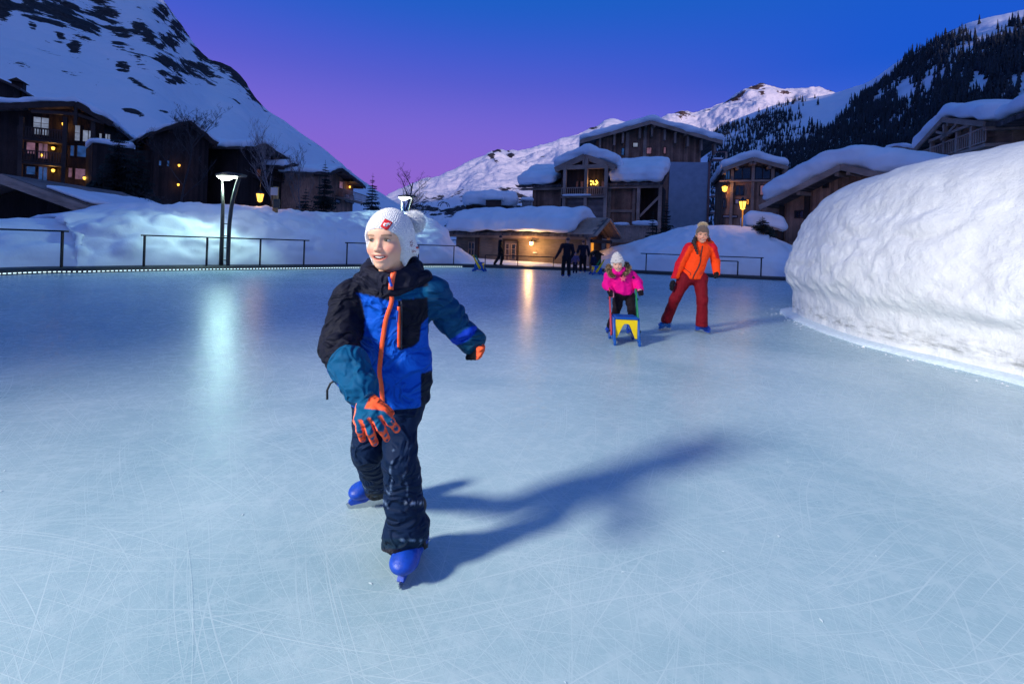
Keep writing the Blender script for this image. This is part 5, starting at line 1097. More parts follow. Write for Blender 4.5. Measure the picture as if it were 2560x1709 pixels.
# ---- small wooden kiosk by the porch
c = G(1494, 690); c = P(1494, 690, 24.2); rt = tag(empty('cabinet', (c.x + .1, 25.6, .1)), 'small dark wooden cabinet with a pitched roof beside the hut porch', 'cabinet')
MB().box(-.28, .28, -.25, .25, 0, .85).build('body', M['wood_dark'], rt); MB().prism([(-.28, .85), (.28, .85), (0, 1.03)], -.25, .25).build('gable', M['wood_dark'], rt)
for s in (-1, 1): MB().beam((s * .42, 0, .82), (0, 0, 1.08), .62, .05, up=(0, 0, 1)).build('roof_board', M['timber_dark'], rt)

# ---- skating aids
M['pl_blue'] = flat('pl_blue', srgb(12, 84, 168), .38, var=.08, scale=12); M['pl_yellow'] = flat('pl_yellow', srgb(252, 214, 6), .38, var=.06, scale=12); M['pl_red'] = flat('pl_red', srgb(196, 44, 62), .4); M['pl_green'] = flat('pl_green', srgb(0, 128, 72), .4)
def skate_aid(loc, rz, label, ml, mr_, sc=1.0, ht=.76):
    rt = tag(empty('skating_aid', tuple(loc), rz), label, 'skating aid', 'plastic skating aids on the ice'); rt.scale = (sc, sc, sc)
    # local: the child stands behind (+y), the seat's front looks to -y; x across
    def plate(name, poly, x, th, mat):      # outline in (y, z), extruded across x
        n = len(poly); v = [(x - th / 2, a, b) for a, b in poly] + [(x + th / 2, a, b) for a, b in poly]
        return MB().add(v, [list(range(n))[::-1], list(range(n, 2 * n))] + [[i, (i + 1) % n, (i + 1) % n + n, i + n] for i in range(n)]).build(name, mat, rt, bevel=.008)
    leg = [(-.34, 0), (-.27, 0), (-.245, .04), (-.17, .07), (.10, .07), (.17, .04), (.20, 0), (.28, 0), (.30, .05), (.26, .10), (.19, .14), (.17, .30), (.13, .43), (-.19, .43), (-.21, .33), (-.26, .16), (-.35, .06)]
    for s, mm in ((-1, ml), (1, mr_)):
        plate('runner', leg, s * .195, .035, M['pl_blue'])
        a = np.array([-.10, .17]); b = np.array([.26, ht]); d_ = (b - a) / np.linalg.norm(b - a); nrm = np.array([-d_[1], d_[0]])
        ring = [tuple(a + nrm * .06), tuple(a - d_ * .05 + nrm * .03), tuple(a - d_ * .05 - nrm * .03), tuple(a - nrm * .06), tuple(a + d_ * .36 - nrm * .05), tuple(b - nrm * .024), tuple(b + d_ * .025), tuple(b + nrm * .024), tuple(a + d_ * .36 + nrm * .04)]
        plate('handle', ring[::-1], s * .226, .022, mm)
        for q in (a + d_ * .03, a + d_ * .60):
            bb = MB().tube([(s * .246, q[0], q[1]), (s * .256, q[0], q[1])], .022, 10); bb.build('bolt', M['dark'], rt)
    MB().box(-.178, .178, -.22, .15, .405, .445).build('seat', M['pl_blue'], rt, bevel=.012)
    ply = [(-.175, .40), (-.175, .10), (-.145, .10), (-.06, .30), (-.03, .335), (.03, .335), (.06, .30), (.145, .10), (.175, .10), (.175, .40)]
    n = len(ply); v = [(x, -.205, z) for x, z in ply] + [(x, -.175, z) for x, z in ply]
    MB().add(v, [list(range(n)), list(range(2 * n - 1, n - 1, -1))] + [[i, i + n, (i + 1) % n + n, (i + 1) % n] for i in range(n)]).build('front_panel', M['pl_yellow'], rt)
    return rt
c = G(1572, 866); skate_aid((c.x, c.y + .29, 0), -.06, 'blue skating aid with red and green handles pushed by the girl', M['pl_red'], M['pl_green'], .84, .86)
c = G(1197, 678); skate_aid((c.x, c.y, 0), 1.38, 'yellow and blue skating aid alone at the left of the hut', M['pl_yellow'], M['pl_green'], 1.0)
c = G(1492, 687); skate_aid((c.x, c.y, 0), -1.38, 'yellow and blue skating aid by the hut porch', M['pl_green'], M['pl_yellow'], 1.0)
# ================================================================== PEOPLE
def cloth(name, rough=.62, bump=.25, scale=90, var=.06, sheen=.15, spec=.3):
    return flat(name, (.5, .5, .5), rough, bump, scale, var, spec=spec, vcol=True, sheen=sheen)
M['cloth'] = cloth('cloth', .8, .1, 120, .05, 0, .15); M['shell'] = cloth('shell', .72, .05, 240, .05, 0, .16); M['skin'] = flat('skin', (.6, .4, .3), .48, .06, 200, .03, vcol=True, spec=.35)
M['skin'].node_tree.nodes['Principled BSDF'].inputs['Subsurface Weight'].default_value = .08
M['knit'] = flat('knit', (.8, .8, .8), .9, vcol=True, sheen=.3)
def knit_nodes(m, scale=150):
    t = m.node_tree; b = t.nodes['Principled BSDF']; tx = node(t, 'ShaderNodeTexCoord'); vo = node(t, 'ShaderNodeTexVoronoi', ins={'Scale': scale, 'Randomness': .35}); t.links.new(tx.outputs['Object'], vo.inputs['Vector'])
    bp = node(t, 'ShaderNodeBump', ins={'Strength': .9, 'Distance': .006}); bp.invert = True; t.links.new(vo.outputs['Distance'], bp.inputs['Height']); t.links.new(bp.outputs[0], b.inputs['Normal'])
knit_nodes(M['knit'])
def crease_nodes(m, st=.85):
    t = m.node_tree; b = t.nodes['Principled BSDF']; L = t.links; tx = node(t, 'ShaderNodeTexCoord'); mp = node(t, 'ShaderNodeMapping'); mp.inputs['Scale'].default_value = (1, .8, 1.35); mp.inputs['Rotation'].default_value = (.3, .5, .2); L.new(tx.outputs['Object'], mp.inputs[0])
    ns = node(t, 'ShaderNodeTexNoise', ins={'Scale': 9.0, 'Detail': 2.2, 'Roughness': .45, 'Distortion': .9}); L.new(mp.outputs[0], ns.inputs['Vector'])
    sb = node(t, 'ShaderNodeMath', operation='SUBTRACT'); L.new(ns.outputs[0], sb.inputs[0]); sb.inputs[1].default_value = .5; ab = node(t, 'ShaderNodeMath', operation='ABSOLUTE'); L.new(sb.outputs[0], ab.inputs[0])
    pw = node(t, 'ShaderNodeMapRange', ins={1: 0, 2: .16, 3: 1, 4: 0}); pw.interpolation_type = 'SMOOTHSTEP'; L.new(ab.outputs[0], pw.inputs[0])
    bp = node(t, 'ShaderNodeBump', ins={'Strength': st, 'Distance': .016}); L.new(pw.outputs[0], bp.inputs['Height'])
    old = b.inputs['Normal'].links[0].from_node; L.new(bp.outputs[0], old.inputs['Normal'])
crease_nodes(M['shell']); M['shell_soft'] = cloth('shell_soft', .72, .05, 240, .05, 0, .16); crease_nodes(M['shell_soft'], .28)
M['steel'] = flat('steel', (.55, .57, .6), .25, metal=1.0); M['skate_blue'] = flat('skate_blue', srgb(6, 64, 172), .46, bump=.15, scale=45, var=.22, coat=.0); M['skate_black'] = flat('skate_black', (.01, .01, .012), .6)
M['eye'] = flat('eye', (.8, .8, .8), .15, vcol=True); M['teeth'] = flat('teeth', (.86, .83, .76), .3); M['hair'] = flat('hair', (.02, .012, .01), .5, bump=.6, scale=120)
M['fur'] = flat('fur', (.8, .8, .8), .9, vcol=True)
M['print_red'] = flat('print_red', srgb(214, 22, 32), .6); M['print_white'] = flat('print_white', (.85, .85, .85), .6); M['print_dark'] = flat('print_dark', srgb(150, 30, 50), .7); M['orange'] = flat('orange', srgb(252, 96, 48), .5, var=.08, scale=60); M['tab_blue'] = flat('tab_blue', srgb(20, 80, 190), .5)

def fur_ball(name, root, c, r, n, ln, c0, c1, seed=0, core=.8, squash=(1, 1, 1), w=.004):
    """a ball of tufts: many thin spikes round a core"""
    rr = np.random.default_rng(seed); d = rr.normal(size=(n, 3)); d /= np.linalg.norm(d, axis=1)[:, None]; sq = np.array(squash)
    L = r * (1 + ln * rr.uniform(-.5, 1, n)); jit = rr.normal(size=(n, 3)) * .22
    a = np.cross(d, rr.normal(size=(n, 3))); a /= np.linalg.norm(a, axis=1)[:, None]
    base = d * r * core * .8; tip = d * L[:, None] + jit * r * .35
    tri = np.stack([base + a * w, base - a * w, tip], 1) * sq + np.array(c); col = np.repeat((np.array(c0)[None] + (np.array(c1) - np.array(c0))[None] * rr.random((n, 1)))[:, None, :3], 3, 1)
    g_ = [ell_mesh(c, r * core * sq)]
    v = np.concatenate([tri.reshape(-1, 3), g_[0][0]]); f = [list(x) for x in np.arange(3 * n).reshape(-1, 3)] + [[i + 3 * n for i in q] for q in g_[0][1]]
    cl = np.concatenate([col.reshape(-1, 3), np.tile(np.array(c0)[:3], (len(g_[0][0]), 1))])
    o = mesh_obj(name, v, f, M['fur'], None, False, cl); rel(o, root); return o
def ell_mesh(c, r, nu=16, nv=10):
    v = [(c[0], c[1], c[2] + r[2])]; f = []
    for i in range(1, nv):
        for j in range(nu):
            a, b = math.pi * i / nv, 2 * math.pi * j / nu; v.append((c[0] + r[0] * math.sin(a) * math.cos(b), c[1] + r[1] * math.sin(a) * math.sin(b), c[2] + r[2] * math.cos(a)))
    v.append((c[0], c[1], c[2] - r[2]))
    for j in range(nu): f.append([0, 1 + j, 1 + (j + 1) % nu]); f.append([len(v) - 1, 1 + (nv - 2) * nu + (j + 1) % nu, 1 + (nv - 2) * nu + j])
    for i in range(nv - 2):
        for j in range(nu): f.append([1 + i * nu + j, 1 + (i + 1) * nu + j, 1 + (i + 1) * nu + (j + 1) % nu, 1 + i * nu + (j + 1) % nu])
    return np.array(v), f
class HeadFrame:
    def __init__(s, C, yaw, pitch=0.0, roll=0.0, k=1.0):
        """local x: viewer's right, y: out of the face, z: up; yaw turns the face to the viewer's left"""
        s.C = np.array(C); Rz = Matrix.Rotation(-yaw, 3, 'Z'); base = Matrix(((1, 0, 0), (0, -1, 0), (0, 0, 1)))      # columns: x, y(face), z
        m = Rz @ Matrix.Rotation(pitch, 3, 'X') @ Matrix.Rotation(roll, 3, 'Y') @ base; s.R = np.array(m) * k
    def w(s, p): return np.asarray(p, float) @ s.R.T + s.C
def place(o, hf, root):
    me = o.data; co = np.zeros(len(me.vertices) * 3, np.float32); me.vertices.foreach_get('co', co); me.vertices.foreach_set('co', hf.w(co.reshape(-1, 3)).astype(np.float32).ravel()); me.flip_normals(); me.update(); rel(o, root); return o
def head(root, hf, h, skin, lip, brow, iris, neck_to, jaw=1.0, smile=1.0, teeth=True, name='body', cheek=.35, extra=None):
    """head with a face, neck and upper chest as one continuous surface"""
    nb = (np.array(neck_to) - hf.C) @ np.linalg.inv(hf.R).T
    pr = [('e', (0, -.012, .015), (.076, .094, .098)), ('e', (0, .022, -.047), (.0555 * jaw, .062, .062)), ('e', (0, .055, -.088), (.026, .024, .020)),
          ('e', (.037, .049, -.030), (.027, .030, .024)), ('e', (-.037, .049, -.030), (.027, .030, .024)), ('e', (0, .066, .035), (.052, .022, .03)),
          ('c', (0, -.02, -.06), tuple(nb * np.array([.5, .6, .5])), .050, .047), ('c', tuple(nb * np.array([.5, .6, .5])), tuple(nb), .047, .07), ('e', tuple(nb + (0, 0, -.03)), (.11, .07, .06))]
    def fn(g):
        d = union(g, pr, .022)
        d = smin(d, cone(g, (0, .076, .010), (0, .094, -.027), .0065, .0095), .013)
        for s in (-1, 1):
            d = smin(d, ell(g, (s * .0105, .088, -.030), (.0075, .009, .007)), .006)
            d = smax(d, -ell(g, (s * .031, .090, .008), (.018, .013, .011)), .010)
            d = smin(d, ell(g, (s * .078, -.010, -.005), (.010, .018, .028)), .008)
        for z, ry in ((-.049, .006), (-.070, .008)): d = smin(d, ell(g, (0, .078, z), (.020, .010, ry)), .008)
        mo = ell(g, (0, .088, -.0585 ), (.0255 * smile, .020, .0085))
        X, Y, Z = g; mo = ell((X, Y, Z - 5.2 * X * X * smile), (0, .090, -.0605), (.0275 * smile, .020, .0074))
        return smax(d, -mo, .004)
    lo, hi = bounds(pr, .02); hi = np.maximum(hi, (0, .115, 0)); v, f = blob(fn, lo, hi, h, None, 1)
    x, y, z = v.T; c = np.tile(np.array(skin[:3]), (len(v), 1)); mix = lambda c, k, w: c * (1 - w[:, None]) + np.array(k[:3])[None] * w[:, None]
    for s in (-1, 1):
        c = mix(c, lip, cheek * np.exp(-(((x - s * .042) / .022) ** 2 + ((z + .028) / .02) ** 2)) * (y > .02))
        bz = .0265 + .10 * abs(0) - 6 * (np.abs(x) - .032) ** 2
        c = mix(c, brow, .55 * sstep(.0042, .0012, np.abs(z - bz)) * ((np.abs(x) > .014) & (np.abs(x) < .050) & (y > .04)))
        c = mix(c, brow, .45 * np.exp(-(((x - s * .031) / .018) ** 2 + ((z - .013) / .004) ** 2)) * (y > .04))
    zl = z - 5.2 * x * x * smile
    ring = np.sqrt((x / (.031 * smile)) ** 2 + ((zl + .0605) / .0115) ** 2); c = mix(c, lip, .8 * sstep(1.12, .92, ring) * (y > .05))
    ins = np.sqrt((x / (.0262 * smile)) ** 2 + ((zl + .0605) / .0066) ** 2); c = mix(c, (.05, .012, .012), sstep(1.0, .85, ins) * (y > .05) * (y < .079))
    for s in (-1, 1): c = mix(c, (.25, .08, .06), .6 * np.exp(-(((x - s * .007) / .004) ** 2 + ((z + .037) / .003) ** 2)) * (y > .07))
    o = mesh_obj(name, v, f, M['skin'], None, True, c); place(o, hf, root)
    for s in (-1, 1):
        v, f = blob(lambda g: ell(g, (s * .031, .0715, .0065), (.0140, .0095, .0060)), np.array([s * .031 - .02, .055, -.01]), np.array([s * .031 + .02, .09, .02]), h * .6, None, 0)
        rr_ = np.sqrt((v[:, 0] - s * .031 + .002) ** 2 + (v[:, 2] - .0070) ** 2); cc = np.where((rr_ < .0066)[:, None], np.array(iris[:3])[None], np.array([.55, .52, .50])[None]); cc = np.where((rr_ < .003)[:, None], .004, cc)
        place(mesh_obj('eye', v, f, M['eye'], None, True, cc), hf, root)
        a = [(s * .031 + .0155 * q, .0805 - .006 * q * q, .0072 + .0056 * (1 - q * q) - .001) for q in np.linspace(-1, 1, 7)]
        place(MB().tube(a, [.0006, .0013, .0016, .0017, .0016, .0013, .0006], 5).build('eyelash', M['hair']), hf, root)
    if teeth:
        tm = empty('teeth', tuple(root.location), 0); tm.location = (0, 0, 0); tm.parent = root
        for k in range(-3, 4):
            x_ = k * .0062 * smile; w_ = .00295; zc = -.0578 + 5.2 * x_ * x_ * smile; yy = .0800 - 9 * x_ * x_
            b = MB().box(x_ - w_, x_ + w_, yy - .004, yy, zc - .0046 + .0009 * abs(k), zc + .0042).build('tooth', M['teeth'], None, bevel=.001); place(b, hf, root); b.parent = tm
    return o
def skate(root, toe, dirv, s=1.0, mat=None, lift=0.0, h=.006, wd=1.0, lk=1.0):
    """ice skate in the root's person: boot shell, liner, blade holder and blade; toe: point of the blade tip on the ice"""
    d = Vector((dirv[0], dirv[1], 0)).normalized(); r = Vector((d.y, -d.x, 0)); T_ = Vector(toe)
    def w(p): return T_ + (r * p[0] + d * (p[1] * lk - .135 * lk) + Vector((0, 0, p[2]))) * s + Vector((0, 0, lift))
    e = empty('ice_skate', (0, 0, 0), 0, root)
    pr = [('c', tuple(w((0, -.075, .092))), tuple(w((0, .06, .084))), .040 * s * wd, .040 * s * wd, (1, 1, 1 / wd)), ('e', tuple(w((0, .085, .080))), (.042 * s * wd, .054 * s, .031 * s)), ('c', tuple(w((0, -.065, .10))), tuple(w((0, -.035, .20))), .040 * s, .038 * s), ('c', tuple(w((0, -.01, .115))), tuple(w((0, -.045, .17))), .036 * s, .04 * s)]
    zs = w((0, 0, .052)).z
    o = soft('boot', pr, .022 * s, h, mat or M['skate_blue'], root, cut=lambda g, dd: smax(dd, zs - g[2], .008)); o.parent = e
    o = soft('liner', [('c', tuple(w((0, .005, .135))), tuple(w((0, -.05, .225))), .026 * s, .042 * s)], .01, h, M['skate_black'], root); o.parent = e
    def block(name, pts, hw, m_):
        v = [];
        for sg in (-1, 1): v += [w((sg * hw, y, z)) for y, z in pts]
        n = len(pts); b = MB().add(v, [list(range(n)), list(range(2 * n - 1, n - 1, -1))] + [[i, i + n, (i + 1) % n + n, (i + 1) % n] for i in range(n)]).build(name, m_); rel(b, root); b.parent = e
    st_ = MB().tube([w((x_ * .052 * wd, .004 - .02 * (1 - x_ * x_), .098 + .040 * (1 - x_ * x_))) for x_ in np.linspace(-1, 1, 9)], .008 * s, 6).build('strap', M['skate_black'], None, True); rel(st_, root); st_.parent = e
    for sg in (-1, 1):
        for y_ in (-.06, -.01): rv = MB().lathe([(.0, -.002), (.006, -.002), (.005, .003), (.0, .004)], w((sg * .046 * wd, y_, .098)), 8).build('rivet', M['steel'], None); rel(rv, root); rv.parent = e
    block('blade_holder', [(-.115, .06), (-.105, .024), (-.06, .03), (-.03, .05), (.02, .05), (.05, .03), (.115, .022), (.128, .034), (.10, .062)], .012, mat or M['skate_blue'])
    block('blade', [(-.135, .022), (-.13, .004), (-.09, 0), (.10, 0), (.128, .006), (.137, .026), (.12, .032), (-.11, .032)], .0022, M['steel'])
    return e
def bvh(o):
    me = o.data; co = np.zeros(len(me.vertices) * 3, np.float32); me.vertices.foreach_get('co', co); m = o.parent.matrix_basis if o.parent else Matrix.Identity(4)
    return BVHTree.FromPolygons([tuple(m @ Vector(c)) for c in co.reshape(-1, 3)], [tuple(p.vertices) for p in me.polygons])
def on_surf(trees, px, py):
    a, b = ray(px, py); d = Vector((a, 1, b)).normalized(); best = None
    for t in trees:
        h_ = t.ray_cast(Vector((0, 0, EYE)), d)
        if h_[0] is not None and (best is None or h_[3] < best[2]): best = (h_[0], h_[1], h_[3])
    return best
def drape(name, root, trees, path, wpx, mat, lift=.004, step=6, thick=.003, parent=None):
    """a tape lying on a garment along a line"""
    pts = catmull(path, step); d = np.gradient(pts, axis=0); d /= np.linalg.norm(d, axis=1)[:, None]; V_ = []
    for (x, y), t in zip(pts, d):
        n = (-t[1], t[0]); row = []
        for s in (-1, 0, 1):
            h_ = on_surf(trees, x + n[0] * wpx / 2 * s, y + n[1] * wpx / 2 * s)
            if h_ is None: row = None; break
            dd = (Vector((0, 0, EYE)) - h_[0]).normalized(); row.append(h_[0] + dd * lift * (1.0 if s else 1.25))
        if row: V_.append(row)
    n = len(V_); v = [p for r in V_ for p in r]; f = [(i*3+j, i*3+j+1, i*3+j+4, i*3+j+3) for i in range(n-1) for j in range(2)]
    o = mesh_obj(name, v, f, mat, None, True); m_ = o.modifiers.new('thick', 'SOLIDIFY'); m_.thickness = thick; m_.offset = 0; rel(o, root)
    if parent: o.parent = parent
    return o
def segd(v, a, b):
    a, b = np.array(a), np.array(b); t = np.clip(((v - a) @ (b - a)) / ((b - a) @ (b - a)), 0, 1); return np.linalg.norm(v - a - t[:, None] * (b - a), axis=1), t
def folds(amp, scale, seed, stretch=(1, 1, 1)):
    st = np.array(stretch) * scale
    return lambda v: amp * (.75 - 1.9 * np.abs(pn(v * st, seed)) + .45 * pn(v * st * 2.3, seed + 3))
C3 = lambda r, g, b: np.array(srgb(r, g, b)[:3])

# ------------------------------------------------------------------ the boy in blue
gb = G(1000, 1478); root = tag(empty('person', (gb.x, gb.y + .3, 0)), 'boy skating in a blue and navy ski jacket with a white bobble hat', 'person')
hf = HeadFrame(P(972, 604, 1.83), math.radians(12), math.radians(2), math.radians(-2))
head(root, hf, .0026, C3(240, 186, 156), C3(214, 110, 100), C3(128, 92, 66), C3(66, 66, 52), P(984, 715, 1.88), jaw=1.0, smile=1.12, cheek=.5)
# hat
def hat_fn(g):
    X, Y, Z = g
    sh = ell(g, (0, -.016, .020), (.094, .112, .116))
    flap = union(g, [('c', (.074, -.01, -.03), (.066, -.002, -.092), .034, .010, (.7, 1, 1)), ('c', (-.074, -.01, -.03), (-.066, -.002, -.088), .030, .010, (.7, 1, 1)), ('c', (.05, -.07, -.04), (-.05, -.07, -.04), .045, .045)], .03)
    d = smin(sh, flap, .02)
    bot = np.where(Y > .02, .0, 0) + (-.062 - .45 * np.clip(.045 - np.abs(Y + .004), 0, .045) * 2) - Z
    d = smax(d, np.broadcast_to(bot, d.shape), .012)
    op = np.maximum(np.maximum(.020 - Y + .35 * np.clip(-.02 - Z, -.06, .06), Z - .052 + .9 * np.clip(np.abs(X) - .03, 0, .1)), -1)
    op2 = smax(.028 - Y + .30 * (Z + .03), Z - .050 + 6.0 * X * X, .02)
    return smax(d, -op2, .010)
v, f = blob(hat_fn, np.array([-.13, -.16, -.14]), np.array([.13, .13, .17]), .0035, lambda v: .0016 * np.sin(v[:, 2] * 480 + 6 * v[:, 0]) * np.sin(np.arctan2(v[:, 0], v[:, 1]) * 38), 1)
hat = place(mesh_obj('hat', v, f, M['knit'], None, True, np.tile(C3(238, 236, 240), (len(v), 1))), hf, root)
fur_ball('pompom', root, P(1035, 555, 1.92), .046, 14000, .12, C3(238, 238, 242), C3(253, 253, 253), 3, .93, w=.0013).parent = hat
bpy.data.objects['pompom'].matrix_parent_inverse = Matrix.Identity(4)
tr = [bvh(hat)]
def patch(name, cx, cy, pts, mat, parent, lift=.003, n=8):
    """flat piece sewn on: pixel outline laid on the surface"""
    ring = []
    k = len(pts)
    for i in range(k):
        for t in np.linspace(0, 1, n, endpoint=False): ring.append((pts[i][0] + (pts[(i + 1) % k][0] - pts[i][0]) * t, pts[i][1] + (pts[(i + 1) % k][1] - pts[i][1]) * t))
    V_ = []; R_ = 5; m = len(ring)
    for q in range(R_ + 1):
        for (x, y) in ring:
            h_ = on_surf(tr, cx + (x - cx) * q / R_, cy + (y - cy) * q / R_)
            if h_ is None: h_ = (Vector(V_[-1]) if V_ else P(cx, cy, 1.75), None); V_.append(h_[0]); continue
            V_.append(h_[0] + (Vector((0, 0, EYE)) - h_[0]).normalized() * lift)
    f_ = [(q*m+i, q*m+(i+1) % m, (q+1)*m+(i+1) % m, (q+1)*m+i) for q in range(R_) for i in range(m)]
    o = mesh_obj(name, V_, f_, mat, None, True); mm_ = o.modifiers.new('thick', 'SOLIDIFY'); mm_.thickness = .0012; rel(o, root); o.parent = parent; return o
bd = patch('badge', 965.5, 561, [(963, 546), (982, 556), (968, 577), (950, 566)], M['print_red'], hat)
def emblem(pxpts, mat, parent, name='emblem', lift=.0055):
    c = np.mean(pxpts, axis=0); return patch(name, c[0], c[1], pxpts, mat, parent, lift, 3)
emblem([(958, 560), (961, 557), (967, 558), (974, 556), (972, 560), (969, 563), (967, 566), (961, 566), (958, 563)], M['print_white'], hat)
emblem([(962, 560), (965, 559.5), (965, 563.5), (962, 563.5)], M['print_red'], hat, lift=.007)
emblem([(975.5, 557), (976.8, 557.5), (973, 563.5), (971.8, 563)], M['print_white'], hat)
def text_on(txt, px, py, size_px, ang, mat, name, parent, lift=.004):
    cu = bpy.data.curves.new('t', 'FONT'); cu.body = txt; cu.size = 1.0; cu.resolution_u = 2; to = bpy.data.objects.new('t', cu); COL.objects.link(to)
    dg = bpy.context.evaluated_depsgraph_get(); me = bpy.data.meshes.new_from_object(to.evaluated_get(dg)); bpy.data.objects.remove(to)
    ca, sa = math.cos(math.radians(ang)), math.sin(math.radians(ang)); V_ = []
    for vv in me.vertices:
        x, y = vv.co.x * size_px, vv.co.y * size_px; h_ = on_surf(tr, px + x * ca + y * sa, py + x * sa - y * ca)
        V_.append((h_[0] + (Vector((0, 0, EYE)) - h_[0]).normalized() * lift) if h_ else Vector((0, 0, -1)))
    o = mesh_obj(name, V_, [list(p.vertices) for p in me.polygons], mat, None, False); rel(o, root); o.parent = parent; return o
text_on('Val', 1023, 603, 13, 72, M['print_dark'], 'lettering', hat); text_on("d'", 1028, 627, 13, 55, M['print_dark'], 'lettering', hat)
emblem([(1047, 609), (1049, 616), (1045, 622), (1040, 620)], M['print_red'], hat, lift=.004)

# jacket
SL = [P(874, 744, 1.87), P(848, 866, 1.76), P(884, 940, 1.60)]; SR = [P(1082, 738, 1.90), P(1134, 800, 1.97), P(1180, 850, 2.0)]
t_ = tuple
JP = [('c', t_(P(984, 770, 1.89)), t_(P(984, 930, 1.90)), .142, .146, (1, .70, 1)), ('c', t_(P(984, 930, 1.90)), t_(P(974, 1030, 1.89)), .146, .160, (1, .74, 1)),
      ('c', t_(P(886, 734, 1.88)), t_(P(1078, 728, 1.90)), .062, .062), ('e', t_(P(982, 735, 1.89)), (.13, .095, .07)),
      ('c', t_(SL[0]), t_(SL[1]), .064, .064), ('c', t_(SL[1]), t_(SL[2]), .064, .054), ('c', t_(SR[0]), t_(SR[1]), .062, .056), ('c', t_(SR[1]), t_(SR[2]), .056, .054)]
zh = P(972, 1032, 1.76).z
NAVY, BLUE, TEAL, DKN = C3(20, 22, 38), C3(0, 82, 194), C3(0, 82, 124), C3(14, 26, 46)
def jcol(v, n):
    px, py = proj(v); c = np.tile(BLUE, (len(v), 1))
    dl = np.minimum(segd(v, SL[0], SL[1])[0], segd(v, SL[1], SL[2])[0]); d2, t2 = segd(v, SL[1], SL[2]); d1 = segd(v, SL[0], SL[1])[0]
    dr = np.minimum(segd(v, SR[0], SR[1])[0], segd(v, SR[1], SR[2])[0]); _, tr2 = segd(v, SR[1], SR[2])
    tors = segd(v, P(984, 760, 1.89), P(978, 1030, 1.89))[0] * .85
    line = np.interp(px, [840, 886, 933, 973, 984, 1095], [720, 730, 741, 753, 726, 713])
    c[(py < line)] = NAVY
    c[(px > 981) & (py > line) & (py < np.interp(px, [984, 1095], [750, 741]))] = TEAL
    c[inpoly(px, py, [(1003, 749), (1090, 741), (1075, 787), (1053, 811), (1049, 851), (1034, 866), (1000, 876), (994, 872), (994, 749)])] = NAVY
    c[inpoly(px, py, [(1052, 934), (1080, 925), (1100, 1060), (1052, 1060)])] = DKN
    c[inpoly(px, py, [(1079, 866), (1120, 862), (1120, 895), (1083, 893)])] = DKN
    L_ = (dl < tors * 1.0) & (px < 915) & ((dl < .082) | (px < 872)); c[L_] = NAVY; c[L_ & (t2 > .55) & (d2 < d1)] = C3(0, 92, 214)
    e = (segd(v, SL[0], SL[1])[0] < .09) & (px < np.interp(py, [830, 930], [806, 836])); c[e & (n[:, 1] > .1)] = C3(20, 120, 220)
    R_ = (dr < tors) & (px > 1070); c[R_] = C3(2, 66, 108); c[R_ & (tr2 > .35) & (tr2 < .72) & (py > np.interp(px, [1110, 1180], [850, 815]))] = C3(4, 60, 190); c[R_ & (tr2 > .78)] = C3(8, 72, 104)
    return c
def sleeve_folds(v):
    r = np.zeros(len(v))
    for A_, B_, sd in ((SL[0], SL[1], 1), (SL[1], SL[2], 2), (SR[0], SR[1], 3), (SR[1], SR[2], 4)):
        d, t = segd(v, A_, B_); L_ = (B_ - A_).length; ph = t * L_ * 62 + 2.6 * pn(v * 9, sd) + 9 * (v[:, 0] - A_.x) * (1 if sd < 3 else -1)
        r += np.where(d < .095, (np.abs(np.sin(ph)) ** .6 - .62) * .011 * sstep(.05, .3, np.where(sd % 2, t, 1 - t)) * (.4 + .6 * sstep(-.3, .4, pn(v * 6, sd + 9))), 0)
    return r
jac = soft('jacket', JP, .035, .0038, M['shell'], root, lambda v: sleeve_folds(v) + (folds(.012, 5.5, 5, (1.0, .8, 1.25))(v) * (.45 + .55 * sstep(.06, .15, np.abs(v[:, 0] - P(980, 800, 1.85).x))) + folds(.0022, 16, 9, (.8, 1, 1.3))(v) * sstep(.07, .15, np.abs(v[:, 0] - P(980, 800, 1.85).x))), jcol, 2, cut=lambda g, d: smax(d, zh - g[2] + .05 * (g[0] - P(972, 1030, 1.8).x), .012))
ja = [bvh(jac)]; tr = ja
drape('zipper', root, ja, [(981, 700), (977, 722), (979, 753), (965, 799), (957, 848), (951, 900), (949, 934), (954, 970), (957, 1016)], 11, M['orange'], .004, 8, parent=jac)
drape('pocket_zipper', root, ja, [(997, 766), (997.5, 800), (997, 840), (997, 868)], 7.5, M['orange'], .004, 6, parent=jac)
drape('zipper_pull', root, ja, [(994, 776), (993, 792), (992, 806)], 4, M['tab_blue'], .010, 4, parent=jac)
drape('pocket_edge', root, ja, [(1003.5, 752), (1004, 800), (1003.5, 872)], 3, flat('navy_tape', NAVY * 1.6, .4), .006, 6, parent=jac)
# hood and collar
hc = P(980, 684, 1.885); HP = []
ring = [hc + Vector((.088 * math.sin(a), -.080 * math.cos(a), .010 - .022 * math.cos(a))) for a in np.linspace(0, 2 * math.pi, 15)[:-1]]
for i in range(14): HP.append(('c', t_(ring[i]), t_(ring[(i + 1) % 14]), .028 + .012 * (1 - math.cos(i / 14 * 6.28)) / 2, .028 + .012 * (1 - math.cos((i + 1) / 14 * 6.28)) / 2, (1, 1, 1.15)))
HP += [('e', t_(P(985, 668, 2.02)), (.095, .05, .055)), ('c', t_(P(900, 700, 1.85)), t_(P(975, 722, 1.80)), .026, .03), ('c', t_(P(1066, 694, 1.87)), t_(P(985, 722, 1.80)), .028, .03)]
hood = soft('hood', HP, .018, .0042, M['shell'], root, folds(.0065, 13, 21, (1, 1, 1.2)), lambda v, n: np.tile(C3(26, 28, 46), (len(v), 1)), 1, cut=lambda g, d: smax(d, -(cone(g, t_(P(974, 640, 1.83)), t_(P(982, 720, 1.88)), .062, .058)), .012))
tr = [bvh(hood), ja[0]]
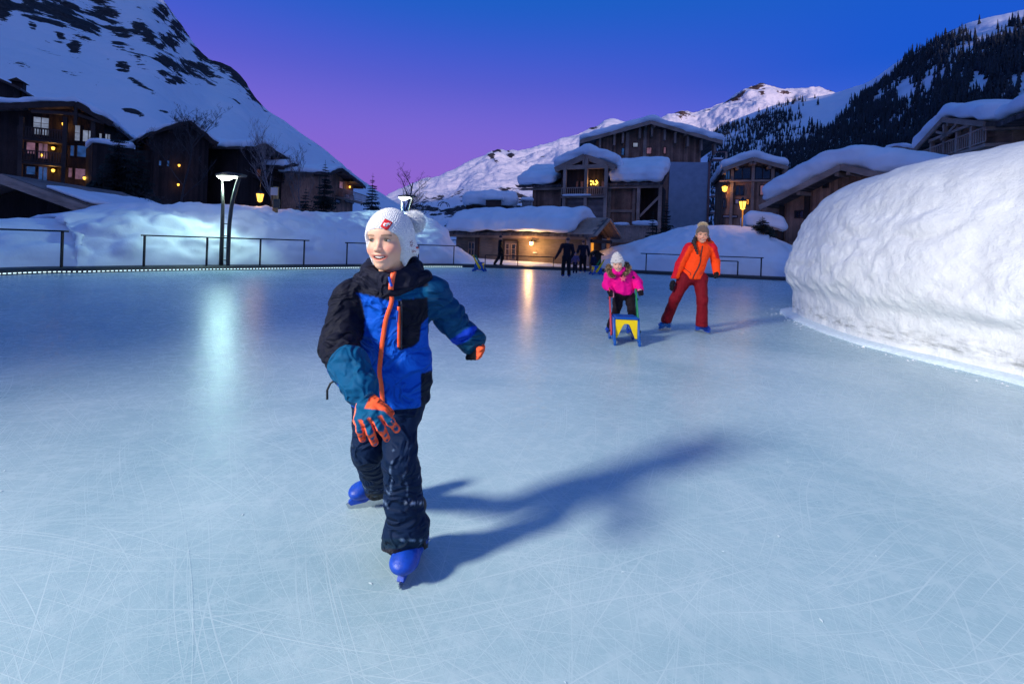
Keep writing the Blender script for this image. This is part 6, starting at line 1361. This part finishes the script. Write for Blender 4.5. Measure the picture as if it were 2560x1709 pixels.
drape('collar_zipper', root, tr, [(985, 678), (981, 694), (978, 712), (977, 724)], 13, M['orange'], .004, 5, parent=jac)
drape('zipper_pull', root, tr, [(973, 692), (975, 703), (979, 716)], 5.5, M['tab_blue'], .012, 4, parent=jac)
# trousers
LF = [P(1002, 1010, 1.90), P(1004, 1150, 1.78), P(1013, 1312, 1.80), P(1012, 1364, 1.835)]; LB_ = [P(934, 1020, 1.92), P(917, 1114, 1.87), P(938, 1188, 2.10), P(946, 1212, 2.21)]
TP = [('c', t_(P(942, 1000, 1.91)), t_(P(1006, 1000, 1.90)), .098, .098, (1, .9, 1)), ('c', t_(LF[0]), t_(LF[1]), .074, .062), ('c', t_(LF[1]), t_(LF[2]), .062, .080), ('c', t_(LF[2]), t_(LF[3]), .080, .076), ('c', t_(LF[3] + Vector((0, 0, .012))), t_(LF[3] + Vector((0, 0, -.03))), .083, .084), ('c', t_(LF[2] + Vector((.012, .05, -.02))), t_(LF[3] + Vector((.014, .04, -.01))), .066, .072),
      ('c', t_(LB_[0]), t_(LB_[1]), .076, .062), ('c', t_(LB_[1]), t_(LB_[2]), .062, .054), ('c', t_(LB_[2]), t_(LB_[3]), .054, .060)]
def tcut(g, d):
    X, Y, Z = g; zf = P(1010, 1392, 1.74).z; zb = P(938, 1242, 2.18).z
    pl = np.where(Y > 1.97, zb + .12 * (2.1 - Y), zf - .35 * (Y - 1.74)) - Z
    d = smax(d, np.broadcast_to(pl, d.shape), .006)
    inner = np.minimum(cone(g, LF[3] + Vector((0, -.005, -.1)), LF[3] + Vector((0, 0, .03)), .072, .06), cone(g, LB_[3] + Vector((0, .03, -.09)), LB_[3] + Vector((0, 0, .03)), .058, .05)); return smax(d, -inner, .004)
def tcol(v, n):
    px, py = proj(v); c = np.tile(C3(6, 30, 62), (len(v), 1))
    hem = (v[:, 1] < 1.95) & (py > 1346); c[hem] = C3(16, 40, 62); c[(v[:, 1] < 1.95) & (py > 1372)] = C3(42, 38, 46); c[(v[:, 1] > 1.97) & (py > 1234)] = C3(36, 38, 44)
    m = (np.abs(pn(v * (14, 14, 14), 3)) < .028) & (pn(v * 6, 4) > .22) & (pn(v * 60, 8) > -.05); c[m & (py > 1120)] = C3(120, 145, 180)
    s = (np.abs(py - 1257) < 2.6) & (px > 1008) & (px < 1060) & (pn(v * 70, 2) > -.1); c[s] = C3(185, 200, 225); s = (np.abs(py - 1350) < 2.2) & (px > 975) & (v[:, 1] < 1.95) & (pn(v * 50, 2) > .05); c[s] = C3(130, 155, 185)
    sp = pn(v * 140, 12) > .86; c[sp] = C3(150, 175, 210)
    return c
tro = soft('trousers', TP, .022, .0046, M['shell'], root, lambda v: folds(.011, 6, 31, (.9, .9, 1.5))(v) + folds(.0024, 17, 33, (.8, .8, 1.4))(v), tcol, 2, cut=tcut)
# gloves
WR = P(916, 992, 1.545); kn = [P(899, 1048, 1.485), P(916, 1045, 1.475), P(937, 1039, 1.475), P(958, 1032, 1.485)]; tip = [P(906, 1096, 1.50), P(937, 1106, 1.505), P(967, 1095, 1.505), P(992, 1073, 1.51)]
mid = [P(901, 1073, 1.478), P(925, 1077, 1.472), P(952, 1068, 1.472), P(976, 1053, 1.482)]
GP = [('c', t_(WR), t_(k), .030, .021, (1, .8, 1)) for k in kn] + [('c', t_(k), t_(m), .0140, .0135) for k, m in zip(kn, mid)] + [('c', t_(m), t_(q), .0135, .0112) for m, q in zip(mid, tip)] + [('c', t_(P(935, 1010, 1.525)), t_(P(962, 1022, 1.505)), .022, .016), ('c', t_(P(962, 1022, 1.505)), t_(P(976, 1032, 1.51)), .015, .0125)]
ax = [(a, m, b) for a, m, b in zip(kn, mid, tip)]
def gcol(v, n):
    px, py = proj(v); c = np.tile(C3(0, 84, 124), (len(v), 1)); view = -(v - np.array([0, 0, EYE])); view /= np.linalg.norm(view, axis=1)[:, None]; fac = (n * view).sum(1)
    fing = np.zeros(len(v), bool); nd = np.full(len(v), 9.); DD = []
    for a, m, b in ax:
        d = np.minimum(segd(v, a + (m - a) * .05, m)[0], segd(v, m, b)[0]); fing |= d < .0225; nd = np.minimum(nd, d); DD.append(d)
    low = py > np.interp(px, [895, 960], [1050, 1036])
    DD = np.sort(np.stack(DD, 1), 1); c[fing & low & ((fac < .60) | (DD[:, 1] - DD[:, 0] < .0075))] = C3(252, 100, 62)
    c[inpoly(px, py, [(931, 979), (911, 1020), (960, 1026), (985, 1050), (992, 1030), (960, 1005)])] = C3(252, 98, 56)
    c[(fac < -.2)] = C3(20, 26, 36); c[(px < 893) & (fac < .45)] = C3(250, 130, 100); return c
gl = soft('glove', GP, .006, .0023, M['shell'], root, folds(.0016, 30, 41), gcol, 1)
CP = [('c', t_(P(872, 912, 1.635)), t_(P(905, 972, 1.565)), .070, .057), ('c', t_(P(905, 972, 1.565)), t_(WR), .052, .040)]
cu_ = soft('cuff', CP, .012, .0036, M['shell'], root, lambda v: folds(.004, 16, 43)(v), lambda v, n: np.tile(C3(0, 80, 122), (len(v), 1)), 1); cu_.parent = gl
tr = [bvh(cu_), bvh(gl)]
drape('strap', root, tr, [(880, 1004), (895, 992), (912, 985), (930, 976)], 15, flat('strap_teal', C3(0, 70, 108), .5), .007, 6, parent=gl)
text_on('Cairn', 992, 1066, 9, -128, M['orange'], 'lettering', gl)
tb_ = MB().tube([P(838, 950, 1.62), P(826, 958, 1.62), P(818, 975, 1.62), P(818, 998, 1.62)], .004, 6).build('pull_loop', M['skate_black'], None, True); rel(tb_, root); tb_.parent = gl
QP = [('c', t_(P(1180, 852, 2.0)), t_(P(1188, 876, 2.0)), .040, .034)] + [('c', t_(P(1192 + k, 874, 1.985 - .014 * i)), t_(P(1182 + k, 893, 1.985 - .012 * i)), .014, .012) for i, k in enumerate((-12, -4, 5, 12))] + [('c', t_(P(1205, 868, 1.985)), t_(P(1200, 888, 1.96)), .014, .012)]
soft('glove', QP, .010, .0034, M['shell'], root, folds(.002, 26, 47), lambda v, n: np.where((proj(v)[0] > 1191)[:, None], C3(252, 98, 58)[None], C3(16, 18, 24)[None]), 1)
skate(root, G(997, 1479), (-.16, -1), 1.05, h=.0033, wd=1.2, lk=.76); skate(root, G(866, 1273), (-.96, -.28), 1.06, h=.0033, wd=1.04)

# ------------------------------------------------------------------ the woman in orange
gw = G(1712, 832); root = tag(empty('person', (gw.x, gw.y, 0)), 'woman skating in a bright orange jacket, dark red trousers and brown bobble hat', 'person')
Yw = 7.25; Q = lambda px, py, dY=0.0: P(px, py, Yw + dY)
hf = HeadFrame(Q(1755.5, 588, -.06), math.radians(16), math.radians(3), math.radians(4), 1.10)
head(root, hf, .0045, C3(222, 158, 128), C3(196, 96, 90), C3(60, 40, 34), C3(40, 30, 26), Q(1755, 618, .03), smile=1.15)
# zoom on her: px = 1620 + zx * .2041, py = 540 + zy * .2041
Z5 = lambda zx, zy, dY=0.0: Q(1620 + zx * .2041, 540 + zy * .2041, dY)
def hat_w(g): 
    X, Y, Z = g; d = ell(g, (0, -.012, .035), (.088, .104, .112)); return smax(smax(d, np.broadcast_to(-.02 - Z, d.shape), .01), -smax(.03 - Y + .1 * (Z + .02), np.broadcast_to(Z - .034, d.shape), .01), .008)
v, f = blob(hat_w, np.array([-.12, -.14, -.06]), np.array([.12, .12, .17]), .006, lambda v: .0025 * np.sin(np.arctan2(v[:, 0], v[:, 1]) * 30), 1)
hat = place(mesh_obj('hat', v, f, M['knit'], None, True, np.tile(C3(104, 84, 74), (len(v), 1))), hf, root)
fur_ball('pompom', root, Z5(672, 112), .060, 1500, .25, C3(200, 176, 140), C3(240, 225, 200), 5, .8, squash=(1.25, 1, .85), w=.004).parent = hat
hr = soft('hair', [('c', t_(Z5(590, 260, .02)), t_(Z5(560, 320, -.08)), .035, .035), ('c', t_(Z5(560, 320, -.08)), t_(Z5(585, 400, -.15)), .03, .022), ('c', t_(Z5(585, 400, -.15)), t_(Z5(605, 455, -.16)), .02, .016), ('c', t_(Z5(740, 255, .02)), t_(Z5(752, 300, .02)), .02, .015)], .01, .007, M['hair'], root, lambda v: .006 * np.sin(v[:, 2] * 150))
OR, RED, DRD = C3(255, 72, 18), C3(206, 20, 40), C3(118, 12, 28)
SLw = [Z5(500, 390), Z5(390, 600, .02), Z5(310, 800, -.06)]; SRw = [Z5(790, 400), Z5(825, 560, .06), Z5(840, 700, -.02)]
JP = [('c', t_(Z5(645, 430)), t_(Z5(590, 590)), .155, .140, (1, .68, 1)), ('c', t_(Z5(590, 590)), t_(Z5(545, 735)), .140, .172, (1, .74, 1)), ('c', t_(Z5(520, 375)), t_(Z5(780, 375)), .065, .062), ('e', t_(Z5(650, 350)), (.12, .09, .06)),
      ('c', t_(SLw[0]), t_(SLw[1]), .075, .068), ('c', t_(SLw[1]), t_(SLw[2]), .066, .055), ('c', t_(SRw[0]), t_(SRw[1]), .07, .064), ('c', t_(SRw[1]), t_(SRw[2]), .064, .052), ('c', t_(Z5(620, 345, .0)), t_(Z5(725, 345, .0)), .040, .040)]
for a_, b_ in (((570, 330, .03), (610, 290, .12)), ((610, 290, .12), (740, 290, .12)), ((740, 290, .12), (770, 330, .03)), ((770, 330, .03), (720, 385, -.05)), ((570, 330, .03), (620, 388, -.05))): JP.append(('c', t_(Z5(*a_)), t_(Z5(*b_)), .032, .03))
def wcol(v, n):
    px, py = proj(v); zx, zy = (px - 1620) / .2041, (py - 540) / .2041; c = np.tile(OR, (len(v), 1))
    c[(zy > 330) & (zx < np.interp(zy, [330, 370, 560, 790], [575, 500, 402, 328])) & (zy < 785)] = RED
    c[(zy > 335) & (zx > np.interp(zy, [335, 400, 500], [725, 795, 832])) & (zy < 520)] = RED
    c[(zy > 775) & (zy < 800) & (zx < 300)] = C3(40, 20, 30); return c
jac = soft('jacket', JP, .035, .0095, M['shell_soft'], root, folds(.007, 7, 51), wcol, 1, cut=lambda g, d: smax(d, Z5(545, 775, -.1).z - g[2], .02))
jt = [bvh(jac)]; tr = jt; K5 = lambda pts: [(1620 + a * .2041, 540 + b * .2041) for a, b in pts]
drape('zipper', root, jt, K5([(668, 365), (650, 470), (640, 560), (610, 640), (570, 710), (548, 770)]), 2.4, M['skate_black'], .006, 5, parent=jac)
drape('pocket_seam', root, jt, K5([(440, 635), (490, 675), (520, 700), (520, 722)]), 1.3, M['skate_black'], .006, 4, parent=jac); drape('pocket_seam', root, jt, K5([(632, 712), (660, 695), (690, 685)]), 1.0, M['pl_red'], .006, 4, parent=jac)
TPw = [('c', t_(Z5(440, 760)), t_(Z5(640, 760)), .11, .11, (1, .9, 1)), ('c', t_(Z5(450, 780)), t_(Z5(330, 1010, -.06)), .105, .078), ('c', t_(Z5(330, 1010, -.06)), t_(Z5(225, 1270, .15)), .076, .082), ('c', t_(Z5(640, 790)), t_(Z5(665, 1040, -.08)), .105, .080), ('c', t_(Z5(665, 1040, -.08)), t_(Z5(657, 1340, -.05)), .078, .088)]
zt1, zt2 = Z5(220, 1310, .1).z, Z5(660, 1355, -.1).z; xm = Z5(450, 1300).x
soft('trousers', TPw, .035, .0115, M['shell_soft'], root, folds(.006, 8, 55, (1, 1, .6)), lambda v, n: np.tile(DRD, (len(v), 1)), 1, cut=lambda g, d: smax(d, np.broadcast_to(np.where(g[0] < xm, zt1, zt2) - g[2], d.shape), .01))
for pts in (((305, 815, -.08), (290, 850, -.10), [(272, 890), (285, 905), (297, 910), (308, 890)]), ((840, 705, -.04), (830, 735, -.06), [(800, 742), (812, 752), (825, 755), (842, 745)])):
    a_, b_, tp_ = pts; GPw = [('c', t_(Z5(*a_)), t_(Z5(*b_)), .040, .036)] + [('c', t_(Z5(b_[0], b_[1], b_[2])), t_(Z5(x, y, b_[2] - .02)), .018, .014) for x, y in tp_] + [('c', t_(Z5(*a_)), t_(Z5(b_[0] + 22, b_[1] + 14, b_[2] - .03)), .016, .014)]
    soft('glove', GPw, .01, .007, M['cloth'], root, None, lambda v, n: np.tile(C3(22, 22, 28), (len(v), 1)), 1)
M['skate_cyan'] = flat('skate_cyan', srgb(0, 96, 176), .35)
a_ = Z5(130, 1380, .15); skate(root, (a_.x, a_.y, 0), (-.85, -.5), 1.1, M['skate_cyan'], 0.0, .009); a_ = G(1776, 836); skate(root, (a_.x, a_.y, 0), (.5, -.85), 1.1, None, 0.0, .009)

# ------------------------------------------------------------------ the girl in pink
gg = G(1556, 836); root = tag(empty('person', (gg.x, gg.y, 0)), 'small girl in a pink jacket with fur hood pushing a skating aid', 'person')
Yg = 6.75; ZG = lambda zx, zy, dY=0.0: P(1490 + zx * .1722, 610 + zy * .1722, Yg + dY)
hf = HeadFrame(ZG(314, 305, -.10), math.radians(12), math.radians(-2), math.radians(-4), .95)
head(root, hf, .0045, C3(236, 178, 150), C3(206, 100, 96), C3(140, 100, 70), C3(50, 44, 40), ZG(330, 440, .02), smile=1.1)
def hat_g(g):
    X, Y, Z = g; d = smin(ell(g, (0, -.012, .04), (.105, .112, .105)), ell(g, (-.01, -.02, .12), (.07, .075, .085)), .05); return smax(smax(d, np.broadcast_to(-.03 - Z, d.shape), .012), -smax(.03 - Y + .2 * (Z + .02), np.broadcast_to(Z - .030, d.shape), .01), .01)
v, f = blob(hat_g, np.array([-.14, -.15, -.07]), np.array([.14, .13, .24]), .006, lambda v: .004 * np.sin(v[:, 2] * 130 + 2 * np.sin(v[:, 0] * 60)), 1)
hat = place(mesh_obj('hat', v, f, M['knit'], None, True, np.tile(C3(226, 216, 208), (len(v), 1))), hf, root)
tr = [bvh(hat)]; emblem([(1538.5, 650), (1541, 650), (1539.8, 653)], M['skate_black'], hat, lift=.006)
PK = C3(246, 8, 140)
SLg = [ZG(190, 470, .02), ZG(165, 590, .02), ZG(200, 690, -.10)]; SRg = [ZG(520, 470, .02), ZG(600, 560, .0), ZG(630, 650, -.12)]
JP = [('c', t_(ZG(350, 500)), t_(ZG(390, 680)), .15, .165, (1, .75, 1)), ('c', t_(ZG(210, 455)), t_(ZG(500, 455)), .072, .072), ('c', t_(SLg[0]), t_(SLg[1]), .075, .07), ('c', t_(SLg[1]), t_(SLg[2]), .07, .055), ('c', t_(SRg[0]), t_(SRg[1]), .075, .07), ('c', t_(SRg[1]), t_(SRg[2]), .07, .055), ('e', t_(ZG(330, 430, -.06)), (.09, .07, .06)), ('c', t_(ZG(260, 375, -.1)), t_(ZG(285, 420, -.14)), .03, .035), ('c', t_(ZG(400, 360, -.1)), t_(ZG(345, 420, -.14)), .03, .035)]
jac = soft('jacket', JP, .035, .0095, M['shell_soft'], root, folds(.009, 8, 61), lambda v, n: np.tile(PK, (len(v), 1)), 1, cut=lambda g, d: smax(d, ZG(400, 755, -.12).z - g[2] + .25 * np.abs(g[0] - ZG(410, 700).x), .02))
FB = []
for k, (a_, b_, dY, s_) in enumerate(((185, 330, .02, .05), (190, 380, -.05, .052), (215, 430, -.10, .05), (250, 450, -.13, .04), (440, 300, .02, .05), (465, 350, -.03, .055), (440, 400, -.09, .052), (400, 435, -.12, .045))):
    FB.append(fur_ball('fur_tuft', root, ZG(a_, b_, dY), s_, 420, .35, C3(90, 66, 44), C3(206, 176, 138), 20 + k, .75, w=.005))
me0 = FB[0]; me0.name = 'fur_trim'
with bpy.context.temp_override(active_object=me0, selected_editable_objects=FB, object=me0, selected_objects=FB): bpy.ops.object.join()
me0.parent = jac; me0.matrix_parent_inverse = Matrix.Identity(4)
tr = [bvh(jac)]
st = [(1558 + (9.5 if k % 2 == 0 else 4.2) * math.sin(k * math.pi / 5), 696 - (9.5 if k % 2 == 0 else 4.2) * math.cos(k * math.pi / 5)) for k in range(10)]
emblem(st, flat('star_pink', srgb(255, 110, 130), .5), jac, 'star_patch', .03); emblem([(1583, 688), (1588, 694), (1584, 697), (1580, 695)], M['skate_black'], jac, 'sleeve_patch', .012)
TPg = [('c', t_(ZG(335, 730)), t_(ZG(470, 730)), .085, .085), ('c', t_(ZG(322, 750)), t_(ZG(308, 930, -.03)), .078, .062), ('c', t_(ZG(308, 930, -.03)), t_(ZG(205, 1180, .22)), .060, .050), ('c', t_(ZG(490, 750)), t_(ZG(515, 950, -.05)), .078, .064), ('c', t_(ZG(515, 950, -.05)), t_(ZG(545, 1190, .1)), .062, .056)]
soft('trousers', TPg, .015, .0095, M['shell_soft'], root, folds(.010, 9, 65), lambda v, n: np.tile(C3(32, 22, 30), (len(v), 1)), 1)
for s_, (a_, b_) in ((-1, ((205, 690), (232, 735))), (1, ((628, 650), (648, 725)))):
    g0, g1 = ZG(a_[0], a_[1], -.12), ZG(b_[0], b_[1], -.20)
    GPg = [('c', t_(g0), t_(g0.lerp(g1, .5)), .045, .038)] + [('c', t_(g0.lerp(g1, .45) + Vector((s_ * .028, -.012 - .012 * i, .01 - .016 * i))), t_(g0.lerp(g1, .45) + Vector((-s_ * .022, -.035 - .006 * i, .002 - .018 * i))), .017, .015) for i in range(4)] + [('c', t_(g0), t_(g1), .018, .016)]
    soft('glove', GPg, .01, .007, M['cloth'], root, None, lambda v, n: np.where((pn(v * 18, 5) > .28)[:, None], C3(226, 140, 160)[None], C3(26, 20, 28)[None]), 1)
a_ = ZG(150, 1290, .2); skate(root, (a_.x, a_.y, 0), (-.55, -.8), .85, None, 0, .009); a_ = ZG(560, 1290, .05); skate(root, (a_.x, a_.y - .02, 0), (.3, -.9), .85, None, 0, .009)

# ------------------------------------------------------------------ far skaters
def far_person(foot, Hm, label, yaw, dark, legs, hat, pose, sk=True, child=False, h=.02):
    """simple clothed figure; pose: dict of joint offsets (fractions of the height) in the person's own frame, x right, y forward"""
    root = tag(empty('person', tuple(foot), yaw), label, 'person', 'far skaters near the hut')
    S_ = lambda p: tuple(Vector(p) * Hm); j = dict(hl=(-.055, 0, .50), hr=(.055, 0, .50), kl=(-.06, .02, .28), kr=(.06, .0, .28), al=(-.065, 0, .07), ar=(.07, -.02, .07), sl=(-.12, 0, .80), sr=(.12, 0, .80), el=(-.16, -.02, .63), er=(.16, -.02, .63), wl=(-.17, .06, .49), wr=(.17, .06, .49), hd=(0, .01, .925)); j.update(pose)
    J = {k: S_(p) for k, p in j.items()}; u = Hm
    def sft(name, pr, k, col, mat='cloth', nz=None):
        lo, hi = bounds(pr, 3 * h); v, f = blob(lambda g: union(g, pr, k), lo, hi, h, nz, 1); return mesh_obj(name, v, f, M[mat], root, True, np.tile(col, (len(v), 1)))
    sft('body', [('e', J['hd'], (.046 * u, .056 * u, .066 * u)), ('c', J['hd'], S_((j['hd'][0] * .5, 0, .80)), .03 * u, .034 * u), ('e', (J['hd'][0], J['hd'][1] + .055 * u, J['hd'][2] - .005 * u), (.01 * u, .012 * u, .012 * u))], .01, C3(196, 140, 116), 'skin')
    sft('hat', [('e', (J['hd'][0], J['hd'][1] - .008 * u, J['hd'][2] + .024 * u), (.052 * u, .060 * u, .052 * u))], .01, hat, 'knit')
    mid_ = S_(((j['sl'][0] + j['sr'][0]) / 2, j['sl'][1], .77)); low_ = S_((0, 0, .50))
    sft('jacket', [('c', mid_, low_, .092 * u, .092 * u, (1, .7, 1)), ('c', J['sl'], J['sr'], .045 * u, .045 * u)] + [('c', J[a], J[b], r0 * u, r1 * u) for a, b, r0, r1 in (('sl', 'el', .045, .04), ('el', 'wl', .04, .03), ('sr', 'er', .045, .04), ('er', 'wr', .04, .03))], .03, dark, 'shell', folds(.008, 8, 3))
    sft('trousers', [('c', J['hl'], J['hr'], .06 * u, .06 * u)] + [('c', J[a], J[b], r0 * u, r1 * u) for a, b, r0, r1 in (('hl', 'kl', .06, .048), ('kl', 'al', .046, .044), ('hr', 'kr', .06, .048), ('kr', 'ar', .046, .044))], .03, legs, 'shell', folds(.006, 8, 5))
    for w_, e_ in (('wl', 'el'), ('wr', 'er')):
        d = (Vector(J[w_]) - Vector(J[e_])).normalized(); p = Vector(J[w_]); sft('glove', [('c', t_(p), t_(p + d * .05 * u), .022 * u, .02 * u)] + [('c', t_(p + d * .05 * u), t_(p + d * .085 * u + Vector((q * .012 * u, 0, 0))), .009 * u, .008 * u) for q in (-1.2, -.4, .4, 1.2)], .008, C3(24, 24, 30))
    for a in ('al', 'ar'):
        p = Vector(J[a])
        if sk:
            b = MB(); b.prism([(p.x - .03 * u, 0), (p.x + .03 * u, 0), (p.x + .03 * u, .05 * u), (p.x - .03 * u, .05 * u)], p.y - .05 * u, p.y + .09 * u)
            sft('skate_boot', [('c', (p.x, p.y - .03 * u, .045 * u), (p.x, p.y + .07 * u, .038 * u), .026 * u, .022 * u), ('c', (p.x, p.y - .02 * u, .05 * u), t_(p), .026 * u, .03 * u)], .01, C3(10, 62, 140)); MB().box(p.x - .004, p.x + .004, p.y - .06 * u, p.y + .10 * u, 0, .022 * u).build('blade', M['steel'], root)
        else: sft('shoe', [('c', (p.x, p.y - .03 * u, .028 * u), (p.x, p.y + .07 * u, .022 * u), .026 * u, .022 * u), ('c', (p.x, p.y - .02 * u, .03 * u), t_(p), .026 * u, .03 * u)], .01, C3(20, 18, 20))
    return root
g_ = G(1415, 693); far_person((g_.x, g_.y, 0), 1.70, 'dark dressed skater seen from behind, larger of the pair at the hut', math.pi, None, None, None, {}) if False else None
far_person((g_.x, g_.y, 0), 1.72, 'grown skater in black seen from behind with a small child', .06, C3(30, 28, 40), C3(22, 22, 30), C3(84, 50, 48), dict(wl=(-.26, .03, .50), el=(-.19, 0, .64), kl=(-.075, .02, .28), al=(-.085, .0, .07), wr=(.15, .10, .52), hd=(.02, .02, .925)))
g_ = G(1437, 684); far_person((g_.x, g_.y, 0), 1.05, 'small child in grey purple held between two grown skaters', .1, C3(96, 84, 118), C3(30, 30, 44), C3(120, 110, 130), dict(wr=(.19, .05, .66)))
g_ = G(1456, 681); far_person((g_.x, g_.y, 0), 1.70, 'grown skater in dark clothes standing right beside the lit porch', .15, C3(26, 30, 46), C3(20, 22, 30), C3(70, 50, 48), dict(el=(-.17, .0, .64), wl=(-.15, .13, .60), er=(.18, .0, .64), wr=(.20, .08, .55)))
g_ = G(1247, 672); far_person((g_.x, g_.y + 1.2, .12), 1.72, 'person in a long black coat walking past the hut door', -1.45, C3(18, 16, 20), C3(20, 18, 24), C3(24, 20, 22), dict(kl=(-.05, .10, .30), al=(-.05, .05, .07), kr=(.05, -.04, .28), ar=(.05, -.16, .09), el=(-.13, .03, .63), wl=(-.12, .10, .50)), sk=False)
g_ = G(1487, 684); far_person((g_.x, g_.y + .5, 0), 1.0, 'little child in dark blue behind the porch skating aid', .6, C3(24, 34, 66), C3(20, 24, 40), C3(40, 30, 36), {})
